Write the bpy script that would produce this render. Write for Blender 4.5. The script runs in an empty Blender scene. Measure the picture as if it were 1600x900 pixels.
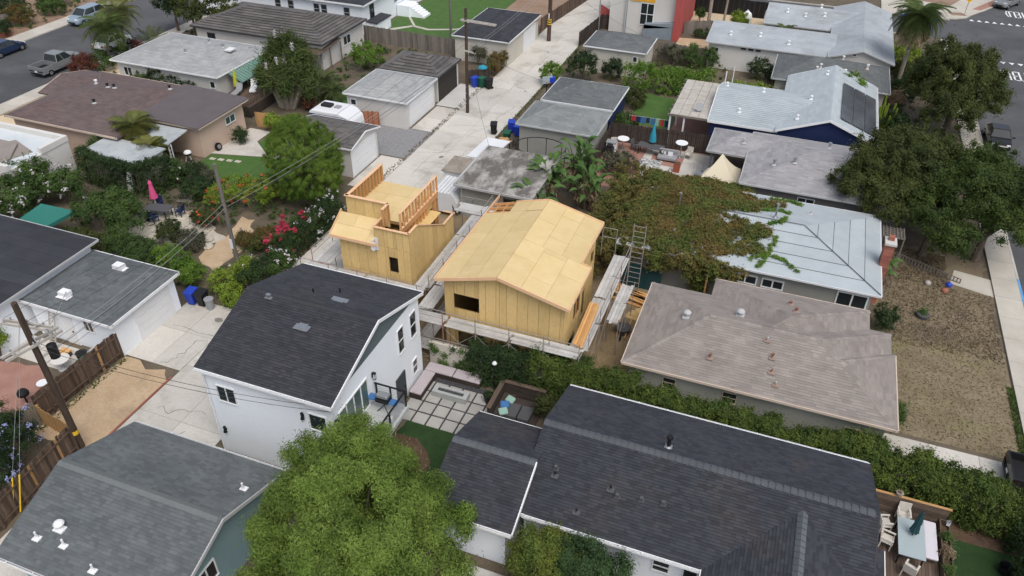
import bpy, math, random
import numpy as np
from mathutils import Vector, Matrix
random.seed(7); rng = np.random.default_rng(7)
scene = bpy.context.scene
COL = scene.collection
R = math.radians

# ---------------------------------------------------------------- camera (drone, 30 m up)
cam_d = bpy.data.cameras.new("camera"); cam = bpy.data.objects.new("camera", cam_d); COL.objects.link(cam)
cam_d.sensor_width = 36.0; cam_d.lens = 27.415; cam_d.clip_end = 2000; cam_d.clip_start = 0.5
_p, _r, _y = 0.63215546, 0.01476545, -0.35017117
_f = Vector((math.sin(_y)*math.cos(_p), math.cos(_y)*math.cos(_p), -math.sin(_p)))
_rt = Vector((math.cos(_y), -math.sin(_y), 0)); _up = _rt.cross(_f)
_r2 = _rt*math.cos(_r)+_up*math.sin(_r); _u2 = _up*math.cos(_r)-_rt*math.sin(_r)
M = Matrix((( _r2.x,_u2.x,-_f.x,0),(_r2.y,_u2.y,-_f.y,0),(_r2.z,_u2.z,-_f.z,30.0),(0,0,0,1)))
cam.matrix_world = M
scene.camera = cam

# ---------------------------------------------------------------- overcast sky and a soft sun
SUN_EL, SUN_AZ = 60.0, 138.0          # azimuth clockwise from +Y
world = bpy.data.worlds.new("World"); scene.world = world; world.use_nodes = True
wn = world.node_tree.nodes; wl = world.node_tree.links
sky = wn.new("ShaderNodeTexSky"); sky.sky_type = 'NISHITA'; sky.sun_disc = False
sky.sun_elevation = R(SUN_EL); sky.sun_rotation = R(SUN_AZ); sky.air_density = 1.0; sky.dust_density = 4.0; sky.ozone_density = 1.0
hsv = wn.new("ShaderNodeHueSaturation"); hsv.inputs['Saturation'].default_value = 0.62
wl.new(sky.outputs[0], hsv.inputs['Color']); wl.new(hsv.outputs[0], wn['Background'].inputs[0])
wn['Background'].inputs[1].default_value = 0.15
sun_d = bpy.data.lights.new("sun", 'SUN'); sun = bpy.data.objects.new("sun", sun_d); COL.objects.link(sun)
sun_d.energy = 1.15; sun_d.angle = R(35); sun_d.color = (1.0, 0.975, 0.945)
_sd = Vector((math.sin(R(SUN_AZ))*math.cos(R(SUN_EL)), math.cos(R(SUN_AZ))*math.cos(R(SUN_EL)), math.sin(R(SUN_EL))))
sun.rotation_euler = _sd.to_track_quat('Z','Y').to_euler(); sun.location = (0,0,60)
vs = scene.view_settings; vs.view_transform = 'Standard'; vs.look = 'None'; vs.exposure = 0.15; vs.gamma = 1.0; vs.use_curve_mapping = False
scene.cycles.max_bounces = 5; scene.cycles.diffuse_bounces = 3; scene.cycles.transparent_max_bounces = 6

# ---------------------------------------------------------------- materials
MATS = {}
def mat(name, col, col2=None, rough=0.85, scale=1.2, attr=0.0, fine=0.0, fscale=18.0, bump=0.0, metal=0.0, spec=0.3, stretch=None, contrast=(0.35,0.68), stain=None, sstain=0.35, translucent=0.0):
    """col/col2 mix by world-space noise; attr: strength of per-piece 'shade'; fine: fine grain; stain: (colour) large patches"""
    m = bpy.data.materials.new(name); m.use_nodes = True; nt = m.node_tree; N = nt.nodes; L = nt.links
    b = N['Principled BSDF']; b.inputs['Roughness'].default_value = rough; b.inputs['Metallic'].default_value = metal
    b.inputs['Specular IOR Level'].default_value = spec
    geo = N.new('ShaderNodeNewGeometry'); vec = geo.outputs['Position']
    if stretch:
        mp = N.new('ShaderNodeVectorMath'); mp.operation = 'MULTIPLY'; mp.inputs[1].default_value = stretch; L.new(vec, mp.inputs[0]); vec = mp.outputs[0]
    def rgb(c): return (c[0],c[1],c[2],1.0)
    def mix(fac, a, bb, t='MIX'):
        x = N.new('ShaderNodeMix'); x.data_type = 'RGBA'; x.blend_type = t
        if isinstance(fac,(int,float)): x.inputs[0].default_value = fac
        else: L.new(fac, x.inputs[0])
        for i,v in ((6,a),(7,bb)):
            if isinstance(v,tuple): x.inputs[i].default_value = rgb(v)
            else: L.new(v, x.inputs[i])
        return x.outputs[2]
    def noise(s, det=4.0, rg=0.6):
        n = N.new('ShaderNodeTexNoise'); n.inputs['Scale'].default_value = s; n.inputs['Detail'].default_value = det; n.inputs['Roughness'].default_value = rg
        L.new(vec, n.inputs['Vector']); return n.outputs[0]
    def rng_(sock, a, bb, lo=0.0, hi=1.0):
        r_ = N.new('ShaderNodeMapRange'); r_.inputs[1].default_value=a; r_.inputs[2].default_value=bb; r_.inputs[3].default_value=lo; r_.inputs[4].default_value=hi
        L.new(sock, r_.inputs[0]); return r_.outputs[0]
    c = tuple(col)
    if col2 is not None: c = mix(rng_(noise(scale), *contrast), c, tuple(col2))
    if stain is not None: c = mix(rng_(noise(sstain, 5.0, 0.65), 0.52, 0.72), c, tuple(stain))
    if attr:
        at = N.new('ShaderNodeAttribute'); at.attribute_name = 'shade'
        v = rng_(at.outputs['Fac'], 0, 1, 1-attr, 1+attr)
        cb = N.new('ShaderNodeCombineColor');
        for i in range(3): L.new(v, cb.inputs[i])
        c = mix(1.0, c, cb.outputs[0], 'MULTIPLY')
    if fine:
        v = rng_(noise(fscale, 3.0, 0.7), 0.25, 0.75, 1-fine, 1+fine)
        cb = N.new('ShaderNodeCombineColor')
        for i in range(3): L.new(v, cb.inputs[i])
        c = mix(1.0, c, cb.outputs[0], 'MULTIPLY')
    if isinstance(c, tuple): b.inputs['Base Color'].default_value = rgb(c)
    else: L.new(c, b.inputs['Base Color'])
    if bump:
        bp = N.new('ShaderNodeBump'); bp.inputs['Strength'].default_value = bump; bp.inputs['Distance'].default_value = 0.05
        L.new(noise(fscale, 4.0, 0.7), bp.inputs['Height']); L.new(bp.outputs[0], b.inputs['Normal'])
    if translucent:
        tr = N.new('ShaderNodeBsdfTranslucent'); ms = N.new('ShaderNodeMixShader'); ms.inputs[0].default_value = translucent
        if isinstance(c, tuple): tr.inputs[0].default_value = rgb(c)
        else: L.new(c, tr.inputs[0])
        L.new(b.outputs[0], ms.inputs[1]); L.new(tr.outputs[0], ms.inputs[2]); L.new(ms.outputs[0], N['Material Output'].inputs[0])
    MATS[name] = m
    return m

# ---------------------------------------------------------------- mesh builder
class MB:
    def __init__(s): s.v=[]; s.f=[]; s.sh=[]
    def poly(s, pts, shade=0.5):
        k=len(s.v); s.v += [tuple(p) for p in pts]; s.f.append(tuple(range(k,k+len(pts)))); s.sh.append(shade); return s
    def box(s, x0,x1,y0,y1,z0,z1, shade=0.5):
        k=len(s.v); s.v += [(x0,y0,z0),(x1,y0,z0),(x1,y1,z0),(x0,y1,z0),(x0,y0,z1),(x1,y0,z1),(x1,y1,z1),(x0,y1,z1)]
        s.f += [(k+3,k+2,k+1,k),(k+4,k+5,k+6,k+7),(k,k+1,k+5,k+4),(k+1,k+2,k+6,k+5),(k+2,k+3,k+7,k+6),(k+3,k,k+4,k+7)]; s.sh += [shade]*6; return s
    def obox(s, c, d, rz=0.0, rx=0.0, ry=0.0, shade=0.5):
        m = Matrix.Translation(Vector(c)) @ Matrix.Rotation(rz,4,'Z') @ Matrix.Rotation(ry,4,'Y') @ Matrix.Rotation(rx,4,'X')
        k=len(s.v); h=[q/2 for q in d]
        for (a,b_,c_) in ((-1,-1,-1),(1,-1,-1),(1,1,-1),(-1,1,-1),(-1,-1,1),(1,-1,1),(1,1,1),(-1,1,1)): s.v.append(tuple(m @ Vector((a*h[0],b_*h[1],c_*h[2]))))
        s.f += [(k+3,k+2,k+1,k),(k+4,k+5,k+6,k+7),(k,k+1,k+5,k+4),(k+1,k+2,k+6,k+5),(k+2,k+3,k+7,k+6),(k+3,k,k+4,k+7)]; s.sh += [shade]*6; return s
    def bar(s, p, q, w, h=None, shade=0.5):
        """square bar from p to q"""
        p=Vector(p); q=Vector(q); d=q-p; L=d.length
        if L<1e-6: return s
        d.normalize(); up=Vector((0,0,1)) if abs(d.z)<0.95 else Vector((1,0,0))
        a=d.cross(up).normalized()*(w/2); b_=d.cross(a).normalized()*((h or w)/2)
        k=len(s.v)
        for o in (p,q):
            for (i,j) in ((-1,-1),(1,-1),(1,1),(-1,1)): s.v.append(tuple(o+a*i+b_*j))
        s.f += [(k,k+1,k+2,k+3),(k+7,k+6,k+5,k+4)]+[(k+i,k+4+i,k+4+(i+1)%4,k+(i+1)%4) for i in range(4)]; s.sh += [shade]*6; return s
    def tube(s, p, q, r0, r1=None, n=8, shade=0.5, caps=True):
        r1 = r0 if r1 is None else r1
        p=Vector(p); q=Vector(q); d=(q-p)
        if d.length<1e-6: return s
        d.normalize(); up=Vector((0,0,1)) if abs(d.z)<0.9 else Vector((1,0,0))
        a=d.cross(up).normalized(); b_=d.cross(a).normalized(); k=len(s.v)
        for o,rr in ((p,r0),(q,r1)):
            for i in range(n):
                t=2*math.pi*i/n; s.v.append(tuple(o+a*(rr*math.cos(t))+b_*(rr*math.sin(t))))
        for i in range(n): s.f.append((k+i,k+n+i,k+n+(i+1)%n,k+(i+1)%n)); s.sh.append(shade)
        if caps: s.f += [tuple(range(k,k+n)), tuple(range(k+2*n-1,k+n-1,-1))]; s.sh += [shade]*2
        return s
    def path(s, pts, r, n=6, shade=0.5):
        """r is a number or list of radii"""
        for i in range(len(pts)-1):
            ra = r[i] if isinstance(r,(list,tuple)) else r; rb = r[i+1] if isinstance(r,(list,tuple)) else r
            s.tube(pts[i],pts[i+1],ra,rb,n,shade,caps=(i in (0,len(pts)-2)))
        return s
    def lathe(s, c, prof, n=14, shade=0.5, cap=True):
        """prof: list of (r,z) from the bottom up"""
        k=len(s.v); c=Vector(c)
        for (r_,z) in prof:
            for i in range(n):
                t=2*math.pi*i/n; s.v.append((c.x+r_*math.cos(t), c.y+r_*math.sin(t), c.z+z))
        for j in range(len(prof)-1):
            for i in range(n): s.f.append((k+j*n+i,k+j*n+(i+1)%n,k+(j+1)*n+(i+1)%n,k+(j+1)*n+i)); s.sh.append(shade)
        if cap:
            s.f.append(tuple(range(k+n-1,k-1,-1))); s.f.append(tuple(range(k+(len(prof)-1)*n,k+len(prof)*n))); s.sh += [shade]*2
        return s
    def slab(s, pts, t, shade=0.5):
        """prism: top polygon pts, extruded down by t"""
        k=len(s.v); n=len(pts); s.v += [tuple(p) for p in pts]+[(p[0],p[1],p[2]-t) for p in pts]
        s.f.append(tuple(range(k,k+n))); s.f.append(tuple(range(k+2*n-1,k+n-1,-1)))
        s.f += [(k+(i+1)%n,k+i,k+n+i,k+n+(i+1)%n) for i in range(n)]; s.sh += [shade]*(n+2); return s
    def build(s, name, m, parent=None, smooth=False, origin=None, bevel=0.0):
        o0 = Vector(origin) if origin is not None else (wloc(parent) if parent is not None else Vector((0,0,0)))
        me = bpy.data.meshes.new(name); me.from_pydata([(a-o0.x,b_-o0.y,c-o0.z) for a,b_,c in s.v],[],s.f)
        at = me.attributes.new('shade','FLOAT','FACE'); at.data.foreach_set('value', np.array(s.sh,dtype=np.float32))
        me.materials.append(MATS[m])
        if smooth: me.polygons.foreach_set('use_smooth',[True]*len(me.polygons))
        me.update()
        o = bpy.data.objects.new(name, me); COL.objects.link(o)
        if parent is not None: o.parent = parent; o.location = tuple(o0-wloc(parent))
        else: o.location = tuple(o0)
        if bevel:
            bv=o.modifiers.new('bevel','BEVEL'); bv.width=bevel; bv.segments=2; bv.limit_method='ANGLE'
        return o
def wloc(o):
    v=Vector((0,0,0))
    while o is not None: v += Vector(o.location); o=o.parent
    return v
def tag(o, label=None, cat=None, group=None, kind=None):
    if label: o['label']=label
    if cat: o['category']=cat
    if group: o['group']=group
    if kind: o['kind']=kind
    return o
def thing(name, label, cat, loc=(0,0,0), group=None, rz=0.0):
    o = bpy.data.objects.new(name, None); COL.objects.link(o); o.location = loc; o.rotation_euler=(0,0,rz); o.empty_display_size=0.2
    return tag(o,label,cat,group)
def kids(o): return list(CH.get(o.name,[])) if False else list(o.children)
def copy_tree(o, parent=None):
    c=o.copy(); COL.objects.link(c); c.parent=parent
    for ch in kids(o): copy_tree(ch,c)
    return c
def inst(proto_mesh_obj, name, parent, loc, rz=0.0, scale=None, rot=None):
    """object sharing mesh data, placed in the parent's frame (world loc given)"""
    o=bpy.data.objects.new(name, proto_mesh_obj.data if hasattr(proto_mesh_obj,'data') else proto_mesh_obj); COL.objects.link(o)
    o.parent=parent; o.location=tuple(Vector(loc)-wloc(parent)) if parent is not None else loc
    o.rotation_euler = rot if rot is not None else (0,0,rz)
    if scale: o.scale=scale
    return o
def mesh_of(mb, name, m):
    me = bpy.data.meshes.new(name); me.from_pydata(mb.v,[],mb.f)
    at = me.attributes.new('shade','FLOAT','FACE'); at.data.foreach_set('value', np.array(mb.sh,dtype=np.float32)); me.materials.append(MATS[m]); me.update(); return me
def np_mesh(name, verts, faces_n, nper, shade, m, parent=None, origin=None):
    """fast mesh: verts (V,3), every face has nper consecutive verts"""
    o0 = wloc(parent) if parent is not None else Vector(origin if origin is not None else (0,0,0))
    me = bpy.data.meshes.new(name); nv=len(verts); nf=faces_n
    me.vertices.add(nv); me.loops.add(nv); me.polygons.add(nf)
    me.vertices.foreach_set('co', (np.asarray(verts,dtype=np.float32)-np.array(o0,dtype=np.float32)).ravel())
    me.loops.foreach_set('vertex_index', np.arange(nv,dtype=np.int32))
    me.polygons.foreach_set('loop_start', np.arange(0,nv,nper,dtype=np.int32))
    me.polygons.foreach_set('loop_total', np.full(nf,nper,dtype=np.int32))
    me.update(calc_edges=True)
    at=me.attributes.new('shade','FLOAT','FACE'); at.data.foreach_set('value', np.asarray(shade,dtype=np.float32))
    me.materials.append(MATS[m])
    o=bpy.data.objects.new(name,me); COL.objects.link(o)
    if parent is not None: o.parent=parent
    else: o.location=tuple(o0)
    return o
# ---------------------------------------------------------------- material library (real-world base colours)
mat('dirt',(0.10,0.082,0.058),(0.15,0.12,0.085),scale=0.6,fine=0.25,fscale=9,bump=0.3)
mat('asphalt',(0.075,0.077,0.082),(0.105,0.106,0.11),scale=0.25,fine=0.12,fscale=6,stain=(0.06,0.06,0.065),sstain=0.12,bump=0.1)
mat('concrete',(0.51,0.485,0.435),(0.57,0.545,0.495),scale=0.35,fine=0.10,fscale=7,attr=0.10,stain=(0.37,0.345,0.30),sstain=0.4,bump=0.08)
mat('new_concrete',(0.50,0.49,0.46),(0.55,0.54,0.51),scale=0.5,fine=0.06,fscale=5,attr=0.05)
mat('sidewalk',(0.44,0.41,0.35),(0.52,0.49,0.43),scale=0.5,fine=0.08,attr=0.06)
mat('gravel',(0.20,0.20,0.205),(0.30,0.30,0.30),scale=5,fine=0.3,fscale=22,bump=0.4)
mat('sand_dirt',(0.45,0.325,0.20),(0.53,0.40,0.265),scale=0.7,fine=0.14,fscale=7,stain=(0.36,0.265,0.17),sstain=0.5,bump=0.3)
mat('pale_sand',(0.58,0.46,0.30),(0.64,0.52,0.36),scale=0.6,fine=0.1,fscale=5)
mat('red_tan_earth',(0.235,0.155,0.105),(0.31,0.22,0.155),scale=0.5,fine=0.2,fscale=8,bump=0.3)
mat('yard_earth',(0.27,0.205,0.12),(0.20,0.15,0.085),scale=0.6,fine=0.2,fscale=6,bump=0.4)
mat('dry_lawn',(0.175,0.14,0.085),(0.24,0.195,0.125),scale=0.55,fine=0.2,fscale=5.5,stain=(0.20,0.185,0.085),sstain=0.3,bump=0.6)
mat('dead_weeds',(0.160,0.126,0.080),(0.222,0.176,0.113),scale=0.8,fine=0.2,fscale=5,stain=(0.165,0.13,0.10),sstain=0.3,bump=0.7)
mat('lawn',(0.055,0.115,0.025),(0.075,0.145,0.035),scale=1.2,fine=0.22,fscale=9,bump=0.4)
mat('lawn_dark',(0.018,0.045,0.012),(0.026,0.06,0.016),scale=1.5,fine=0.2,fscale=10,bump=0.4)
mat('mulch',(0.075,0.045,0.03),(0.125,0.08,0.05),scale=2.5,fine=0.35,fscale=14,bump=0.6)
mat('stone',(0.42,0.38,0.31),(0.52,0.48,0.40),scale=1.5,fine=0.15,attr=0.15)
mat('brick_patio',(0.30,0.155,0.12),(0.36,0.21,0.165),scale=1.0,fine=0.15,attr=0.18)
mat('paint_white_road',(0.75,0.76,0.76),(0.6,0.6,0.6),scale=4,contrast=(0.5,0.8))
mat('kerb',(0.45,0.43,0.38),(0.54,0.51,0.46),scale=0.8,fine=0.08)
mat('blue_kerb',(0.10,0.28,0.55),(0.16,0.36,0.62),scale=2)
mat('crack',(0.13,0.115,0.095)); mat('oil_stain',(0.17,0.16,0.145),(0.24,0.225,0.20),scale=4)
# walls
mat('stucco_white',(0.82,0.86,0.90),(0.86,0.895,0.93),scale=0.4,fine=0.035,fscale=9,rough=0.9,bump=0.05)
mat('stucco_offwhite',(0.62,0.605,0.57),(0.67,0.655,0.62),scale=0.4,fine=0.03,rough=0.9)
mat('stucco_grey',(0.30,0.30,0.27),(0.345,0.345,0.315),scale=0.5,fine=0.04,rough=0.9)
mat('stucco_sage',(0.345,0.35,0.30),(0.385,0.39,0.34),scale=0.5,fine=0.04,rough=0.9)
mat('stucco_greybrown',(0.155,0.15,0.145),(0.185,0.18,0.175),scale=0.5,fine=0.05)
mat('stucco_pink',(0.56,0.42,0.33),(0.61,0.465,0.37),scale=0.4,fine=0.03)
mat('stucco_cream',(0.55,0.52,0.45),(0.60,0.57,0.50),scale=0.4,fine=0.04)
mat('stucco_teal',(0.20,0.30,0.32),(0.23,0.335,0.355),scale=0.4,fine=0.03)
mat('gable_slate',(0.105,0.135,0.14),(0.12,0.15,0.155),scale=0.5,fine=0.03)
mat('navy',(0.012,0.022,0.075),(0.016,0.028,0.09),scale=0.5)
mat('brick_red',(0.28,0.10,0.07),(0.34,0.14,0.10),scale=2,attr=0.2)
mat('red_panel',(0.40,0.085,0.075),(0.44,0.10,0.09),scale=0.5); mat('yellow_panel',(0.70,0.38,0.035),(0.74,0.41,0.05),scale=0.5)
mat('corrugated',(0.20,0.24,0.28),(0.27,0.31,0.345),scale=2,stretch=(6,6,0.3))
mat('trim_white',(0.76,0.77,0.78),(0.80,0.81,0.81),scale=1,rough=0.6); mat('trim_grey',(0.45,0.46,0.46)); mat('trim_tan',(0.58,0.47,0.38)); mat('trim_dark',(0.05,0.05,0.052))
mat('glass',(0.016,0.022,0.024),(0.03,0.038,0.04),scale=0.4,rough=0.06,spec=0.6)
mat('glass_green',(0.06,0.10,0.09),(0.09,0.14,0.125),scale=0.4,rough=0.06,spec=0.6)
mat('opening_dark',(0.012,0.010,0.008))
mat('door_grey',(0.06,0.067,0.072)); mat('door_brown',(0.045,0.038,0.034)); mat('black_metal',(0.012,0.012,0.013),rough=0.5); mat('steel',(0.45,0.46,0.47),rough=0.35,metal=0.8)
# roofs
def roofmat(n,c,c2,a=0.22,st=None,ss=0.25): mat(n,c,c2,scale=0.9,attr=a,fine=0.10,fscale=26,rough=0.72,stain=st,sstain=ss,spec=0.38)
roofmat('shingle_charcoal',(0.031,0.033,0.040),(0.042,0.043,0.050),0.24,(0.044,0.043,0.047),0.35)
roofmat('shingle_navygrey',(0.029,0.032,0.041),(0.038,0.041,0.050),0.28,(0.044,0.041,0.043),0.4)
roofmat('shingle_greengrey',(0.100,0.112,0.116),(0.124,0.137,0.140),0.17,(0.088,0.10,0.105),0.3)
roofmat('shingle_tan',(0.235,0.207,0.186),(0.28,0.248,0.224),0.16,(0.21,0.18,0.163),0.35)
roofmat('shingle_brown',(0.115,0.085,0.082),(0.145,0.108,0.10),0.14,(0.13,0.085,0.078),0.2)
roofmat('roll_brown',(0.105,0.090,0.094),(0.12,0.104,0.108),0.05)
roofmat('shingle_lightgrey',(0.30,0.31,0.31),(0.36,0.37,0.365),0.10,(0.25,0.26,0.265),0.2)
roofmat('shingle_midgrey',(0.185,0.20,0.20),(0.225,0.24,0.24),0.13,(0.16,0.175,0.18),0.25)
roofmat('shingle_darkgrey',(0.11,0.12,0.122),(0.135,0.145,0.147),0.13,(0.095,0.104,0.11),0.25)
roofmat('shingle_greenlt',(0.19,0.215,0.205),(0.24,0.265,0.25),0.12,(0.165,0.185,0.18),0.3)
roofmat('shingle_warmgrey',(0.275,0.27,0.275),(0.325,0.32,0.325),0.13,(0.235,0.23,0.24),0.25)
roofmat('tile_slate',(0.098,0.090,0.086),(0.135,0.124,0.118),0.30); mat('cap_bluegrey',(0.085,0.095,0.105),(0.105,0.115,0.125),scale=1,attr=0.18); mat('cap_greengrey',(0.13,0.145,0.145),(0.155,0.17,0.168),scale=1,attr=0.18)
roofmat('metal_white',(0.37,0.415,0.435),(0.41,0.455,0.475),0.06,(0.335,0.38,0.40),0.3)
roofmat('metal_grey',(0.33,0.36,0.385),(0.39,0.42,0.44),0.05,(0.26,0.275,0.285),0.3)
roofmat('membrane_white',(0.56,0.60,0.62),(0.61,0.65,0.66),0.04,(0.45,0.50,0.53),0.4); roofmat('membrane_grey',(0.38,0.41,0.42),(0.44,0.47,0.475),0.04,(0.27,0.295,0.305),0.5)
mat('mottled_roof',(0.135,0.125,0.112),(0.36,0.345,0.32),scale=0.75,fine=0.3,fscale=5,contrast=(0.44,0.60),stretch=(1.3,0.7,1))
mat('rust_tin',(0.24,0.21,0.175),(0.35,0.31,0.26),scale=1.2,fine=0.2,fscale=5)
mat('tin_white',(0.62,0.64,0.66),(0.70,0.71,0.72),scale=1.0,fine=0.05)
mat('awning_green',(0.10,0.19,0.155),(0.13,0.225,0.185),scale=2)
# timber
mat('osb',(0.64,0.45,0.19),(0.72,0.525,0.245),scale=1.6,attr=0.10,fine=0.10,fscale=6,spec=0.15,stain=(0.58,0.40,0.165),sstain=1.6,stretch=(2.4,2.4,0.6))
mat('osb_roof',(0.61,0.47,0.235),(0.66,0.515,0.275),scale=1.2,attr=0.055,fine=0.05,fscale=20,spec=0.15)
mat('osb_seam',(0.33,0.22,0.095)); mat('osb_gap',(0.52,0.36,0.16)); mat('vent_dark',(0.085,0.09,0.098)); mat('paver_grey',(0.33,0.32,0.30),(0.39,0.38,0.355),scale=1.5,attr=0.12,fine=0.08); mat('tan_metal',(0.30,0.22,0.18)); mat('stud',(0.60,0.30,0.12),(0.66,0.36,0.16),scale=2.0,attr=0.15,stretch=(3,3,0.6))
mat('fascia_wood',(0.74,0.47,0.27),(0.79,0.52,0.32),scale=1.0,attr=0.06)
mat('lumber',(0.62,0.33,0.12),(0.68,0.40,0.17),scale=2,attr=0.18)
mat('scaffold_plank',(0.42,0.41,0.385),(0.52,0.515,0.50),scale=1.4,attr=0.14,fine=0.15,fscale=8)
mat('scaffold_steel',(0.26,0.235,0.22),(0.34,0.31,0.295),scale=3,rough=0.6,attr=0.1); mat('scaffold_rust',(0.34,0.15,0.10),(0.30,0.20,0.17),scale=3,rough=0.7)
mat('fence_brown',(0.085,0.058,0.043),(0.135,0.093,0.066),scale=1.4,attr=0.4,stretch=(3,3,0.35),fine=0.2,fscale=6)
mat('fence_grey',(0.16,0.14,0.12),(0.215,0.19,0.165),scale=1.2,attr=0.25,stretch=(3,3,0.35))
mat('fence_new',(0.42,0.24,0.10),(0.48,0.29,0.13),scale=1.5,attr=0.2); mat('fence_dark',(0.045,0.035,0.03),(0.065,0.05,0.042),scale=1.5,attr=0.3)
mat('gate_red',(0.34,0.13,0.07),(0.40,0.17,0.10),scale=1.5,attr=0.25)
mat('deck_brown',(0.10,0.072,0.055),(0.14,0.10,0.075),scale=1.5,attr=0.3,stretch=(1,0.3,1)); mat('deck_grey',(0.42,0.44,0.43),(0.47,0.49,0.48),scale=1)
mat('pole_wood',(0.052,0.036,0.027),(0.09,0.062,0.045),scale=2.0,stretch=(4,4,0.25),fine=0.25,fscale=5); mat('pole_grey',(0.13,0.12,0.105),(0.185,0.17,0.15),scale=2,stretch=(4,4,0.25),fine=0.2,fscale=5)
mat('arm_wood',(0.40,0.37,0.33),(0.50,0.47,0.42),scale=2,fine=0.15); mat('wire',(0.05,0.05,0.05)); mat('wire_light',(0.30,0.30,0.30)); mat('yellow_guard',(0.72,0.48,0.03))
mat('trunk',(0.10,0.078,0.058),(0.16,0.128,0.10),scale=2.5,stretch=(2,2,0.6),fine=0.2,fscale=8); mat('trunk_pale',(0.27,0.235,0.19),(0.36,0.32,0.27),scale=2.5,fine=0.2,fscale=6)
# foliage
def leaf(n,c,c2,sc=0.7,a=0.42): mat(n,c,c2,scale=sc,attr=a,rough=0.75,spec=0.25,contrast=(0.36,0.64),translucent=0.3)
leaf('leaf_pepper',(0.108,0.175,0.030),(0.205,0.285,0.060),0.7); leaf('leaf_olive',(0.044,0.064,0.018),(0.088,0.104,0.028),0.35)
leaf('leaf_dark',(0.024,0.048,0.018),(0.050,0.084,0.026),0.5); leaf('leaf_mid',(0.052,0.098,0.026),(0.090,0.145,0.036),0.6)
leaf('leaf_bright',(0.085,0.175,0.022),(0.150,0.245,0.036),0.6); leaf('leaf_lime',(0.160,0.245,0.025),(0.235,0.315,0.045),0.6)
leaf('leaf_hedge',(0.046,0.082,0.018),(0.108,0.148,0.027),1.1); leaf('leaf_pine',(0.095,0.170,0.022),(0.150,0.225,0.034),0.5)
leaf('leaf_citrus_gold',(0.160,0.185,0.030),(0.100,0.150,0.034),0.6); leaf('leaf_citrus_dark',(0.042,0.082,0.030),(0.062,0.112,0.040),0.6)
leaf('leaf_vine',(0.168,0.120,0.040),(0.098,0.135,0.030),0.6,0.42); leaf('leaf_grey',(0.085,0.092,0.055),(0.13,0.13,0.085),0.8)
leaf('leaf_red',(0.10,0.028,0.024),(0.15,0.062,0.035),0.8); leaf('leaf_palm',(0.060,0.095,0.025),(0.105,0.135,0.042),0.6); leaf('leaf_palm_yellow',(0.175,0.175,0.045),(0.10,0.125,0.04),0.5)
leaf('leaf_banana',(0.065,0.135,0.032),(0.11,0.19,0.055),0.5); leaf('leaf_dead',(0.25,0.185,0.115),(0.34,0.265,0.17),1.0); leaf('leaf_orange',(0.165,0.098,0.035),(0.088,0.105,0.030),0.8)
leaf('leaf_straw',(0.50,0.40,0.25),(0.58,0.48,0.32),1.0,0.25); leaf('flower_white',(0.70,0.68,0.66),(0.62,0.55,0.62),2,0.15); leaf('flower_pink',(0.42,0.035,0.075),(0.50,0.06,0.11),2,0.2); leaf('flower_red',(0.60,0.075,0.035),(0.66,0.13,0.04),2,0.2); leaf('flower_lilac',(0.30,0.32,0.58),(0.42,0.43,0.66),2,0.2); leaf('dry_grass',(0.245,0.20,0.125),(0.185,0.15,0.095),0.7,0.3); leaf('dead_grass',(0.235,0.19,0.12),(0.165,0.13,0.088),0.6,0.3); leaf('leaf_oak',(0.032,0.060,0.015),(0.074,0.110,0.024),0.4); leaf('grass_green',(0.075,0.12,0.03),(0.12,0.15,0.05),1,0.35)
# goods
mat('plastic_blue',(0.02,0.055,0.42),rough=0.45); mat('plastic_green',(0.015,0.10,0.055),rough=0.5); mat('plastic_black',(0.014,0.014,0.015),rough=0.5); mat('plastic_grey',(0.28,0.29,0.30),rough=0.55)
mat('rubber',(0.012,0.012,0.012),rough=0.8); mat('rim',(0.32,0.33,0.34),rough=0.35,metal=0.6)
mat('car_blue',(0.016,0.032,0.075),rough=0.22,spec=0.6); mat('car_grey',(0.20,0.21,0.215),rough=0.25,spec=0.6); mat('car_darkgrey',(0.075,0.08,0.082),rough=0.25,spec=0.6); mat('car_white',(0.72,0.73,0.74),rough=0.25,spec=0.6); mat('car_vivid',(0.012,0.04,0.36),rough=0.2,spec=0.6); mat('car_black',(0.010,0.010,0.011),rough=0.2,spec=0.6); mat('car_silverblue',(0.24,0.31,0.37),rough=0.22,spec=0.6)
mat('lamp_red',(0.45,0.02,0.02),rough=0.3); mat('lamp_clear',(0.72,0.74,0.76),rough=0.15); mat('plate',(0.72,0.72,0.72))
mat('cushion_mauve',(0.42,0.375,0.395),(0.46,0.41,0.43),scale=1.5); mat('cushion_white',(0.62,0.60,0.64)); mat('fabric_blue',(0.055,0.16,0.36)); mat('fabric_mint',(0.27,0.42,0.36)); mat('fabric_teal',(0.018,0.06,0.068)); mat('fabric_tealbright',(0.03,0.26,0.36)); mat('fabric_pink',(0.62,0.09,0.23)); mat('fabric_green',(0.03,0.17,0.14)); mat('fabric_lime',(0.42,0.45,0.04)); mat('fabric_red',(0.42,0.04,0.04)); mat('fabric_canvas',(0.60,0.54,0.40)); mat('fabric_grey',(0.085,0.085,0.09)); mat('fabric_navy',(0.018,0.032,0.085))
mat('wicker',(0.50,0.47,0.42),(0.56,0.53,0.48),scale=4); mat('table_glass',(0.36,0.43,0.44),rough=0.15,spec=0.6); mat('planter_concrete',(0.34,0.36,0.355),(0.38,0.40,0.39),scale=2); mat('fire_rock',(0.03,0.03,0.032),(0.08,0.08,0.085),scale=9)
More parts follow.
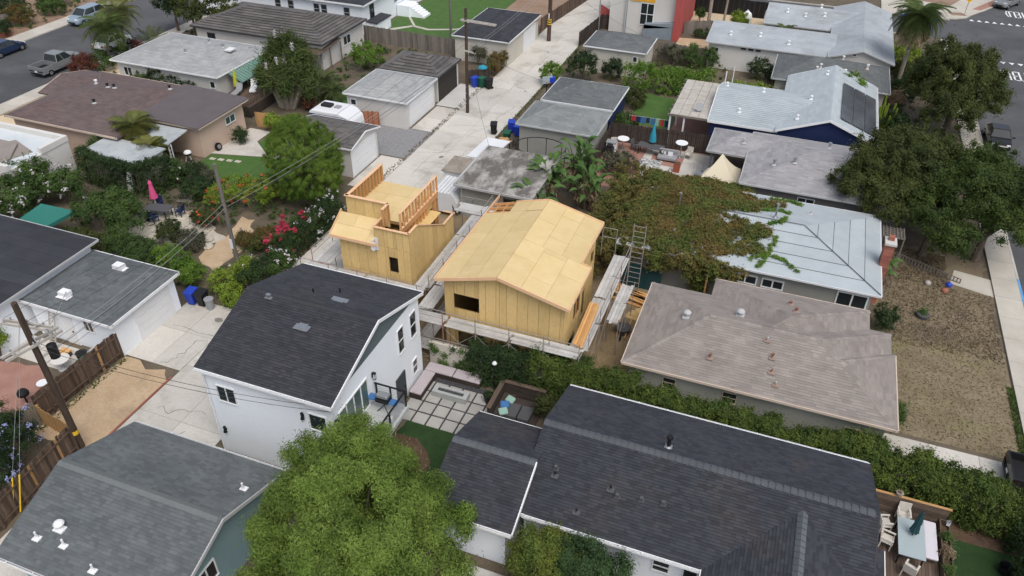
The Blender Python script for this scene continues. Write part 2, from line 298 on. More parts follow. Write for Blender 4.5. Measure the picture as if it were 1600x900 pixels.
mat('terracotta',(0.30,0.085,0.05)); mat('sign_yellow',(0.80,0.45,0.02)); mat('solar',(0.055,0.060,0.070),(0.09,0.095,0.105),scale=0.5,rough=0.2,spec=0.6); mat('pvc',(0.74,0.75,0.75)); mat('rust',(0.22,0.115,0.075)); mat('rock',(0.30,0.28,0.25),(0.40,0.37,0.33),scale=2,attr=0.2); mat('paper',(0.74,0.75,0.78)); mat('skin_white',(0.7,0.7,0.7)); mat('rug',(0.60,0.60,0.58),(0.10,0.10,0.10),scale=2.4,contrast=(0.48,0.53),stretch=(1,3,1))
# ---------------------------------------------------------------- ground, roads, yards
def sheet(name, pts, z, m, parent=None, kind='structure'):
    mb=MB()
    if len(pts)==4 and all(isinstance(p,(int,float)) for p in pts):
        x0,x1,y0,y1=pts; pts=[(x0,y0),(x1,y0),(x1,y1),(x0,y1)]
    mb.poly([(p[0],p[1],z) for p in pts]); o=mb.build(name,m,parent)
    if parent is None: tag(o,kind=kind)
    return o
def wobble(pts, amp=0.25, step=0.7, seed=1):
    r_=random.Random(seed); out=[]
    for i in range(len(pts)):
        a=Vector((*pts[i],0)); b=Vector((*pts[(i+1)%len(pts)],0)); n=max(1,int((b-a).length/step))
        for k in range(n):
            p=a.lerp(b,k/n); out.append((p.x+r_.uniform(-amp,amp),p.y+r_.uniform(-amp,amp)))
    return out
sheet('ground',(-500,500,-300,700),0.0,'dirt')
# streets
street_left=sheet('street',(-81.3,-68.9,0,300),0.010,'asphalt')
street_right=sheet('street',(17.15,29.0,0,300),0.010,'asphalt')
street_cross=sheet('street',(-300,300,103.6,111.6),0.014,'asphalt')
def slabs(name, x0,x1,y0,y1, nx, ny, z, m, t=0.05, gap=0.018, jit=0.003, bed='crack'):
    base=sheet(name,(x0,x1,y0,y1),z-t*0.6,bed)
    dx=(x1-x0)/nx; dy=(y1-y0)/ny
    for i in range(nx):
        for j in range(ny):
            mb=MB(); a=x0+i*dx+gap/2; b=x0+(i+1)*dx-gap/2; c=y0+j*dy+gap/2; d=y0+(j+1)*dy-gap/2
            zz=z+random.uniform(-jit,jit); mb.box(a,b,c,d,z-t,zz,random.random()); mb.build('slab',m,base)
    return base
# pavements along the streets
for (nm,x0,x1,m) in (('sidewalk',-68.75,-66.9,'sidewalk'),('sidewalk',-83.6,-81.45,'sidewalk'),('sidewalk',15.4,17.0,'sidewalk')):
    ny=14 if x0<0 else 18
    slabs(nm,x0,x1,(34 if x0<0 else 22),(100 if x0<0 else 103),1,ny*2,0.13,m,t=0.14)
for (x0,x1,y0,y1) in ((-68.9,-68.75,20,103),(-81.45,-81.3,20,103),(17.0,17.15,20,47.6),(17.0,17.15,51.6,100.5),(-68,14.5,103.45,103.6),(-60,17.0,111.6,111.75)):
    tag(MB().box(x0,x1,y0,y1,0,0.135).build('kerb','kerb'),kind='structure')
tag(MB().box(17.0,17.155,47.6,51.6,0,0.137).build('kerb','blue_kerb'),'blue painted kerb beside the right street',kind='structure')
# far corner pavement
corner=[(9,111.75),(15.5,111.75),(17.6,112.2),(19.0,113.2),(19.8,114.8),(21.5,117.5),(40,150),(9,150)]
tag(MB().slab([(x,y,0.13) for x,y in corner],0.13).build('sidewalk','sidewalk'),kind='structure')
sheet('tree_pit',[(17.4,113.6),(19.2,114.0),(18.6,115.2),(16.9,114.8)],0.135,'red_tan_earth')
sheet('verge',[(20.0,117.4),(21.0,117.2),(25.5,124.5),(24.2,125)],0.135,'brick_patio'); sheet('verge',[(13.5,119),(17.5,118),(21,126),(12,128)],0.136,'red_tan_earth')
# road markings: yield lines and words
for (y,x0,n,s) in ((112.7,19.6,8,1),(97.3,21.4,8,-1)):
    for k in range(n):
        x=x0+k*0.86
        tag(MB().poly([(x-.3,y-s*.35,.022),(x+.3,y-s*.35,.022),(x,y+s*.35,.022)]).build('yield_triangle','paint_white_road',street_right))
GL={'Y':[((0,1),(.5,.5)),((1,1),(.5,.5)),((.5,.5),(.5,0))],'I':[((.5,0),(.5,1))],'E':[((0,0),(0,1)),((0,1),(1,1)),((0,.5),(.8,.5)),((0,0),(1,0))],'L':[((0,1),(0,0)),((0,0),(1,0))],'D':[((0,0),(0,1)),((0,1),(.6,1)),((.6,1),(1,.7)),((1,.7),(1,.3)),((1,.3),(.6,0)),((.6,0),(0,0))]}
def road_word(word,cx,cy,w,h,flip):
    n=len(word)
    for i,ch in enumerate(word):
        mb=MB()
        for (a,b) in GL[ch]:
            P_=[]
            for (u,v) in (a,b):
                x=(i+0.14+u*0.66)*w/n-w/2; y=(v-.5)*h
                if flip: x,y=-x,-y
                P_.append(Vector((cx+x,cy+y,0.02)))
            d=P_[1]-P_[0]; nrm=Vector((-d.y,d.x,0)).normalized()*0.09; e=d.normalized()*0.08
            mb.poly([P_[0]-nrm-e,P_[1]-nrm+e,P_[1]+nrm+e,P_[0]+nrm-e])
        mb.build('letter','paint_white_road',street_right)
road_word('YIELD',25.4,117.4,2.9,2.6,True); road_word('YIELD',22.2,93.4,2.9,2.6,False)
# the alley and its aprons
alley=slabs('alley',-28.7,-23.3,6,103.4,2,26,0.022,'concrete',t=0.03)
slabs('driveway',-32.55,-28.72,24.2,30.0,2,2,0.020,'concrete',t=0.03)
sheet('dirt_strip',wobble([(-32.5,17.6),(-28.85,17.6),(-28.85,23.3),(-29.6,24.0),(-30.6,23.6),(-31.4,24.1),(-32.5,24.0)],0.07,0.5,3),0.012,'sand_dirt')
tag(MB().box(-28.85,-28.74,15,23.6,0,0.05).build('edging_board','brick_red'),kind='structure')
slabs('driveway',-31.0,-28.72,46.6,52.2,1,2,0.018,'concrete',t=0.03); slabs('driveway',-31.0,-28.72,57.9,63.3,1,2,0.018,'concrete',t=0.03)
slabs('driveway',-31.2,-28.72,63.5,69.3,1,1,0.026,'new_concrete',t=0.03)
sheet('gravel_lot',[(-35.5,52.4),(-28.72,52.4),(-28.72,57.85),(-34.8,57.85)],0.012,'gravel')
def crack(parent,p,q,n=9,amp=0.25,w=0.022,z=0.0275,seed=0):
    r_=random.Random(seed); p=Vector((*p,0)); q=Vector((*q,0)); d=(q-p); nr=Vector((-d.y,d.x,0)).normalized(); pts=[]
    off=0
    for i in range(n+1): off=off*0.6+r_.uniform(-amp,amp); pts.append(p.lerp(q,i/n)+nr*off)
    mb=MB()
    for i in range(n):
        e=(pts[i+1]-pts[i]).normalized(); m_=Vector((-e.y,e.x,0))*w*r_.uniform(.3,.8)
        mb.poly([(*(pts[i]-m_).xy,z),(*(pts[i+1]-m_).xy,z),(*(pts[i+1]+m_).xy,z),(*(pts[i]+m_).xy,z)])
    mb.build('crack','crack',parent)
for i,(p,q) in enumerate((((-31.8,27.2),(-25,27.8)),((-28.2,26.5),(-26,30)),((-27.8,21.2),(-25.2,22)),((-26.5,17),(-25.3,20.5)),((-28.5,54),(-24,56)),((-27,50),(-26.2,58)),((-25.5,58),(-24,66)),((-28,60),(-24,61.5)),((-27,66),(-25,74)),((-28,72),(-24,70)),((-26,76),(-24.5,84)),((-28,82),(-24,81)),((-27.5,88),(-25,94)),((-26.6,45),(-24.5,49)),((-30.5,48),(-28.9,51)),((-30,24.3),(-29,27)),((-27.6,52.2),(-25.6,53.0)),((-25.2,52.5),(-24.7,55.5)))): crack(alley,p,q,seed=i,n=11)
for i in range(14):
    x=random.uniform(-30,-24) if i<5 else random.uniform(-28,-24); y=random.uniform(24.5,29) if i<5 else random.uniform(46,95); r_=random.uniform(.12,.4)
    mb=MB(); mb.poly([(x+r_*random.uniform(.6,1.2)*math.cos(t*.7),y+r_*random.uniform(.6,1.2)*math.sin(t*.7),.0285) for t in range(9)]); mb.build('oil_spot','oil_stain',alley)
# yards
sheet('dry_lawn',[(8.2,33.9),(15.3,33.9),(15.3,43.0),(8.2,43.0)],0.008,'dry_lawn'); sheet('weedy_yard',wobble([(8.0,42.5),(15.2,42.5),(15.2,53.5),(8.0,53.5)],0.35,0.45,5),0.013,'dead_weeds')
slabs('driveway',8.4,15.4,31.2,33.6,3,1,0.02,'concrete',t=0.03); slabs('driveway',15.38,17.0,31.2,33.6,1,1,0.10,'concrete',t=0.1)
sheet('path',[(12.8,49.6),(15.4,48.9),(15.4,51.0),(13.2,51.4)],0.02,'sidewalk')
sheet('backyard_lawn',wobble([(-15.3,21.5),(-10.4,21.5),(-10.4,26.2),(-12.2,26.6),(-15.0,26.2)],0.12,0.4,8),0.010,'lawn_dark')
sheet('mulch_bed',wobble([(-16,14),(-12.9,14),(-12.6,23.4),(-13.4,24.2),(-15.8,24.6)],0.15,0.5,9),0.014,'mulch')
sheet('side_yard_lawn',(11.1,14.0,15,27.7),0.010,'lawn_dark'); sheet('mulch_bed',[(11.1,27.7),(14.4,27.7),(14.8,29.4),(11.1,29.4)],0.012,'mulch')
sheet('construction_yard',(-9.0,-5.0,30,42),0.010,'yard_earth'); sheet('construction_yard',(-24,-8.0,30,46),0.008,'yard_earth')
sheet('stone_patio_bed',wobble([(-43.0,34.4),(-36,34.6),(-35.0,36.5),(-39,39.0),(-42.6,38.3)],0.2,0.5,11),0.012,'stone')
sheet('garden_path',wobble([(-35.2,33.9),(-33.2,32.9),(-32.7,35.5),(-33.9,38.0),(-34.6,39.6),(-35.6,39.4),(-35.2,37.0)],0.2,0.5,12),0.016,'sand_dirt')
sheet('garden_lawn',[(-44.3,43.6),(-36.5,43.6),(-36.5,48.2),(-39.6,48.3),(-44.3,47.0)],0.012,'lawn'); sheet('garden_lawn',[(-42.2,48.9),(-38,48.4),(-38,53),(-41.6,52.6)],0.013,'lawn')
sheet('garden_walk',[(-44.6,47.1),(-39.7,48.3),(-36,48.3),(-36,49.0),(-40.3,49.0),(-42.2,50.5),(-42.2,52.6),(-44.4,52.6)],0.016,'concrete')
sheet('far_lawn',[(-47,78),(-36.0,78),(-36.0,102),(-47,102)],0.010,'lawn'); 
fw=[(-45.6,86.7),(-43.5,83.8),(-41.5,83.3),(-38.5,84.6),(-36.2,87.5)]; mb=MB()
for a,b in zip(fw,fw[1:]): mb.poly([(a[0],a[1]-.25,.016),(b[0],b[1]-.25,.016),(b[0],b[1]+.25,.016),(a[0],a[1]+.25,.016)])
tag(mb.build('garden_walk','sidewalk'),kind='structure')
sheet('garden_walk',[(-45.9,80.8),(-43.6,83.5),(-43.9,84.0),(-46.4,81.3)],0.018,'sidewalk')
sheet('back_lawn',wobble([(-13.4,66.3),(-9.4,66.5),(-9.3,73.8),(-13.2,74)],0.2,0.5,14),0.010,'lawn'); sheet('side_lawn',[(-41.5,60.5),(-37.6,60.5),(-37.6,64),(-41,66.5)],0.010,'lawn')
sheet('patio_floor',(-14,-4.6,54.0,62.6),0.010,'brick_patio'); sheet('patio_floor',(-10.3,-4.6,56.5,62.4),0.016,'concrete'); sheet('brick_inset',(-9.6,-7.0,59.2,61.2),0.022,'brick_patio')
sheet('sand_yard',[(-15.5,97),(-4,97.5),(-4,103),(-15.5,103)],0.010,'pale_sand'); sheet('side_walk',[(-13.2,86.2),(-9.4,86.6),(-9.4,92.5),(-13.2,92)],0.012,'sand_dirt')
sheet('sand_yard',(-27.0,-23.0,86,103.4),0.008,'sand_dirt'); sheet('sand_yard',(-35.9,-28.9,90,103),0.006,'red_tan_earth')
sheet('front_garden',(-100,-83.7,40,110),0.010,'red_tan_earth'); sheet('brick_patio',wobble([(-40,17.5),(-34.6,17.5),(-34.4,21.0),(-36.4,21.6),(-40,20.9)],0.1,0.6,15),0.012,'brick_patio'); sheet('side_path',(-39,-33,21.8,23.6),0.010,'concrete')
sheet('forecourt',(-40,-22,4,10.4),0.009,'concrete'); sheet('front_yard',(-66.9,-61.8,34,66),0.009,'pale_sand')
# ---------------------------------------------------------------- roof and house builders
def mass_h(m,x,y):
    t,x0,x1,y0,y1,ze,h=m[:7]
    if x<x0 or x>x1 or y<y0 or y>y1: return -99
    if t=='flat': return ze
    if t=='shed': return ze+h*(y-y0)/(y1-y0)
    if t=='shedx': return ze+h*(x-x0)/(x1-x0)
    if t=='gx': return ze+h*(1-abs(y-(y0+y1)/2)/((y1-y0)/2))
    if t=='gy': return ze+h*(1-abs(x-(x0+x1)/2)/((x1-x0)/2))
    d=min(x1-x0,y1-y0)/2; return ze+h*min(x-x0,x1-x,y-y0,y1-y,d)/d
def mass_faces(m):
    t,x0,x1,y0,y1,ze,h=m[:7]; yc=(y0+y1)/2; xc=(x0+x1)/2; zr=ze+h
    if t=='flat': return [[(x0,y0,ze),(x1,y0,ze),(x1,y1,ze),(x0,y1,ze)]],[]
    if t=='shed': return [[(x0,y0,ze),(x1,y0,ze),(x1,y1,zr),(x0,y1,zr)]],[]
    if t=='shedx': return [[(x0,y1,ze),(x0,y0,ze),(x1,y0,zr),(x1,y1,zr)]],[]
    if t=='gx': return [[(x0,y0,ze),(x1,y0,ze),(x1,yc,zr),(x0,yc,zr)],[(x1,y1,ze),(x0,y1,ze),(x0,yc,zr),(x1,yc,zr)]],[((x0,yc,zr),(x1,yc,zr))]
    if t=='gy': return [[(x1,y0,ze),(x1,y1,ze),(xc,y1,zr),(xc,y0,zr)],[(x0,y1,ze),(x0,y0,ze),(xc,y0,zr),(xc,y1,zr)]],[((xc,y0,zr),(xc,y1,zr))]
    if x1-x0>=y1-y0:
        d=(y1-y0)/2; a=(x0+d,yc,zr); b=(x1-d,yc,zr)
        F=[[(x0,y0,ze),(x1,y0,ze),b,a],[(x1,y0,ze),(x1,y1,ze),b],[(x1,y1,ze),(x0,y1,ze),a,b],[(x0,y1,ze),(x0,y0,ze),a]]
    else:
        d=(x1-x0)/2; a=(xc,y0+d,zr); b=(xc,y1-d,zr)
        F=[[(x0,y0,ze),(x1,y0,ze),a],[(x1,y0,ze),(x1,y1,ze),b,a],[(x1,y1,ze),(x0,y1,ze),b],[(x0,y1,ze),(x0,y0,ze),a,b]]
    ln=[(a,b)] if (Vector(a)-Vector(b)).length>.1 else []
    ln+=[((x0,y0,ze),a),((x1,y0,ze),b if x1-x0>=y1-y0 else a),((x1,y1,ze),b),((x0,y1,ze),a if x1-x0>=y1-y0 else b)]
    return F,ln
def shingle_face(poly, exposure, width, lift, others, seed, out_v, out_s, regular=False):
    """real shingle pieces laid in courses on a planar roof face; poly[0]->poly[1] is the eave"""
    r_=random.Random(seed); P_=[Vector(p) for p in poly]; u=(P_[1]-P_[0]).normalized()
    n=(P_[1]-P_[0]).cross(P_[-1]-P_[0]).normalized(); v=n.cross(u); o=P_[0]
    Q=[((p-o).dot(u),(p-o).dot(v)) for p in P_]; vmax=max(q[1] for q in Q)
    def span(t):
        xs=[]
        for i in range(len(Q)):
            a,b=Q[i],Q[(i+1)%len(Q)]
            if abs(a[1]-b[1])<1e-9: continue
            lo,hi=min(a[1],b[1]),max(a[1],b[1])
            if lo-1e-9<=t<=hi+1e-9: xs.append(a[0]+(b[0]-a[0])*(t-a[1])/(b[1]-a[1]))
        return (min(xs),max(xs)) if len(xs)>=2 else None
    k=0; t=0.0
    while t<vmax-0.02:
        t2=min(t+exposure,vmax-1e-4); s1=span(t+1e-5); s2=span(t2)
        if not s1 or not s2: break
        L0,R0=s1; L1,R1=s2; cuts=[]; x=L0+(width*(0.5*(k%2)+0.25) if regular else r_.uniform(.05,width))
        while x<R0-0.08: cuts.append(x); x+= width if regular else width*r_.uniform(.45,1.4)
        prev=(L0,L1); rowsh=r_.uniform(-.08,.08)
        for c in cuts+[None]:
            if c is None: cur=(R0,R1)
            else:
                cur=(c,min(max(c,L1),R1))
                if cur[1]<=prev[1]+1e-4 and c<L1: cur=(c,L1)
            a=o+u*prev[0]+v*t+n*lift; b=o+u*cur[0]+v*t+n*lift; c3=o+u*cur[1]+v*t2+n*.003; d=o+u*prev[1]+v*t2+n*.003
            ctr=(a+b+c3+d)/4
            if not any(mass_h(mm,ctr.x,ctr.y)>ctr.z+.02 for mm in others):
                sh=min(1,max(0,.5+rowsh+r_.uniform(-.5,.5)*(.7 if regular else 1)))
                out_v+= [a,b,c3,d, o+u*prev[0]+v*t, o+u*cur[0]+v*t, b, a]; out_s+=[sh,0.0]  # front lip painted darkest: course shading put into the colour
            prev=cur
        t=t+exposure; k+=1
def cap_mesh(name, p, q, drop, m, w=0.2, step=0.3):
    """one ridge shingle: a bent piece along direction p->q"""
    d=(Vector(q)-Vector(p)).normalized(); s_=Vector((d.y,-d.x,0)).normalized()*w; dz=Vector((0,0,-drop*w)); e=d*step*1.08
    up=Vector((0,0,.055)); lo=Vector((0,0,.018)); mb=MB(); z=Vector((0,0,0))
    mb.poly([z+s_+dz+up,e+s_+dz+lo,e+lo,z+up],random.random()); mb.poly([z+up,e+lo,e-s_+dz+lo,z-s_+dz+up],random.random())
    mb.poly([z+up,z-s_+dz+up,z-s_+dz-lo,z-lo],.2); mb.poly([z+s_+dz+up,z+up,z-lo,z+s_+dz-lo],.2)
    return mesh_of(mb,name,m)
def house(name,label,masses,wall,roofm,trim='trim_white',oh=0.4,exposure=0.16,width=0.5,shingles=True,caps='join',cap_mat=None,gable=None,fascia=0.16,cat='house',regular=False,lift=0.013,wallz=0.0,nowall=(),group=None,rakes=None):
    cx=sum((m[1]+m[2])/2 for m in masses)/len(masses); cy=min(m[3] for m in masses)
    root=thing(name,label,cat,(cx,cy,0),group)
    root_m=masses
    wl_=MB(); gb=MB()
    for i,m in enumerate(masses):
        if i in nowall: continue
        t,x0,x1,y0,y1,ze,h=m[:7]; dd=0.012*i
        a,b,c,d=x0+oh+dd,x1-oh-dd,y0+oh+dd,y1-oh-dd
        half=(y1-y0)/2 if t in('gx',) else ((x1-x0)/2 if t=='gy' else min(x1-x0,y1-y0)/2)
        pit=h/half if t not in('flat','shed','shedx') else 0; zt=ze+pit*oh-.10
        g=gb if gable else wl_
        if t=='gx':
            yc=(y0+y1)/2; wl_.box(a,b,c,d,wallz,zt)
            for (xa,xb) in ((a,b),):
                k=len(g.v); zz=ze+h-.10
                g.v+=[(xa,c,zt),(xb,c,zt),(xb,d,zt),(xa,d,zt),(xa,yc,zz),(xb,yc,zz)]; g.f+=[(k,k+1,k+5,k+4),(k+2,k+3,k+4,k+5),(k,k+4,k+3),(k+1,k+2,k+5)]; g.sh+=[.5]*4
        elif t=='gy':
            xc=(x0+x1)/2; wl_.box(a,b,c,d,wallz,zt); k=len(g.v); zz=ze+h-.10
            g.v+=[(a,c,zt),(b,c,zt),(b,d,zt),(a,d,zt),(xc,c,zz),(xc,d,zz)]; g.f+=[(k,k+1,k+4),(k+1,k+2,k+5,k+4),(k+2,k+3,k+5),(k+3,k,k+4,k+5)]; g.sh+=[.5]*4
        elif t=='shed':
            wl_.box(a,b,c,d,wallz,ze-.06); 
        else: wl_.box(a,b,c,d,wallz,zt)
    if wl_.v: wl_.build('wall',wall,root)
    if gb.v: gb.build('gable',gable,root)
    for i,m in enumerate(masses):
        F,ln=mass_faces(m); mb=MB()
        for f in F: mb.slab(f,0.13)
        roof=mb.build('roof',roofm,root)
        oth=[mm for j,mm in enumerate(masses) if j!=i]
        if shingles:
            ov=[];os_=[]
            for j,f in enumerate(F): shingle_face(f,exposure,width,lift,oth,(len(label)*131+i*17+j*7+int(abs(f[0][0])*10)),ov,os_,regular)
            if ov:
                s_=np_mesh('shingles',np.array([tuple(p) for p in ov]),len(os_),4,os_,roofm,roof); tag(s_,kind='stuff')
        # fascia boards / gutters along the free edges
        if fascia:
            x0,x1,y0,y1,ze,h=m[1:7]; t=m[0]; fb=MB(); e=.02; fm_=[trim]
            def edge(p,q):
                mid=((p[0]+q[0])/2,(p[1]+q[1])/2,(p[2]+q[2])/2); dx=Vector((mid[0]-(x0+x1)/2,mid[1]-(y0+y1)/2,0)); dr=Vector((q[0]-p[0],q[1]-p[1],0)).normalized(); nr=Vector((dr.y,-dr.x,0)); nr=nr if nr.dot(dx)>0 else -nr
                if any(mass_h(mm,mid[0]+nr.x*.1,mid[1]+nr.y*.1)>mid[2]-.05 for mm in oth): return
                P0=Vector(p)+nr*e; Q0=Vector(q)+nr*e
                k=len(fb.v)
                for (pp,zz) in ((P0,.022),(Q0,.022),(Q0,-fascia),(P0,-fascia)): fb.v.append((pp.x+nr.x*.025,pp.y+nr.y*.025,pp.z+zz))
                for (pp,zz) in ((P0,.022),(Q0,.022),(Q0,-fascia),(P0,-fascia)): fb.v.append((pp.x-nr.x*.03,pp.y-nr.y*.03,pp.z+zz))
                fb.f+=[(k,k+1,k+2,k+3),(k+7,k+6,k+5,k+4),(k,k+4,k+5,k+1),(k+1,k+5,k+6,k+2),(k+2,k+6,k+7,k+3),(k+3,k+7,k+4,k)]; fb.sh+=[.5]*6
                fb.build('fascia' if fm_[0]==trim else 'rake_board',fm_[0],root); fb.v.clear(); fb.f.clear(); fb.sh.clear()
            c=[(x0,y0,ze),(x1,y0,ze),(x1,y1,ze),(x0,y1,ze)]
            if t=='gx':
                yc=(y0+y1)/2; edge(c[0],c[1]); edge(c[2],c[3])
                for xx in(() if rakes and i in rakes else (x0,x1)): edge((xx,y0,ze),(xx,yc,ze+h)); edge((xx,yc,ze+h),(xx,y1,ze))
            elif t=='gy':
                xc=(x0+x1)/2; edge(c[1],c[2]); edge(c[3],c[0])
                for yy in(y0,y1): edge((x0,yy,ze),(xc,yy,ze+h)); edge((xc,yy,ze+h),(x1,yy,ze))
            elif t=='shed': edge(c[0],c[1]); edge((x0,y1,ze+h),(x1,y1,ze+h)); edge(c[0],(x0,y1,ze+h)); edge(c[1],(x1,y1,ze+h))
            else:
                for a_,b_ in zip(c,c[1:]+c[:1]): edge(a_,b_)
            if rakes and i in rakes:
                for (xx,mm_) in zip((x0,x1),rakes[i]):
                    fm_[0]=mm_; yc=(y0+y1)/2; edge((xx,y0,ze),(xx,yc,ze+h)); edge((xx,yc,ze+h),(xx,y1,ze))
        # ridge and hip shingles
        if caps:
            jm=MB(); half=min(m[2]-m[1],m[4]-m[3])/2 if m[0]=='h' else ((m[4]-m[3])/2 if m[0]=='gx' else (m[2]-m[1])/2)
            pit=m[6]/half if half else 0
            for (p,q) in ln:
                p=Vector(p); q=Vector(q); L=(q-p).length; d=(q-p)/L; hip=abs(p.z-q.z)>.05; step=.3 if not hip else .3; nn=int(L/step)
                me=cap_mesh('ridge_shingle',p,q,pit*(.72 if hip else 1),cap_mat or roofm) if caps=='parts' else None
                for k in range(nn):
                    pt=p+d*(k*step); 
                    if any(mass_h(mm,pt.x+d.x*.15,pt.y+d.y*.15)>pt.z+.02 for mm in oth): continue
                    if caps=='parts': inst(me,'ridge_shingle',roof,pt)
                    else:
                        s_=Vector((d.y,-d.x,0)).normalized()*.15; dz=Vector((0,0,-pit*.15*(.72 if hip else 1))); up=Vector((0,0,.03)); e=d*step*1.05; sh=random.random()
                        jm.poly([pt+s_+dz+up,pt+e+s_+dz+up*.5,pt+e+up*.5,pt+up],sh); jm.poly([pt+up,pt+e+up*.5,pt+e-s_+dz+up*.5,pt-s_+dz+up],sh)
            if jm.v: tag(jm.build('ridge_shingles',cap_mat or roofm,roof),kind='stuff')
    root_masses[root.name]=masses
    return root
root_masses={}
def roof_z(root,x,y): return max(mass_h(m,x,y) for m in root_masses[root.name])
def fbox(mb,face,c,a0,a1,d0,d1,z0,z1,shade=.5):
    if face=='-y': mb.box(a0,a1,c-d1,c-d0,z0,z1,shade)
    elif face=='+y': mb.box(a0,a1,c+d0,c+d1,z0,z1,shade)
    elif face=='+x': mb.box(c+d0,c+d1,a0,a1,z0,z1,shade)
    else: mb.box(c-d1,c-d0,a0,a1,z0,z1,shade)
def window(parent,face,c,a0,a1,z0,z1,nv=1,nh=0,frame='trim_white',glass='glass',fw=.06,dep=.06,name='window'):
    mb=MB()
    fbox(mb,face,c,a0,a1,0,dep,z1-fw,z1); fbox(mb,face,c,a0,a1,0,dep+.02,z0,z0+fw); fbox(mb,face,c,a0,a0+fw,0,dep,z0+fw,z1-fw); fbox(mb,face,c,a1-fw,a1,0,dep,z0+fw,z1-fw)
    ca=[a0+(a1-a0)*i/(nv+1) for i in range(nv+2)]; cz=[z0+(z1-z0)*i/(nh+1) for i in range(nh+2)]
    for q in ca[1:-1]: fbox(mb,face,c,q-fw/2,q+fw/2,0,dep-.006,z0+fw,z1-fw)
    for q in cz[1:-1]: fbox(mb,face,c,a0+fw,a1-fw,0,dep-.012,q-fw/2,q+fw/2)
    w=mb.build(name,frame,parent)
    for i in range(nv+1):
        for j in range(nh+1):
            g=MB(); fbox(g,face,c,ca[i]+fw*.5,ca[i+1]-fw*.5,.004,.022+.004*((i+j)%2),cz[j]+fw*.5,cz[j+1]-fw*.5); g.build('pane',glass,w)
    return w
def garage_door(parent,face,c,a0,a1,z1,m='trim_white',n=4,cols=1):
    fr=MB(); fw=.12; fbox(fr,face,c,a0-fw,a0,0,.05,0,z1+fw); fbox(fr,face,c,a1,a1+fw,0,.05,0,z1+fw); fbox(fr,face,c,a0,a1,0,.05,z1,z1+fw)
    d=fr.build('garage_door',m if m=='door_brown' else 'trim_white',parent); hh=z1/n
    for k in range(n):
        mb=MB(); fbox(mb,face,c,a0+.01,a1-.01,.002,.03,k*hh+.012,(k+1)*hh-.006); mb.build('door_panel',m,d)
    return d
def door(parent,face,c,a0,a1,z0,z1,m='door_grey',name='door'):
    mb=MB(); fbox(mb,face,c,a0,a1,0,.05,z0,z1); d=mb.build(name,m,parent)
    h=MB(); fbox(h,face,c,a1-.12,a1-.07,.05,.11,z0+.95,z0+1.05); h.build('handle','black_metal',d); 
    fr=MB(); fbox(fr,face,c,a0-.07,a0,0,.07,z0,z1+.07); fbox(fr,face,c,a1,a1+.07,0,.07,z0,z1+.07); fbox(fr,face,c,a0,a1,0,.07,z1,z1+.07); fr.build('frame','trim_white' if m!='door_grey' else 'door_grey',d); return d
def pipe_vent(root,x,y,h=.4,r=.05,m='plastic_black',cap=False,base=True,bm='trim_grey'):
    z=roof_z(root,x,y); mb=MB(); mb.tube((x,y,z-.05),(x,y,z+h),r,r,8)
    if cap: mb.tube((x,y,z+h),(x,y,z+h+.09),r*1.9,r*1.7,8)
    o=mb.build('vent_pipe',m,root)
    if base: b=MB(); b.obox((x,y,z+.03),(.32,.32,.05)); b.lathe((x,y,z+.04),[(r*2.2,0),(r*1.2,.10)],8); b.build('flashing',bm,o)
def box_vent(root,x,y,w=.4,d=.35,h=.14,m='steel'):
    z=roof_z(root,x,y); mb=MB(); mb.obox((x,y,z+.02),(w*1.25,d*1.25,.05)); o=mb.build('roof_vent',m,root); b=MB(); b.obox((x,y-.03,z+h*.6),(w*.75,d*.7,h)); b.build('hood',m,o)
def turbine(root,x,y,m='trim_white'):
    z=roof_z(root,x,y); mb=MB(); mb.obox((x,y,z+.03),(.45,.45,.08)); mb.lathe((x,y,z+.05),[(.12,0),(.12,.22)],10); o=mb.build('roof_vent',m,root); b=MB(); b.lathe((x,y,z+.27),[(.2,0),(.22,.06),(.16,.14),(.05,.18)],12); b.build('hood',m,o)
def gutter(parent,face,c,a0,a1,z,m='trim_white',brackets=0,g=.11):
    mb=MB(); fbox(mb,face,c,a0,a1,.0,.012,z-g,z); fbox(mb,face,c,a0,a1,g-.012,g,z-g,z); fbox(mb,face,c,a0,a1,.012,g-.012,z-g,z-g+.015); o=mb.build('gutter',m,parent)
    for k in range(brackets):
        q=a0+(a1-a0)*(k+.5)/brackets; b=MB(); fbox(b,face,c,q-.02,q+.02,0,g,z+.002,z+.02); b.build('bracket',m,o)
    return o
# ---------------------------------------------------------------- near houses
# teal-walled house, lower left
teal=house('teal_house','teal-walled house with long grey-green shingled gable roof and white pipe flashings',[('gx',-25.6,-17.3,10.45,18.25,2.8,1.42)],'stucco_teal','shingle_greengrey',trim='trim_grey',oh=.45,exposure=.145,width=.3,caps='parts',cap_mat='cap_greengrey',lift=.026,rakes={0:('shingle_greengrey','trim_grey')})
window(teal,'+x',-17.75,12.6,13.7,1.3,2.35,1)
gutter(teal,'-y',10.44,-25.6,-17.3,2.80,'trim_white',6); gutter(teal,'+y',18.26,-25.6,-17.3,2.8,'trim_white',6)
for (x,y,h) in ((-17.9,16.3,.42),(-24.3,11.5,.4),(-23.0,11.6,.4),(-21.2,11.2,.4)): pipe_vent(teal,x,y,h,.045,'pvc',bm='trim_white')
turbine(teal,-23.6,12.1)
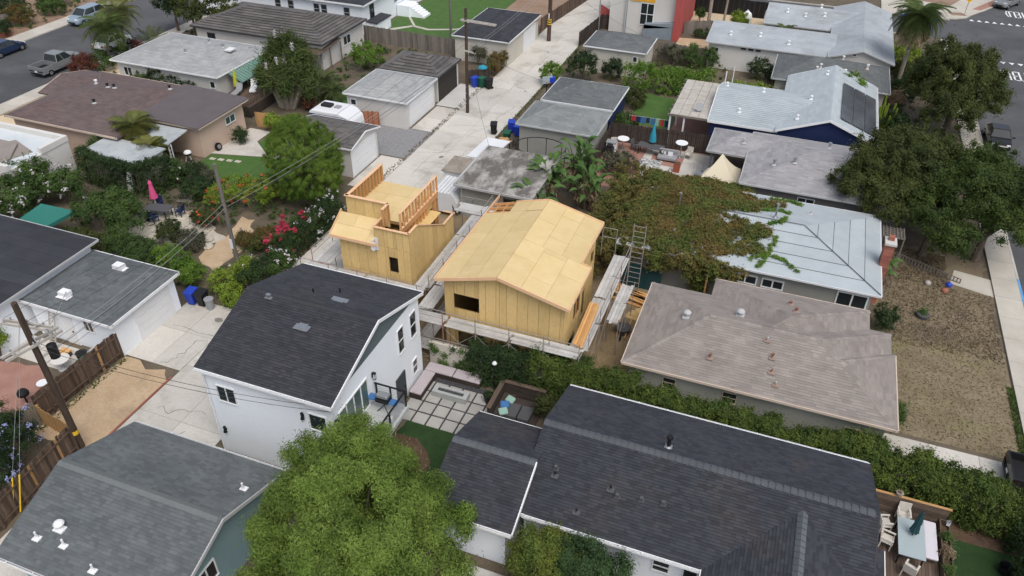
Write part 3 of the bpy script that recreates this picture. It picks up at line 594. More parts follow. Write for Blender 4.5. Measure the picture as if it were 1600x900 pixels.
# two-storey white house
wh=house('white_house','two-storey white stucco house with charcoal gable roof and balcony',[('gx',-22.9,-15.65,20.1,29.2,5.6,1.5)],'stucco_white','shingle_charcoal',oh=.2,exposure=.14,width=.3,caps='parts',gable='gable_slate',fascia=.15,lift=.026,rakes={0:('shingle_charcoal','trim_white')})
gutter(wh,'-y',20.09,-22.9,-15.65,5.6,'trim_white',8); gutter(wh,'+y',29.21,-22.9,-15.65,5.6,'trim_white',8)
X,Y=-15.85,20.3
window(wh,'-y',Y,-22.1,-21.05,3.65,4.68,1,frame='trim_white',fw=.05); window(wh,'-y',Y,-17.1,-16.15,3.62,4.66,0,fw=.05)
window(wh,'+x',X,26.5,27.15,3.35,4.95,0,1,fw=.045); window(wh,'+x',X,27.85,28.55,3.35,4.95,0,1,fw=.045); window(wh,'+x',X,27.8,28.35,.85,1.85,0,1,fw=.045)
door(wh,'+x',X,26.02,26.85,0.02,1.98,'door_grey')
window(wh,'+x',X,20.75,23.35,2.78,4.6,3,0,fw=.07,glass='glass_green',name='sliding_door')
def lantern(parent,face,c,a,z):
    mb=MB(); fbox(mb,face,c,a-.05,a+.05,0,.05,z,z+.28); fbox(mb,face,c,a-.07,a+.07,.05,.22,z+.27,z+.31); fbox(mb,face,c,a-.06,a+.06,.07,.20,z-.1,z-.08)
    for s in(-.055,.055):
        for d in(.075,.19): fbox(mb,face,c,a+s-.008,a+s+.008,d-.008,d+.008,z-.08,z+.27)
    o=mb.build('wall_lantern','black_metal',parent); g=MB(); fbox(g,face,c,a-.045,a+.045,.09,.18,z-.07,z+.2); g.build('lamp_glass','lamp_clear',o)
lantern(wh,'+x',X,23.85,4.15); lantern(wh,'+x',X,20.5,4.15)
for a,z in ((-17.4,4.25),(-22.25,1.55)):
    mb=MB(); mb.tube((a,Y-.06,z+.1),(a,Y-.10,z+.3),.07,.07,8); mb.tube((a,Y-.1,z-.06),(a,Y-.09,z+.1),.1,.06,8); mb.box(a-.05,a+.05,Y-.06,Y,z+.02,z+.18); mb.build('flood_light','black_metal',wh)
tag(MB().tube((-22.62,20.22,0),(-22.62,20.22,5.45),.045,.045,8).build('downpipe','trim_white',wh))
box_vent(wh,-19.0,23.4,.62,.5,.08); box_vent(wh,-18.4,25.7,.7,.35,.07); box_vent(wh,-21.5,24.4,.3,.25,.2); 
for x,y in((-20.0,25.9),(-19.0,26.7)): pipe_vent(wh,x,y,.25,.04,base=False)
# balcony with railing
mb=MB(); mb.box(-15.84,-14.05,20.6,24.0,2.5,2.72); bal=mb.build('balcony','deck_grey',wh)
for i in range(12):
    y0=20.6+i*3.4/12; MB().box(-15.82,-14.07,y0+.006,y0+.276,2.721,2.735,random.random()).build('deck_board','deck_grey',bal)
for (x,y) in((-14.15,23.9),(-14.15,22.3),(-14.15,20.7),(-15.72,23.9),(-14.95,23.9)): MB().box(x-.035,x+.035,y-.035,y+.035,2.72,3.72).build('rail_post','black_metal',bal)
MB().box(-14.19,-14.11,20.65,23.95,3.72,3.77).build('top_rail','black_metal',bal); MB().box(-15.8,-14.19,23.86,23.94,3.72,3.77).build('top_rail','black_metal',bal)
for k in range(7):
    MB().box(-14.157,-14.143,20.7,23.9,2.84+k*.12,2.85+k*.12).build('rail_cable','steel',bal); MB().box(-15.75,-14.16,23.893,23.907,2.84+k*.12,2.85+k*.12).build('rail_cable','steel',bal)
for y in(20.9,22.3,23.7): MB().bar((-15.84,y,1.7),(-14.5,y,2.48),.08).build('bracket','trim_white',bal)
# low charcoal house, lower right, with a wing on each side
dk=house('charcoal_roof_house','single-storey house with broad charcoal shingled roof and side wings at lower right',[('gx',-7.1,7.15,19.9,28.15,2.8,1.42),('gy',0.9,7.7,8.0,23.45,2.806,1.17),('gx',-10.6,-6.7,18.7,24.75,2.86,1.22)],'stucco_white','shingle_navygrey',oh=.4,exposure=.14,width=.3,caps='parts',cap_mat='cap_bluegrey',lift=.026,rakes={0:('shingle_navygrey','shingle_navygrey'),2:('shingle_navygrey','trim_white')})
gutter(dk,'-y',19.89,-6.65,.9,2.8,'trim_white',8); gutter(dk,'-y',18.69,-10.6,-6.7,2.86,'trim_white',4); gutter(dk,'+y',28.16,-7.1,7.1,2.8,'trim_white',10)
window(dk,'-y',20.3,-1.05,-.3,1.35,2.1,0,1); window(dk,'-y',20.3,.2,.85,.9,2.15,0,1)
pipe_vent(dk,-1.55,24.7,.62,.085,'plastic_black',cap=True,bm='steel')
for (x,y,h) in((-5.85,21.8,.3),(-3.4,21.9,.32),(-4.5,20.6,.25)): pipe_vent(dk,x,y,h,.04,'plastic_black',bm='vent_dark')
for (x,y) in((-5.9,22.1),(-3.05,21.7),(-2.05,21.85),(-1.15,21.95)): box_vent(dk,x,y,.2,.2,.22,'vent_dark')
# tan hipped house
tan=house('tan_roof_house','sage-walled house with tan hipped shingle roof and rust-stained vents',[('h',-5.1,8.2,30.85,38.5,2.8,1.45),('h',0.6,8.4,30.83,36.65,2.808,1.10),('h',-1.6,7.1,31.5,40.25,2.81,1.62)],'stucco_sage','shingle_tan',trim='trim_tan',oh=.4,exposure=.16,width=.5,fascia=.12,caps='join',regular=True,lift=.02)
for a0,a1,z0,z1 in((-2.9,-2.2,1.5,2.2),(.2,.95,1.5,2.22),(6.2,7.2,1.0,1.9)): window(tan,'-y',31.25,a0,a1,z0,z1,0,1,frame='trim_tan',fw=.04)
for (x,y,m,c) in((-.8,32.2,'rust',True),(2.2,33.0,'rust',True),(2.3,32.2,'rust',False),(2.6,31.6,'trim_grey',False),(1.8,33.9,'trim_grey',False)): pipe_vent(tan,x,y,.26,.045,m,cap=c,bm='tan_metal')
turbine(tan,-2.5,34.6,'trim_grey'); turbine(tan,.2,35.6,'trim_grey'); pipe_vent(tan,3.0,36.8,.3,.09,'rust',bm='tan_metal'); pipe_vent(tan,2.7,38.0,.26,.09,'rust',bm='tan_metal')
# white rolled-roof house
lb=house('white_roll_roof_house','grey stucco house with pale white rolled hip roof half buried in vines',[('h',-8.2,7.75,42.0,51.8,2.8,.95)],'stucco_grey','metal_white',trim='tin_white',oh=.4,exposure=1.02,width=40,caps=None,lift=.02,fascia=.1)
for a0,a1,z0,z1,nv in((-.7,.75,1.5,2.2,1),(1.0,2.35,1.5,2.2,1),(5.4,7.2,1.35,2.4,1),(-6.2,-5.2,1.5,2.2,1),(-4.8,-4.3,1.5,2.0,0),(-3.0,-2.4,1.3,2.1,0)): window(lb,'-y',42.4,a0,a1,z0,z1,nv,fw=.09)
pipe_vent(lb,1.0,47.4,1.0,.07,'steel',cap=True,bm='steel'); pipe_vent(lb,-5.2,46.8,1.1,.06,'steel',cap=True); pipe_vent(lb,3.2,49.5,.2,.05,'steel')
# seams of the roll roofing
mb=MB()
for k,(p,q) in enumerate([((7.7,42.05,2.85),(2.87,46.9,3.79)),((2.87,46.9,3.79),(-3.2,46.9,3.79))]): mb.bar(Vector(p)+Vector((0,0,.03)),Vector(q)+Vector((0,0,.03)),.05,.02)
mb.build('roof_seam','vent_dark',lb)
zl_=lambda d: 2.8+.95*min(d,4.9)/4.9+.035
for k in range(1,5):
    d=k*1.0; MB().bar((-1.0,42+d,zl_(d)),(7.75-d,42+d,zl_(d)),.022,.012).build('roof_seam','vent_dark',lb); MB().bar((7.75-d,42+d,zl_(d)),(7.75-d,51.8-d,zl_(d)),.022,.012).build('roof_seam','vent_dark',lb)
# brick chimney
mb=MB()
for k in range(30):
    z=k*.145
    for (x0,x1,y0,y1) in ((7.5,7.95,45.3,45.52),(7.97,8.3,45.3,45.52),(7.5,7.72,45.54,46.1),(8.08,8.3,45.54,46.1)): MB
    mb.box(7.6,8.15,45.35,46.15,z+.008,z+.138,random.random())
mb.box(7.63,8.12,45.38,46.12,0,4.35,.2); ch=mb.build('chimney','brick_red',lb); MB().box(7.54,8.21,45.29,46.21,4.36,4.5).build('chimney_cap','new_concrete',ch); MB().obox((7.88,45.9,4.62),(.32,.35,.25)).build('flue','brick_red',ch)
# grey hipped house behind it
gh=house('warm_grey_house','grey house with pale grey hipped shingle roof beside the tan canvas tent',[('h',-1.9,9.5,53.1,62.4,2.8,1.35),('h',-5.0,4.0,57.9,62.45,2.6,.9)],'stucco_greybrown','shingle_warmgrey',trim='trim_grey',oh=.35,exposure=.19,width=.55,fascia=.1,nowall=(1,))
window(gh,'-y',53.45,2.3,3.5,1.6,2.35,1); window(gh,'-x',-1.55,55.2,56.6,1.3,2.3,1,frame='trim_grey')
for p in((-4.6,58.3),(-4.6,62.0)): MB().box(p[0]-.06,p[0]+.06,p[1]-.06,p[1]+.06,0,2.5).build('porch_post','stucco_greybrown',gh)
for x,y in((.2,55.6),(3.9,59.8),(1.6,56.0)): pipe_vent(gh,x,y,.4,.08,'steel',cap=True)
pipe_vent(gh,-2.4,59.2,.35,.06,'trim_grey',cap=True)
# navy house with white roof and solar collectors
nv=house('navy_house','navy-walled house with white metal roof and three roof collectors',[('gx',-5.8,4.0,63.3,72.5,2.8,1.2),('gy',-.3,7.6,63.0,76.0,3.0,1.5)],'navy','metal_white',oh=.2,exposure=.25,width=.9,lift=.03,caps=None,fascia=.16)
for k in range(3):
    y0,y1=64.2+k*0,72.3; x0=4.45+k*1.0; z0=3.0+1.5*(1-(x0-3.65)/3.95); z1=3.0+1.5*(1-(x0+.94-3.65)/3.95)
    MB().slab([(x0,y0,z0+.16),(x0+.94,y0,z1+.16),(x0+.94,y1,z1+.16),(x0,y1,z0+.16)],.07,.5).build('solar_collector','solar',nv)
for x,y in((-3.5,64.9),(-2.0,68.9),(1.2,64.5),(2.0,68.4),(-5.2,69.5),(3.0,74)): pipe_vent(nv,x,y,.3,.07,'pvc',cap=True,bm='trim_white')
MB().tube((-5.6,71.5,2.9),(-5.6,71.5,4.2),.05).tube((-5.0,71.9,2.9),(-5.0,71.9,4.6),.03).build('mast','pvc',nv)
# hipped grey house in front of the white terrace
h8=house('dark_hip_house','house with dark green-grey hipped roof in front of the white gable',[('h',-1.75,8.75,75.3,82.3,2.8,1.35)],'stucco_cream','shingle_darkgrey',trim='trim_grey',oh=.4,exposure=.2,width=.6,fascia=.1)
for x,y in((2.1,76.9),(2.4,77.3),(4.6,77.0),(1.8,75.9),(4.3,80.0),(6.5,78.5)): pipe_vent(h8,x,y,.4,.07,'pvc',cap=True,bm='trim_tan')
# white terrace with grey metal roofs
h9=house('white_terrace','long low white terrace with weathered grey metal roofs and courtyard windows',[('shed',-9.2,3.6,83.4,88.6,2.75,.75),('gy',3.0,9.2,82.9,101.0,2.95,.95),('gx',-4.2,6.5,92.4,100.8,2.7,1.1)],'stucco_offwhite','metal_grey',trim='trim_grey',oh=.3,exposure=1.2,width=3.0,caps=None,fascia=.1)
for a0,a1,z0,z1 in((-8.6,-7.8,1.7,2.2),(-5.6,-5.0,2.25,2.55),(-4.85,-4.25,2.25,2.55),(-4.1,-3.5,2.25,2.55)): window(h9,'-y',83.7,a0,a1,z0,z1,0,frame='trim_grey',fw=.05)
for a in(-3.6,1.0,2.2): window(h9,'-y',92.7,a,a+1.0,1.5,2.4,1,fw=.06)
window(h9,'-y',83.2,7.0,8.0,1.6,2.5,1); window(h9,'-y',83.2,5.2,5.6,3.2,3.5,0,frame='trim_white')
for x,y in((-7,85.5),(-4,86),(-1,85),(0,94.5),(2,95),(-2,95),(1.5,97)): pipe_vent(h9,x,y,.35,.09,'pvc',cap=True,bm='trim_white')
# ---------------------------------------------------------------- left side
lg=house('left_garage','white garage with grey-green hipped roof and two white attic vents at left',[('h',-38.8,-32.2,23.65,29.25,2.6,.95)],'stucco_white','shingle_greengrey',oh=.3,exposure=.15,width=.45,caps='join',fascia=.15,cat='garage')
window(lg,'-y',23.95,-34.65,-33.95,1.35,2.2,1); garage_door(lg,'+x',-32.5,25.6,28.3,2.1,'trim_white',4); door(lg,'-y',23.95,-36.3,-35.6,0,1.95,'trim_white')
for x,y in((-36.2,24.6),(-35.0,27.6)):
    z=roof_z(lg,x,y); mb=MB(); mb.obox((x,y,z+.03),(.85,.6,.05)); mb.obox((x,y+.05,z+.2),(.6,.45,.3)); mb.build('attic_vent','trim_white',lg)
bl=house('left_dark_house','white house with black rolled roof and white rake board at left edge',[('flat',-60,-38.5,20.2,29.6,3.25,0)],'stucco_white','shingle_charcoal',trim='trim_grey',oh=.4,exposure=1.0,width=6,caps=None,fascia=.12)
wf=thing('flat_roof_building','white flat-roofed stucco building with parapet at left edge','house',(-58,34,0))
MB().box(-66,-51.6,34.5,40.1,0,3.0).build('wall','stucco_offwhite',wf); MB().box(-65.8,-51.8,34.7,39.9,3.0,3.05).build('roof','membrane_white',wf)
for b in((-66,-51.55,39.85,40.15),(-51.85,-51.55,37.6,39.85),(-66,-51.55,34.5,34.8),):
    MB().box(b[0],b[1],b[2],b[3],3.0,3.45).build('parapet','stucco_offwhite',wf)
MB().poly([(-56.5,34.2,2.6),(-52.0,34.2,2.6),(-52.0,37.5,2.95),(-54.2,37.9,3.6),(-56.5,36.0,3.3)]).slab([(-56.6,33.9,2.62),(-51.9,33.9,2.62),(-53.6,37.5,3.62),(-56.6,37.5,3.62)],.1).build('tile_roof','shingle_tan',wf)
bh=house('brown_house','pink stucco house with brown hipped roof near the left street',[('h',-60.6,-48.8,42.2,52.9,2.8,1.25),('gx',-62.0,-53,47.0,52.8,2.75,.7),('flat',-51.5,-43.95,45.9,52.5,2.86,0)],'stucco_pink','shingle_brown',trim='trim_tan',oh=.4,exposure=.17,width=.6,fascia=.14)
MB().slab([(-52.2,45.75,3.16),(-43.9,45.75,2.9),(-43.9,52.6,2.9),(-50.6,52.6,3.2)],.06).build('roll_roof','roll_brown',bh); window(bh,'+x',-44.35,49.55,50.85,1.5,2.2,1,glass='glass_green')
MB().slab([(-49.3,43.4,2.45),(-45.0,43.4,2.4),(-45.0,45.8,2.62),(-49.3,45.8,2.62)],.08).build('porch_roof','membrane_grey',bh)
for x,y in((-45.1,43.5),(-47.2,43.5),(-49.2,43.5)):
    mb=MB(); mb.bar((x,y,0),(x,y,2.4),.05); mb.bar((x+.3,y,0),(x+.3,y,2.4),.05)
    for k in range(7): mb.bar((x,y,k*.34),(x+.3,y,(k+1)*.34),.03); 
    mb.build('porch_post','trim_white',bh)
for x,y,c in((-56.6,48.6,True),(-54.6,47.9,False),(-54.0,48.0,False),(-53.9,45.5,False),(-50.8,50.9,False)): pipe_vent(bh,x,y,.3,.08,'trim_white' if c else 'plastic_black',cap=True)
sl=house('slate_tile_house','cream house with dark slate-tile hipped roof and brown lean-to',[('h',-61.8,-45.4,66.9,76.2,2.8,1.45)],'stucco_offwhite','tile_slate',trim='trim_dark',oh=.4,exposure=.42,width=1.2,regular=True,lift=.08,fascia=.1)
MB().slab([(-49.5,66.0,2.2),(-45.3,66.0,2.1),(-45.3,70.4,2.5),(-49.5,70.4,2.6)],.08).build('lean_to_roof','deck_brown',sl); MB().box(-49.3,-45.5,66.2,66.3,0,2.1).build('lean_to_wall','stucco_greybrown',sl)
for p in((-45.4,66.1),(-45.4,68.2),(-45.4,70.3)): MB().box(p[0]-.06,p[0]+.06,p[1]-.06,p[1]+.06,0,2.2).build('post','fence_grey',sl)
window(sl,'-y',67.3,-60,-59,1.2,2.2,1,frame='trim_dark'); window(sl,'+x',-45.8,71.5,73.0,1.2,2.2,1); mb=MB(); mb.obox((-48.6,70.0,3.55),(.9,.7,.1),rx=R(16)); mb.build('skylight','table_glass',sl)
bw=house('big_white_house','large white house with dark roof and white steps at top',[('h',-72,-47.0,78.4,96,3.45,1.8)],'stucco_white','shingle_charcoal',oh=.4,exposure=.3,width=.8)
for a in(-59.2,-57.4,-53.9,-52.9,-49.9): window(bw,'-y',78.8,a,a+.8,1.7,2.9,0,1,frame='trim_grey',fw=.05)
window(bw,'+x',-47.4,80.3,81.3,1.3,3.0,0,frame='trim_dark'); window(bw,'+x',-47.4,86.3,87.1,1.7,2.9,0,1,frame='trim_grey')
MB().box(-47.3,-46.0,79.2,82.6,0,1.35).build('bay','stucco_white',bw); MB().slab([(-47.3,79.1,1.5),(-45.9,79.1,1.4),(-45.9,82.7,1.4),(-47.3,82.7,1.5)],.1).build('bay_roof','shingle_charcoal',bw)
for k in range(6): MB().box(-45.6+k*.32,-45.28+k*.32,86.9,88.6,0,1.2-k*.19).build('step','stucco_white',bw)
MB().box(-47.3,-45.6,86.7,88.9,0,1.3).build('stair_landing','stucco_white',bw)
g1=house('grey_hip_house','pale house with light grey hipped roof and green striped awning',[('h',-62.1,-49.6,55.6,64.3,2.8,1.25)],'stucco_offwhite','shingle_lightgrey',oh=.4,exposure=.2,width=.7,fascia=.1)
window(g1,'-y',56.0,-50.9,-50.3,1.5,2.2,0); window(g1,'+x',-50.0,58.5,61.0,.3,2.1,2,frame='trim_white'); window(g1,'-y',56.0,-61,-60,1.3,2.2,1)
aw=MB().slab([(-49.6,57.2,2.65),(-48.0,57.0,2.1),(-48.0,62.8,2.1),(-49.6,62.8,2.65)],.06).build('awning','awning_green',g1)
for k in range(14): MB().bar((-49.6,57.4+k*.4,2.69),(-48.0,57.3+k*.4,2.14),.05,.04).build('awning_rib','fabric_mint',aw)
for x,y in((-55,58.2),(-54.3,60.9),(-52.5,60.6)): pipe_vent(g1,x,y,.3,.08,'steel',cap=True)
mb=MB(); mb.obox((-51.6,60.5,3.62),(.7,.9,.12)); mb.build('skylight','tin_white',g1)
# ---------------------------------------------------------------- garages along the alley
ga=house('white_garage','white garage with pale grey hipped roof beside the alley utility pole',[('h',-37.4,-31.0,57.3,63.7,2.6,1.0)],'stucco_offwhite','shingle_lightgrey',oh=.25,exposure=.2,width=.6,fascia=.1,cat='garage'); garage_door(ga,'+x',-31.25,58.3,63.0,2.1,'trim_white'); window(ga,'-y',57.55,-36.8,-36.2,1.5,2.1,0)
gb_=house('tile_garage','garage with dark slate-tile roof and dark brown roller door',[('h',-37.3,-31.0,63.9,69.2,2.6,1.0)],'stucco_offwhite','tile_slate',trim='trim_dark',oh=.25,exposure=.42,width=1.2,regular=True,lift=.08,fascia=.1,cat='garage'); garage_door(gb_,'+x',-31.25,64.4,68.4,2.2,'door_brown')
gc=house('gable_garage','garage with dark brown shingle roof half hidden by the round pine',[('gx',-37.2,-30.9,47.6,52.3,2.6,.6)],'stucco_offwhite','tile_slate',oh=.25,exposure=.2,width=.6,fascia=.1,cat='garage'); garage_door(gc,'+x',-31.15,47.9,51.6,2.2,'trim_white')
gd=house('far_dark_garage','long cream garage with dark hipped roof beyond the wooden fence',[('h',-34.7,-28.2,75.2,85.6,2.7,1.0)],'stucco_cream','shingle_charcoal',oh=.25,exposure=.25,width=.7,fascia=.1,cat='garage'); garage_door(gd,'+x',-28.45,80.5,84.2,2.1,'trim_white')
ge=house('small_cream_garage','small cream garage with green-grey hipped roof below the modern house',[('h',-20.8,-14.2,77.4,82.6,2.7,1.0)],'stucco_cream','shingle_darkgrey',oh=.25,exposure=.2,width=.6,fascia=.1,cat='garage'); window(ge,'-y',77.65,-15.6,-15.1,1.6,2.2,0)
gf=house('dark_hip_garage','garage with dark grey hipped roof and basketball hoop on the alley side',[('h',-20.3,-13.7,62.3,68.0,2.75,1.15)],'navy','shingle_darkgrey',oh=.25,exposure=.2,width=.6,fascia=.12,cat='garage',cap_mat='cap_greengrey')
gg=house('pale_hip_garage','grey garage with pale grey hipped roof between two other garages',[('h',-20.6,-13.7,56.7,61.85,2.75,1.1)],'stucco_grey','shingle_midgrey',trim='trim_grey',oh=.25,exposure=.2,width=.6,fascia=.1,cat='garage',cap_mat='shingle_greenlt')
gh2=thing('flat_roof_garage','grey garage with flat mottled weathered roof behind the new timber house','garage',(-18,45.5,0))
MB().box(-20.8,-15.4,45.6,51.5,0,2.62).build('wall','stucco_grey',gh2); MB().slab([(-21.1,45.2,2.8),(-15.1,45.2,2.8),(-15.1,51.8,2.9),(-21.1,51.8,2.9)],.12).build('roof','mottled_roof',gh2)
fb=MB(); fb.box(-21.12,-21.0,45.2,51.8,2.70,2.93); fb.build('fascia','trim_grey',gh2); MB().box(-21.12,-15.1,45.13,45.19,2.66,2.83).build('fascia','trim_grey',gh2); window(gh2,'-y',45.6,-17.4,-16.6,1.2,2.2,0,frame='trim_dark'); MB().box(-20.2,-19.8,45.45,45.6,.9,1.6).build('meter_box','plastic_grey',gh2)
# white sheds by the alley
s1=thing('tin_shed','small white shed with rusty flat tin lid by the alley','shed',(-22.3,49.2,0)); MB().box(-23.2,-21.5,48.0,50.2,0,2.05).build('wall','tin_white',s1); MB().slab([(-23.35,47.9,2.2),(-21.4,47.9,2.2),(-21.4,50.4,2.25),(-23.35,50.4,2.25)],.1).build('roof','rust_tin',s1)
s2=thing('carport_cover','flat white panel roof over the bins beside the mottled garage','shed',(-21.5,52.5,0)); MB().slab([(-22.5,50.7,2.2),(-20.6,50.9,2.2),(-20.2,54.4,2.25),(-22.2,54.4,2.25)],.08).build('roof','tin_white',s2)
for p in((-22.2,51),(-22.1,54.2),(-20.8,51),(-20.5,54.2)): MB().bar((*p,0),(*p,2.15),.07).build('post','trim_white',s2)
s3=thing('white_trailer','small white ribbed trailer with sloping end behind the timber building','trailer',(-21.8,46.5,0)); mb=MB(); mb.slab([(-22.9,45.2,1.9),(-21.3,45.2,1.9),(-21.3,47.8,1.9),(-22.9,47.8,1.9)],1.6); mb.slab([(-21.3,45.2,1.89),(-20.9,45.2,1.2),(-20.9,47.8,1.2),(-21.3,47.8,1.89)],.8); mb.build('body','tin_white',s3)
for k in range(6): MB().box(-22.85+k*.28,-22.80+k*.28,45.2,47.8,1.9,1.93).build('rib','trim_grey',s3)
for y in(45.9,47.1): MB().tube((-22.9,y,.32),(-21.2,y,.32),.32,.32,14).build('wheel','rubber',s3)
# modern white / red / yellow house at the top
mo=thing('modern_house','modern white house with red side walls and a yellow panel at top','house',(-17,91,0))
MB().box(-21.6,-13.9,91.2,101,0,6.4).build('wall','stucco_offwhite',mo); MB().box(-13.9,-13.2,90.4,101,0,6.6).build('red_wall','red_panel',mo); MB().box(-17.3,-13.9,90.5,91.2,0,1.45).slab([(-17.3,90.5,1.5),(-13.9,90.5,1.95),(-13.9,91.19,1.95),(-17.3,91.19,1.5)],.5).build('corrugated_panel','corrugated',mo)
MB().slab([(-19.2,91.12,6.4),(-16.4,91.12,6.4),(-16.4,91.2,6.4),(-19.2,91.2,6.4)],2.6).build('yellow_panel','yellow_panel',mo); window(mo,'-y',91.2,-18.0,-16.4,1.2,3.7,1,1,frame='trim_white',fw=.07); MB().box(-19.75,-19.55,91.0,91.2,0,6.4).build('downpipe','trim_grey',mo)
MB().slab([(-23.0,92.3,2.6),(-20.6,92.3,1.4),(-20.6,92.5,1.4),(-23.0,92.5,2.6)],1.4).build('red_fin','red_panel',mo)
MB().slab([(-21.9,91.0,6.55),(-13.1,90.3,6.7),(-13.1,101.3,6.7),(-21.9,101.3,6.55)],.2).build('roof','trim_grey',mo)
# ---------------------------------------------------------------- timber buildings under construction
def prism(mb,face,c,pts,t,shade=.5):
    """pts: polygon (a,z) on a wall plane, thickness t outward"""
    f={'-y':lambda a,d,z:(a,c-d,z),'+y':lambda a,d,z:(a,c+d,z),'+x':lambda a,d,z:(c+d,a,z),'-x':lambda a,d,z:(c-d,a,z)}[face]
    k=len(mb.v); n=len(pts); mb.v+=[f(a,t,z) for a,z in pts]+[f(a,0,z) for a,z in pts]
    fl=face in('+y','-x'); fr=tuple(range(k,k+n)); mb.f.append(fr[::-1] if fl else fr); bk=tuple(range(k+2*n-1,k+n-1,-1)); mb.f.append(bk[::-1] if fl else bk)
    for i in range(n):
        q=(k+(i+1)%n,k+i,k+n+i,k+n+(i+1)%n); mb.f.append(q[::-1] if fl else q)
    mb.sh+=[shade]*(n+2)
def osb_wall(root,face,c,a0,a1,z0,top,openings=(),col=.61,lift=2.7,breaks=()):
    """sheathing panels in columns, each its own sheet, with openings left open"""
    cuts=sorted(set([a0,a1]+[o[i] for o in openings for i in(0,1)]+list(breaks)+[a0+col*k for k in range(1,int((a1-a0)/col)+1) if a1-(a0+col*k)>.12]))
    back=MB()
    for a,b in zip(cuts,cuts[1:]):
        if b-a<.02: continue
        seg=[(z0,None)]; ops=sorted([o for o in openings if o[0]<=a+1e-6 and o[1]>=b-1e-6],key=lambda o:o[2])
        ivs=[]; z=z0
        for o in ops: ivs.append((z,o[2])); z=o[3]
        ivs.append((z,None))
        for (lo,hi) in ivs:
            ta,tb=top(a),top(b)
            if hi is None and lo<lift<min(ta,tb)-.3: parts=[(lo,lift),(lift,None)]
            else: parts=[(lo,hi)]
            for (l,h) in parts:
                ga=.011; pa=[(a+ga,l+ga),(b-ga,l+ga),(b-ga,(tb if h is None else h)-ga),(a+ga,(ta if h is None else h)-ga)]
                mb=MB(); prism(mb,face,c,pa,.022,random.random()); mb.build('wall_sheet','osb',root)
                prism(back,face,c,[(a,l),(b,l),(b,tb if h is None else h),(a,ta if h is None else h)],-.08)
    back.build('wall_frame','osb_seam',root)
def roof_sheets(root,poly,row=1.22,wid=2.44,name='roof_sheet',m='osb_roof',seed=1,thick=.10):
    """roof deck of sheathing sheets; poly[0]->poly[1] is the eave"""
    P_=[Vector(p) for p in poly]; u=(P_[1]-P_[0]).normalized(); n=(P_[1]-P_[0]).cross(P_[-1]-P_[0]).normalized(); v=n.cross(u); o=P_[0]
    deck=MB(); deck.slab([tuple(p) for p in P_],thick); dk_=deck.build('roof_deck','osb_seam',root)
    U=(P_[1]-P_[0]).length; V=(P_[-1]-P_[0]).dot(v); sk=(P_[-1]-P_[0]).dot(u); nr=max(1,round(V/row)); rw=V/nr
    for j in range(nr):
        x=0 if j%2==0 else -wid/2
        while x<U-.01:
            a,b=max(0,x),min(U,x+wid); x+=wid
            if b-a<.1: continue
            g=.008; q=[o+u*(a+g)+v*(j*rw+g),o+u*(b-g)+v*(j*rw+g),o+u*(b-g)+v*((j+1)*rw-g),o+u*(a+g)+v*((j+1)*rw-g)]
            mb=MB(); mb.slab([tuple(p+n*.012) for p in q],.012,random.random()); mb.build(name,m,dk_)
# --- two-storey gabled timber house
oR=thing('timber_house','two-storey unfinished timber house sheathed in yellow panels with low gable roof','house',(-12,31.2,0))
topR=lambda x: 6.30-(abs(x+12.1)*(.278 if x<-12.1 else .25))
osb_wall(oR,'-y',31.2,-15.35,-8.45,0,topR,[(-14.8,-13.3,3.4,4.42),(-14.6,-13.4,.6,1.8)],breaks=(-12.1,))
osb_wall(oR,'+x',-8.47,31.2,34.75,0,lambda y:5.36,[(33.1,34.35,2.75,4.0),(32.4,33.6,.4,1.9)]); osb_wall(oR,'+x',-8.98,34.75,39.3,0,lambda y:5.48,[(38.35,39.0,3.1,4.0),(36.2,37.4,.2,2.1)]); osb_wall(oR,'-y',34.75,-8.98,-8.47,0,lambda x:5.4)
osb_wall(oR,'-x',-15.35,31.2,39.3,0,lambda y:5.42,[(33,34,3.2,4.3),(36,37,3.2,4.3)]); osb_wall(oR,'+y',39.3,-15.35,-8.98,0,topR,[],breaks=(-12.1,))
zl=lambda x: 6.42-.278*(-12.1-x); zr_=lambda x: 6.42-.25*(x+12.1)
roof_sheets(oR,[(-15.7,38.2,zl(-15.7)),(-15.7,30.8,zl(-15.7)),(-12.1,30.8,6.42),(-12.1,38.2,6.42)]); roof_sheets(oR,[(-14.2,39.5,zl(-14.2)),(-14.2,38.2,zl(-14.2)),(-12.1,38.2,6.42),(-12.1,39.5,6.42)])
roof_sheets(oR,[(-8.1,30.8,zr_(-8.1)),(-8.1,34.85,zr_(-8.1)),(-12.1,34.85,6.42),(-12.1,30.8,6.42)]); roof_sheets(oR,[(-8.65,34.85,zr_(-8.65)),(-8.65,39.5,zr_(-8.65)),(-12.1,39.5,6.42),(-12.1,34.85,6.42)])
def fascia(root,p,q,h=.2,w=.05): MB().bar(Vector(p)+Vector((0,0,-.03)),Vector(q)+Vector((0,0,-.03)),w,h,random.random()).build('fascia_board','fascia_wood',root)
fascia(oR,(-15.72,30.76,zl(-15.72)),(-12.1,30.76,6.42)); fascia(oR,(-12.1,30.76,6.42),(-8.06,30.76,zr_(-8.06))); fascia(oR,(-15.73,30.78,zl(-15.7)),(-15.73,40.5,zl(-15.7))); fascia(oR,(-8.07,30.78,zr_(-8.1)),(-8.07,34.88,zr_(-8.1))); fascia(oR,(-8.62,34.88,zr_(-8.65)),(-8.62,39.55,zr_(-8.65))); fascia(oR,(-8.62,34.88,zr_(-8.65)),(-8.07,34.88,zr_(-8.1))); fascia(oR,(-12.1,39.53,6.42),(-8.62,39.53,zr_(-8.65))); fascia(oR,(-14.2,39.53,zl(-14.2)),(-12.1,39.53,6.42))
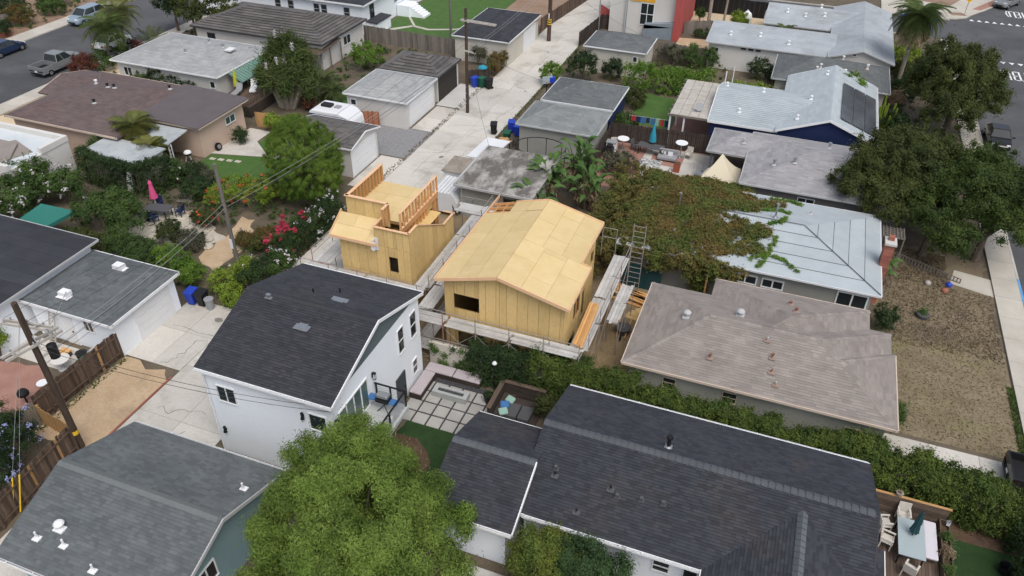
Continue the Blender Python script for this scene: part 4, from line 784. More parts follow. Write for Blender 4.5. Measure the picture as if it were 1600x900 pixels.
for y in(38.25,38.85,39.45): MB().bar((-15.65,y,zl(-15.65)-.06),(-14.2,y,zl(-14.2)-.06),.05,.18,random.random()).build('rafter','stud',oR)
for x in(-15.2,-14.7): MB().bar((x,38.25,zl(x)-.06),(x,39.45,zl(x)-.06),.05,.14,random.random()).build('blocking','stud',oR)
for y0 in(33.4,): MB().bar((-8.42,y0,3.0),(-8.42,y0+.1,4.0),.05).build('trimmer','stud',oR)
# --- smaller timber building with roof terrace
oL=thing('timber_outbuilding','smaller unfinished timber building with open stud-walled roof terrace','house',(-21,33.5,0))
osb_wall(oL,'-y',33.5,-23.3,-20.85,0,lambda x:4.98,[]); osb_wall(oL,'-y',33.5,-20.85,-18.6,0,lambda x:6.0,[(-20.03,-19.45,3.02,4.1)],lift=4.75)
tw=lambda y: 6.0 if y<34.5 else max(4.0,6.0-(y-34.5)*.56)
osb_wall(oL,'+x',-18.62,33.5,39.6,0,tw,[],breaks=(34.5,38.07)); osb_wall(oL,'-x',-23.3,33.5,38.8,0,lambda y:5.0+min(.85,max(0,(y-33.2)*.58)),[]); osb_wall(oL,'+y',38.8,-23.3,-19.3,0,lambda x:5.8,[(-22.5,-20.5,0,2.2)])
roof_sheets(oL,[(-23.7,33.15,5.0),(-20.86,33.15,5.0),(-20.86,34.6,5.82),(-23.7,34.6,5.82)],row=.82); fascia(oL,(-23.72,33.12,5.0),(-20.55,33.12,5.0)); fascia(oL,(-23.73,33.15,5.0),(-23.73,34.75,5.9)); 
roof_sheets(oL,[(-23.15,34.65,5.86),(-19.3,34.65,5.86),(-19.3,38.8,5.86),(-23.15,38.8,5.86)],name='floor_sheet',m='osb_roof',thick=.2)
osb_wall(oL,'-y',34.62,-23.25,-20.4,5.4,lambda x:7.0,lift=99); osb_wall(oL,'-x',-23.22,34.62,38.85,5.4,lambda y:7.0,lift=99); osb_wall(oL,'-x',-20.85,33.5,34.6,5.0,lambda y:6.0,lift=99)
def plate(p,q,w=.14,h=.045): MB().bar(p,q,w,h,random.random()).build('plate','fascia_wood',oL)
def studs(axis,c,a0,a1,z0,z1,step=.405,w=.045,d=.13,nm='stud'):
    n=max(1,round((a1-a0)/step))
    for k in range(n+1):
        a=a0+(a1-a0)*k/n; mb=MB()
        mb.box(c-d/2,c+d/2,a-w/2,a+w/2,z0,z1,random.random()) if axis=='y' else mb.box(a-w/2,a+w/2,c-d/2,c+d/2,z0,z1,random.random()); mb.build(nm,'stud',oL)
plate((-23.15,34.55,7.02),(-23.15,38.9,7.02),.2); plate((-23.3,34.6,7.02),(-20.4,34.6,7.02),.2); studs('y',-23.1,34.8,38.8,5.9,7.0)
studs('y',-20.42,33.9,34.6,5.9,6.98,.3); plate((-20.42,33.85,7.02),(-20.42,34.65,7.02),.16)
studs('y',-19.3,33.9,38.8,5.95,6.96); plate((-19.3,33.85,6.98),(-19.3,38.85,6.98)); plate((-19.3,33.85,5.93),(-19.3,38.85,5.93)); MB().bar((-19.3,33.85,5.72),(-19.3,38.85,5.72),.13,.36,.4).build('rim_joist','stud',oL)
studs('y',-19.32,34.4,37.3,2.8,5.55,.405); studs('y',-19.32,38.3,38.8,2.8,5.55,.3); osb_wall(oL,'+x',-19.42,33.9,38.8,2.8,lambda y:5.55,[(37.35,38.25,2.8,5.0)],lift=99)
for k in range(3): MB().bar((-19.27,34.2+k*1.5,6.05),(-19.27,34.9+k*1.5,6.9),.04,.09,random.random()).build('brace','stud',oL)
plate((-20.9,33.45,6.03),(-18.55,33.45,6.03),.16); plate((-18.6,33.45,6.03),(-18.6,34.5,6.03),.16); plate((-20.87,33.5,6.03),(-20.87,34.6,6.03),.14); plate((-18.6,34.5,6.03),(-18.6,38.07,4.05),.14); plate((-18.6,38.07,4.03),(-18.6,39.6,4.03),.14); plate((-19.3,39.6,4.03),(-18.5,39.6,4.03),.14)
studs('x',33.62,-20.8,-18.8,5.0,5.98,.4); studs('y',-20.78,33.7,34.5,5.0,5.98,.4); MB().box(-20.8,-18.7,33.6,38.0,4.9,4.95).build('stair_floor','osb',oL)
for k in range(9): MB().box(-19.24,-18.7,34.6+k*.36,34.95+k*.36,4.7-k*.2,4.74-k*.2,random.random()).build('stair_tread','stud',oL)
MB().poly([(-20.95,33.14,5.25),(-20.7,33.14,5.2),(-20.6,33.13,4.75),(-20.8,33.13,4.5),(-20.98,33.14,4.6)]).build('house_wrap','paper',oL)
MB().obox((-20.8,33.44,4.85),(.32,.03,.85)).build('paper_sheet','paper',oL)
# --- scaffolds
def scaffold_run(root,axis,a0,a1,c0,c1,decks,guard=1.0,bay=2.1,lower=0.0,planks=4,rail=True,rusty=(),outer=None):
    """a run of tube scaffold along an axis; c0 outer line, c1 inner line; decks: heights of plank levels"""
    pt=(lambda a,c,z:(a,c,z)) if axis=='x' else (lambda a,c,z:(c,a,z))
    n=max(1,round((a1-a0)/bay)); bay=(a1-a0)/n; top=max(decks)+guard
    for k in range(n+1):
        a=a0+k*bay; m='scaffold_rust' if k in rusty else 'scaffold_steel'
        MB().tube(pt(a,c0,lower),pt(a,c0,top),.026,n=6).build('standard',m,root); MB().tube(pt(a,c1,lower),pt(a,c1,max(decks)+.05),.026,n=6).build('standard',m,root)
        for z in decks: MB().tube(pt(a,c0,z-.06),pt(a,c1,z-.06),.022,n=6).build('transom',m,root)
    for z in decks:
        for k in range(n):
            a,b=a0+k*bay+.01,a0+(k+1)*bay-.01; w=abs(c1-c0)/planks; s=1 if c1>c0 else -1
            for j in range(planks):
                lo=c0+s*(j*w+.008); hi=c0+s*((j+1)*w-.008); lo,hi=min(lo,hi),max(lo,hi); dz=random.uniform(0,.02); e=random.uniform(-.12,.12)
                mb=MB(); q=(a+e,b+e,lo,hi) if axis=='x' else (lo,hi,a+e,b+e); mb.box(*q,z-.035+dz,z+.008+dz,random.random()); mb.build('plank','scaffold_plank',root)
            if rail:
                for g in(.5,guard-.03): MB().tube(pt(a,c0,z+g),pt(b,c0,z+g+random.uniform(-.03,.03)),.02,n=6).build('guard_rail','scaffold_steel',root)
            MB().tube(pt(a,c0,max(lower,z-1.9)+.1),pt(b,c0,z-.1),.014,n=5).build('cross_brace','scaffold_steel',root); MB().tube(pt(a,c0,z-.1),pt(b,c0,max(lower,z-1.9)+.1),.014,n=5).build('cross_brace','scaffold_steel',root)
scL=thing('scaffold','tube scaffold with grey planks around the smaller timber building','scaffold',(-21,32.4,0))
scaffold_run(scL,'x',-25.4,-17.6,32.15,33.2,[2.6],rusty=(2,)); scaffold_run(scL,'y',33.3,38.0,-25.35,-24.2,[2.6],rusty=(0,)); scaffold_run(scL,'y',33.2,43.4,-17.35,-18.35,[2.6],rusty=(4,)); scaffold_run(scL,'x',-19.6,-16.6,43.2,42.0,[2.7],rusty=(1,),guard=1.3)
scR=thing('scaffold','tube scaffold with two plank levels around the gabled timber house','scaffold',(-12,30.4,0))
scaffold_run(scR,'x',-16.9,-7.2,29.95,30.85,[1.0,3.0],rusty=(1,)); scaffold_run(scR,'y',31.0,40.2,-17.0,-16.1,[1.0,3.0],rail=False,guard=.2); scaffold_run(scR,'y',30.9,40.2,-6.95,-7.95,[3.0],guard=1.1,rusty=(3,)); scaffold_run(scR,'y',34.5,38.4,-6.15,-6.9,[2.3],guard=.3,rail=False)
for (x,y) in((-7.0,40.6),):
    for s in(0,.75): MB().tube((x+s,y,0),(x+s,y+.15,5.2),.026,n=6).build('ladder_frame','scaffold_steel',scR)
    for k in range(14): MB().tube((x,y+.15*k/14,.25+k*.37),(x+.75,y+.15*k/14,.25+k*.37),.018,n=6).build('rung','scaffold_steel',scR)
for s in(0,.9): MB().tube((-8.9+s,40.7,2.6),(-8.9+s,40.7,4.6),.024,n=6).build('standard','scaffold_steel',scR)
for z in(3.9,4.55): MB().tube((-8.9,40.7,z),(-8.0,40.7,z),.022,n=6).build('guard_rail','scaffold_steel',scR)
# lumber stacked on the scaffold and in the yard
lb1=thing('lumber_stack','stack of orange boards lying on the right-hand scaffold planks','lumber',(-7.5,33,3.02))
for k in range(5):
    for l in range(2): MB().obox((-7.85+k*.12+random.uniform(-.01,.01),32.8+random.uniform(-.1,.1),3.09+l*.06),(.10,3.9,.05),rz=R(2),shade=random.random()).build('board','lumber',lb1)
lb2=thing('lumber_pile','pile of orange boards on the bare ground behind the tan roof','lumber',(-6.5,40.2,0))
for k in range(9): MB().obox((-6.2+random.uniform(-.5,.5),40.2+random.uniform(-.6,.6),.06+.09*(k//3)),(3.6,.2,.07),rz=R(-14+random.uniform(-6,6)),shade=random.random()).build('board','lumber',lb2)
lb3=thing('plywood_offcuts','loose plywood offcuts beside the hip of the tan roof','lumber',(-6.1,38.3,0))
for k in range(3): MB().obox((-6.0+k*.25,38.4+k*.35,.03+.03*k),(.9,.6,.025),rz=R(20*k-10),shade=random.random()).build('sheet','osb',lb3)
wb=thing('wheelbarrow','dark upturned barrow tray beside the scaffold on bare earth','wheelbarrow',(-6.2,36.6,0)); MB().lathe((-6.2,36.6,.25),[(.42,0),(.5,.25),(.46,.28)],10).build('tray','fabric_grey',wb); MB().tube((-6.2,35.9,.2),(-6.15,35.9,.2),.2,.2,12).build('wheel','rubber',wb)
for s in(-.25,.25): MB().bar((-6.2+s,35.9,.2),(-6.2+s*1.3,37.5,.6),.04).build('handle','stud',wb)
# ---------------------------------------------------------------- foliage builders
def leaves_mesh(name,parent,C,N,rc,n,size,m,ar=.45,droop=0.0,rise=0.0,shell=0.0,upb=.35,rand=.6,origin=None,flat=1.0,cs=.18):
    C=np.asarray(C,float); N=np.asarray(N,float); K=len(C); rc=np.broadcast_to(np.asarray(rc,float),(K,)); idx=rng.integers(0,K,n)
    d=rng.normal(size=(n,3)); d/=np.linalg.norm(d,axis=1)[:,None]; rad=np.abs(rng.normal(size=n))*.62; sel=rng.random(n)<shell; rad=np.where(sel,rng.random(n)**.4*.95,rad)
    off=d*rad[:,None]*rc[idx][:,None]; off[:,2]*=flat; pos=C[idx]+off
    nv=d*.5+N[idx]*.45+np.array([0,0,upb])+rng.normal(size=(n,3))*rand*.6; nv/=np.linalg.norm(nv,axis=1)[:,None]
    t=rng.normal(size=(n,3))
    if droop: t=t*(1-droop)+droop*(d*np.array([1,1,.2])+np.array([0,0,-.9]))
    if rise: t=t*(1-rise)+rise*(d*.6+np.array([0,0,1.1]))
    t-=nv*(t*nv).sum(1)[:,None]; t/=np.linalg.norm(t,axis=1)[:,None]+1e-9; b=np.cross(nv,t)
    s=size*rng.uniform(.6,1.35,n)[:,None]; w=s*ar
    V=np.empty((n,3,3)); V[:,0]=pos-b*w*.5-t*s*.4; V[:,1]=pos+b*w*.5-t*s*.4; V[:,2]=pos+t*s*.6-nv*s*.1
    csh=rng.uniform(-cs,cs,K); sh=np.clip(.5+csh[idx]+rng.uniform(-.34,.34,n),0,1)
    return np_mesh(name,V.reshape(-1,3),n,3,sh,m,parent,origin)
def ell_clumps(blobs,K,rc,inner=.5,subn=1,subr=.5):
    """clump centres near the surface of several ellipsoids (cx,cy,cz,rx,ry,rz)"""
    B=np.array(blobs,float); wgt=(B[:,3]*B[:,4]+B[:,3]*B[:,5]+B[:,4]*B[:,5]); wgt/=wgt.sum(); C=[];N=[]
    for i,b in enumerate(B):
        k=max(3,int(K*wgt[i])); d=rng.normal(size=(k*3,3)); d/=np.linalg.norm(d,axis=1)[:,None]; d=d[d[:,2]>-.55][:k]; f=rng.uniform(inner,1,len(d))
        p=b[:3]+d*b[3:]*f[:,None]; C.append(p); N.append(d)
    C=np.vstack(C); N=np.vstack(N)
    if subn>1:
        o=rng.normal(size=(len(C),subn,3)); o/=np.linalg.norm(o,axis=2)[...,None]; o[...,2]=o[...,2]*.75+.1; C=(C[:,None,:]+o*subr*rng.uniform(.5,1,(len(C),subn,1))).reshape(-1,3); N=(N[:,None,:]*.5+o*.7).reshape(-1,3)
    return C,N
def tree(name,label,base,blobs,K,rc,n,size,m,trunk_h,trunk_r,tm='trunk',cat='tree',group=None,fork=None,subn=1,subr=.5,inner=.5,**kw):
    root=thing(name,label,cat,(base[0],base[1],0),group); C,N=ell_clumps(blobs,K,rc,inner,subn,subr); C[:,2]=np.maximum(C[:,2],.15)
    mb=MB(); b=Vector((base[0],base[1],0)); f=fork or (base[0],base[1],trunk_h); f=Vector(f)
    mb.path([b,b.lerp(f,.5)+Vector((random.uniform(-.1,.1),random.uniform(-.1,.1),0)),f],[trunk_r*1.25,trunk_r,trunk_r*.8],8)
    for bl in blobs:
        c=Vector(bl[:3]); mid=f.lerp(c,.55)+Vector((0,0,.15)); mb.path([f,mid,c],[trunk_r*.6,trunk_r*.4,trunk_r*.2],6)
    sel=rng.choice(len(C),min(len(C),26),replace=False); cc=[Vector(bl[:3]) for bl in blobs]
    for i in sel:
        p=Vector(C[i]); o=min(cc,key=lambda q:(q-p).length); mb.path([o.lerp(f,.25),p],[trunk_r*.22,trunk_r*.06],5)
    mb.build('trunk',tm,root); leaves_mesh('crown',root,C,N,rc,n,size,m,**kw); return root
def shrub(name,label,blobs,K,rc,n,size,m,cat='shrub',group=None,flowers=None,nf=0,fs=.12,kind=None,**kw):
    B=blobs[0]; root=thing(name,label,cat,(B[0],B[1],0),group); C,N=ell_clumps(blobs,K,rc); C[:,2]=np.maximum(C[:,2],.12)
    mb=MB()
    for bl in blobs:
        for k in range(3): mb.path([(bl[0],bl[1],0),(bl[0]+random.uniform(-.4,.4)*bl[3],bl[1]+random.uniform(-.4,.4)*bl[4],bl[2]+.2*bl[5])],[.05,.02],5)
    mb.build('stem','trunk',root); leaves_mesh('foliage',root,C,N,rc,n,size,m,**kw)
    if flowers:
        q=rng.choice(len(C),max(5,len(C)//3)); FC=C[q]+N[q]*rc*.9+np.array([0,0,.06]); tag(leaves_mesh('flowers',root,FC,N[q]*.3+np.array([0,0,.8]),np.full(len(q),rc*.75),nf,fs,flowers,ar=.95),kind='stuff')
    return root
def hedge(name,label,path,w,h,rc,dens,size,m,cat='hedge',bumps=.2,bump_step=1.1,z0=.05,**kw):
    """a row of bushy clumps along a polyline"""
    root=thing(name,label,cat,(path[0][0],path[0][1],0)); C=[];N=[]; st=MB()
    for a,b in zip(path,path[1:]):
        a=Vector((a[0],a[1],0)); b=Vector((b[0],b[1],0)); L=(b-a).length; d=(b-a)/L; nr=Vector((-d.y,d.x,0)); s=0
        while s<L:
            hh=h*random.uniform(1-bumps,1+bumps*.5); ww=w*random.uniform(.8,1.15); c=a+d*s
            st.path([(c.x,c.y,0),(c.x+.1,c.y,hh*.7)],[.05,.02],5)
            for k in range(int(10*ww*hh*bump_step/ max(rc*rc*4,.2))+6):
                th=random.uniform(0,math.pi); side=math.cos(th)*ww/2; zz=random.uniform(z0,hh) if abs(side)>ww*.28 else hh*random.uniform(.78,1.0)
                taper=1-.35*(zz/hh)**3
                p=c+d*random.uniform(-.6,.6)*bump_step+nr*side*taper; C.append((p.x,p.y,zz)); nn=nr*side+Vector((0,0,.5 if zz>hh*.75 else .1)); nn.normalize(); N.append(tuple(nn))
            s+=bump_step
    st.build('stems','trunk',root); leaves_mesh('foliage',root,C,N,rc,int(dens*len(C)),size,m,**kw); return root
def frond_mesh(name,m,L=2.2,arch=.9,leaf_l=.5,n=16,wid=.06,droop=.35,lift=.7):
    """feather frond along +X, arching"""
    mb=MB(); pts=[]
    for k in range(9):
        t=k/8; pts.append(Vector((L*t*(1-.18*t),0,lift*L*t*.55-arch*L*t*t*.62)))
    for k in range(8): mb.tube(pts[k],pts[k+1],.022*(1-k/9),.02*(1-(k+1)/9),4,caps=False)
    for k in range(n):
        t=.12+.88*k/(n-1); i=min(7,int(t*8)); p=pts[i].lerp(pts[i+1],t*8-i); ll=leaf_l*math.sin(math.pi*(.18+.72*t))
        for s in(-1,1):
            q=p+Vector((ll*.45,s*ll,-ll*droop)); w=Vector((wid,0,0)); md=p.lerp(q,.5)+Vector((0,0,ll*.10)); sh=random.uniform(.2,.85)
            mb.poly([p-w*.4,md-w*.6,md+w*.6,p+w*.5],sh); mb.poly([md-w*.6,q,md+w*.6],sh)
    return mesh_of(mb,name,m)
def palm(name,label,base,top,tr,nf,L,m,tm='trunk_pale',skirt=0,cat='palm tree',arch=.9,group=None,leaf_l=.5,lift=.7,multi=None,n=16):
    root=thing(name,label,cat,(base[0],base[1],0),group); mb=MB(); b=Vector(base); t=Vector(top); pts=[b.lerp(t,k/10) for k in range(11)]
    mb.path(pts,[tr*(1.25 if k==0 else 1.0-.25*k/10+.05*(k%2)) for k in range(11)],9); mb.build('trunk',tm,root)
    fm=[frond_mesh('frond',m,L*s,arch,leaf_l,n=n,lift=lift) for s in(1,.85)]
    for k in range(nf):
        az=2.399*k+random.uniform(-.2,.2); el=.75-1.5*k/nf
        inst(fm[k%2],'frond',root,top,rot=(random.uniform(-.2,.2),-el,az),scale=(1,1,1))
    if skirt:
        C=[];N=[]
        for k in range(40):
            a=random.uniform(0,6.28); z=random.uniform(0,1); C.append((t.x+math.cos(a)*skirt*.6,t.y+math.sin(a)*skirt*.6,t.z-1.3-z*skirt*.95)); N.append((math.cos(a),math.sin(a),0))
        leaves_mesh('dead_fronds',root,C,N,.45,5200,.6,'leaf_straw',ar=.16,droop=.8)
    return root
def paddle_mesh(name,m,L=1.6,W=.42,stem=.9):
    mb=MB(); n=7; up=[]
    for k in range(n+1):
        t=k/n; x=.15*stem+L*t*(.55+.45*t*.6); z=stem+L*t*(.75-.62*t); w=W*math.sin(math.pi*min(.97,.06+.92*t))**.7*.5; up.append((x,w,z))
    mb.tube((0,0,0),(up[0][0],0,up[0][2]),.035,.025,5)
    for k in range(n):
        a,b=up[k],up[k+1]
        for s in(-1,1):
            q=[(a[0],0,a[2]),(b[0],0,b[2]),(b[0],s*b[1],b[2]+b[1]*.45),(a[0],s*a[1],a[2]+a[1]*.45)]; mb.poly(q if s>0 else q[::-1],random.uniform(.3,.8))
    return mesh_of(mb,name,m)
def tuft_field(name,label,rect,n,h,m,parent=None,kind='stuff',cat='grass',mask=None):
    x0,x1,y0,y1=rect; p=np.stack([rng.uniform(x0,x1,n),rng.uniform(y0,y1,n),np.zeros(n)],1)
    a=rng.uniform(0,6.28,n); w=.05*rng.uniform(.5,1.6,n); hh=h*rng.uniform(.4,1.4,n); ln=rng.normal(size=(n,2))*hh[:,None]*.6
    V=np.empty((n,3,3)); dx=np.stack([np.cos(a),np.sin(a),np.zeros(n)],1)*w[:,None]
    V[:,0]=p-dx; V[:,1]=p+dx; V[:,2]=p; V[:,2,0]+=ln[:,0]; V[:,2,1]+=ln[:,1]; V[:,2,2]=hh; V[:,:2,2]=.01
    o=np_mesh(name,V.reshape(-1,3),n,3,rng.random(n),m); return tag(o,label,cat,kind=kind)

# ---------------------------------------------------------------- trees and shrubs
tree('feathery_tree','large feathery light green tree in front of the white house',(-12.0,15.6),[(-11.9,15.4,4.6,2.9,2.8,2.8),(-14.2,17.4,5.5,1.7,1.7,1.8),(-13.0,18.7,5.4,1.9,1.4,1.7),(-10.6,17.5,4.5,1.7,1.6,1.7),(-8.9,15.5,3.9,1.8,1.7,1.8),(-14.5,14.6,4.6,1.7,1.9,1.9),(-9.8,12.8,4.5,2.1,2.0,1.9),(-12.4,12.4,4.9,2.2,2.0,2.0),(-11.6,16.4,6.5,1.8,1.7,1.4),(-15.2,16.4,3.9,1.0,1.1,1.2),(-9.2,18.1,3.3,.95,.9,1.0),(-13.6,15.8,6.2,1.7,1.6,1.4),(-10.2,14.6,5.9,1.7,1.6,1.4),(-11.9,18.2,5.5,1.2,1.1,1.1)],380,.52,440000,.135,'leaf_pepper',2.4,.15,ar=.3,droop=.4,upb=.3,cs=.3,inner=.5,shell=.55)
shrub('citrus_bush','golden-green round bush against the charcoal-roofed house',[(-5.3,18.7,1.9,1.45,1.3,1.75)],130,.34,34000,.10,'leaf_citrus_gold')
shrub('citrus_bush','dark green round bush right of the golden bush',[(-3.4,18.85,1.8,1.9,1.4,1.7)],160,.36,42000,.10,'leaf_citrus_dark')
tree('street_tree','large olive-green round tree by the right street beside the palm',(13.9,74.5),[(13.4,75.4,4.7,3.7,3.7,3.2),(11.5,76.2,4.2,2.3,2.4,2.3),(15.6,74.2,4.2,2.4,2.5,2.5),(13.5,71.8,3.2,2.5,2.2,2.0),(12.7,77.8,6.0,2.2,2.3,1.7),(15.0,77.2,5.6,2.1,2.2,1.8)],520,.48,170000,.18,'leaf_olive',2.2,.3,inner=.45,cs=.24,droop=.3)
tree('spreading_tree','broad dark olive tree overhanging the white rolled roof',(11.2,52.6),[(8.2,56.5,4.8,3.3,3.2,2.3),(6.0,54.4,3.9,1.9,2.0,1.5),(10.2,58.8,4.8,2.6,2.4,2.0),(8.0,52.6,3.6,1.8,1.6,1.4),(9.6,55,5.0,2.2,2.2,1.9)],560,.42,150000,.16,'leaf_olive',2.2,.26,inner=.45,cs=.24)
tree('spreading_tree','broad dark green tree between the weedy yard and the right street',(14.6,53.2),[(13.4,54.6,4.6,3.5,3.0,2.4),(11.0,53.0,3.6,2.2,2.2,1.8),(15.6,52.6,3.6,1.9,2.0,1.7),(14.0,57.2,5.0,2.6,2.2,1.8),(12.4,50.6,2.6,1.6,1.3,1.3),(16.6,55,3.8,1.4,1.8,1.5)],620,.42,170000,.16,'leaf_oak',1.9,.26,cs=.26,inner=.45)
shrub('verge_shrub','thin grey-green shrub on the verge behind the parked dark car',[(14.0,66.0,1.3,1.7,2.2,1.2),(15.2,64.0,.9,1.0,1.4,.9)],40,.5,4200,.2,'leaf_grey')
tree('round_pine','tall round bright green pine beside the gable garage',(-33.6,45.0),[(-32.6,43.7,3.3,3.0,2.9,3.1),(-32.6,43.8,1.7,2.7,2.6,1.8),(-31.2,42.6,2.6,2.1,2.0,2.3),(-33.8,44.8,4.5,1.9,1.8,1.7)],1200,.24,170000,.24,'leaf_pine',1.5,.2,ar=.09,upb=.1,rand=.4,rise=.75,inner=.75)
tree('green_shrub_tree','rounded mid green shrub tree by the stone patio',(-43.6,34.4),[(-43.8,34.3,1.7,2.2,1.7,1.2),(-41.6,34.6,1.5,1.6,1.4,1.1),(-42.8,35.6,1.9,1.5,1.3,1.0)],90,.42,20000,.17,'leaf_mid',.9,.12)
def flowering(): return shrub('flowering_tree','wide dark green shrub speckled with white blossom at left edge',[(-50.2,33.6,1.8,2.0,2.0,1.6),(-51.2,35.6,1.9,2.0,1.8,1.6),(-49.0,36.6,1.7,1.6,1.3,1.4),(-51.5,31.6,1.8,2.0,1.6,1.5),(-52.6,37.2,1.7,1.3,1.1,1.3)],170,.45,42000,.2,'leaf_mid',flowers='flower_white',nf=520,fs=.17)
flowering()
hedge('clipped_hedge','tall clipped dark green hedge wall around the flat shed',[(-50.6,40.0),(-47.5,39.3),(-44.6,39.3),(-43.4,41.6)],1.1,2.75,.2,34,.11,'leaf_dark',bumps=.03,bump_step=.3); hedge('clipped_hedge','short clipped hedge strip left of the flat shed',[(-50.7,40.2),(-51.0,42.4)],.6,2.65,.3,26,.13,'leaf_mid',bumps=.05,bump_step=.7)
fs_=thing('flat_shed','low shed with pale flat roof inside the clipped hedge','shed',(-47.8,41.2,0)); MB().box(-50.2,-44.8,39.9,42.5,0,2.3).build('wall','stucco_cream',fs_); MB().slab([(-50.4,39.7,2.42),(-44.6,39.7,2.42),(-44.6,42.7,2.46),(-50.4,42.7,2.46)],.1).build('roof','membrane_grey',fs_)
# the garden strip along the left garage
for i,(lab,bl,m,fl,nf) in enumerate((('rust-tinged flat hedge behind the black roof',[(-46.4,30.6,.9,1.9,.9,.8)],'leaf_orange',None,0),('low olive shrub beside the green garden canopy',[(-43.0,31.6,1.0,1.9,1.0,.9)],'leaf_olive',None,0),('mid green shrubs behind the grey-green garage roof',[(-39.8,32.3,1.1,1.7,1.1,1.0),(-37.8,31.7,1.2,1.5,1.1,1.0)],'leaf_mid',None,0),('bright green shrubs left of the grey pole',[(-35.6,32.0,1.1,1.6,1.1,1.0),(-33.7,31.2,1.0,1.3,1.0,.9)],'leaf_bright',None,0),('lime green bush beside the blue bin',[(-30.6,31.0,1.0,1.1,.8,.95),(-29.6,30.2,.7,.8,.5,.7)],'leaf_lime',None,0),('lime green bush with pale flowers at the foot of the grey pole',[(-30.3,32.8,.9,1.0,.9,.9)],'leaf_lime','flower_white',60),('pink bougainvillea bush beside the timber building',[(-29.9,36.6,1.1,1.1,1.5,1.1),(-30.2,38.6,1.0,1.0,.9,.9)],'leaf_mid','flower_pink',1500),('dark leafy hedge below the round pine',[(-29.3,39.2,1.2,.9,1.7,1.2),(-29.4,41.4,1.1,.9,1.3,1.1)],'leaf_dark','flower_white',300),('pale-flowered shrub beside the left scaffold',[(-28.9,34.5,.9,.8,1.3,.9)],'leaf_mid','flower_white',160),('orange-tinted shrub behind the bougainvillea',[(-31.6,36.6,.8,.9,1.2,.8)],'leaf_orange',None,0),('olive shrub beside the stone table',[(-38.2,34.9,.9,1.0,.9,.9)],'leaf_olive',None,0),('silvery shrub on the garden path',[(-36.3,34.7,.7,1.0,.9,.7)],'leaf_grey',None,0),('coral-flowered tree with yellow-green leaves',[(-36.4,40.8,1.5,1.5,1.2,1.2),(-38.0,39.9,1.1,1.0,.9,.9),(-34.9,41.6,1.3,1.0,1.0,1.1)],'leaf_lime','flower_red',90),('low olive shrub beneath the coral tree',[(-37.4,37.6,.7,1.0,.8,.7)],'leaf_olive','flower_red',24),('dark shrub behind the pink umbrella',[(-40.2,40.6,1.0,1.6,1.3,1.0),(-42.2,42.3,1.0,1.2,1.0,1.0)],'leaf_dark',None,0),('grey twiggy shrub at the corner of the lawn',[(-41.4,42.6,.8,1.1,.8,.8)],'leaf_grey',None,0),('pale-flowered climber at the hedge corner',[(-43.4,41.8,1.2,.9,.9,1.2)],'leaf_mid','flower_white',60),('dark green lawn-edge shrub under the pine',[(-35.6,42.8,.9,1.0,1.0,.9)],'leaf_dark',None,0),('green ferny shrub right of the grey pole',[(-33.0,36.4,.6,.8,.7,.6)],'leaf_orange',None,0))):
    tot=sum(b[3]*b[4] for b in bl); shrub('garden_shrub',lab,bl,int(30+34*tot),.27,int(4500+4500*tot),.12,m,flowers=fl,nf=nf,fs=.2 if fl in('flower_pink','flower_red') else .13)
# lilac bush lower left
shrub('lilac_bush','bush with pale lilac flowers beside the brown fence at lower left',[(-32.0,15.8,1.5,1.7,1.7,1.5),(-31.0,14.2,1.4,1.3,1.5,1.4),(-33.4,16.8,1.2,1.4,1.0,1.3),(-33.0,14.0,1.4,1.6,1.5,1.4)],170,.34,42000,.11,'leaf_dark',flowers='flower_lilac',nf=1500,fs=.09)
shrub('corner_bush','light green bush beside the white wall behind the power pole',[(-38.9,21.4,1.2,.9,.8,1.1)],26,.32,4200,.14,'leaf_lime')
# hedge rows
hedge('flower_hedge','dark mixed hedge between the garden and the timber building',[(-29.5,31.6),(-29.4,36),(-29.2,42.2)],1.4,1.7,.3,26,.12,'leaf_dark',bumps=.2,bump_step=.6)
shrub('street_shrub','mid green shrub under the feathery street palm',[(-66.6,58.6,1.1,1.3,1.4,1.1),(-66.2,61.2,1.0,1.2,1.3,1.0)],60,.33,8000,.16,'leaf_mid')
shrub('street_shrub','brownish shrub beside the low palm clump',[(-65.4,62.8,1.0,1.4,1.2,1.0)],40,.33,5200,.16,'leaf_red')
hedge('privet_hedge','long bushy green hedge between the charcoal roof and the tan house',[(-9.4,30.1),(-5.0,29.9),(-1.0,29.5),(3.0,29.4),(7.0,29.6),(11.0,29.5),(14.6,28.9)],1.7,2.7,.28,68,.12,'leaf_hedge',bumps=.22,bump_step=.62,cs=.28,ar=.5,rise=.3)
hedge('dark_hedge','dark green hedge behind the sunken lounge',[(-13.0,29.9),(-9.6,29.9)],1.2,2.5,.28,80,.11,'leaf_dark',bumps=.1,bump_step=.5,ar=.5)
hedge('corner_hedge','dark hedge closing the small lawn at lower right',[(14.3,28.6),(14.0,24.0),(13.9,20)],1.2,2.1,.3,70,.11,'leaf_dark',bumps=.2,bump_step=.6)
vw=thing('vine_wall','pale wall overgrown with ivy beside the outdoor bench','wall',(-14.4,30.0,0)); MB().box(-15.8,-12.6,29.85,30.0,0,1.7).build('wall','stucco_cream',vw); leaves_mesh('ivy',vw,[(-15.7+random.random()*3.1,29.8,random.uniform(.3,1.8)) for _ in range(26)],[(0,-1,.2)]*26,.28,3600,.12,'leaf_mid')
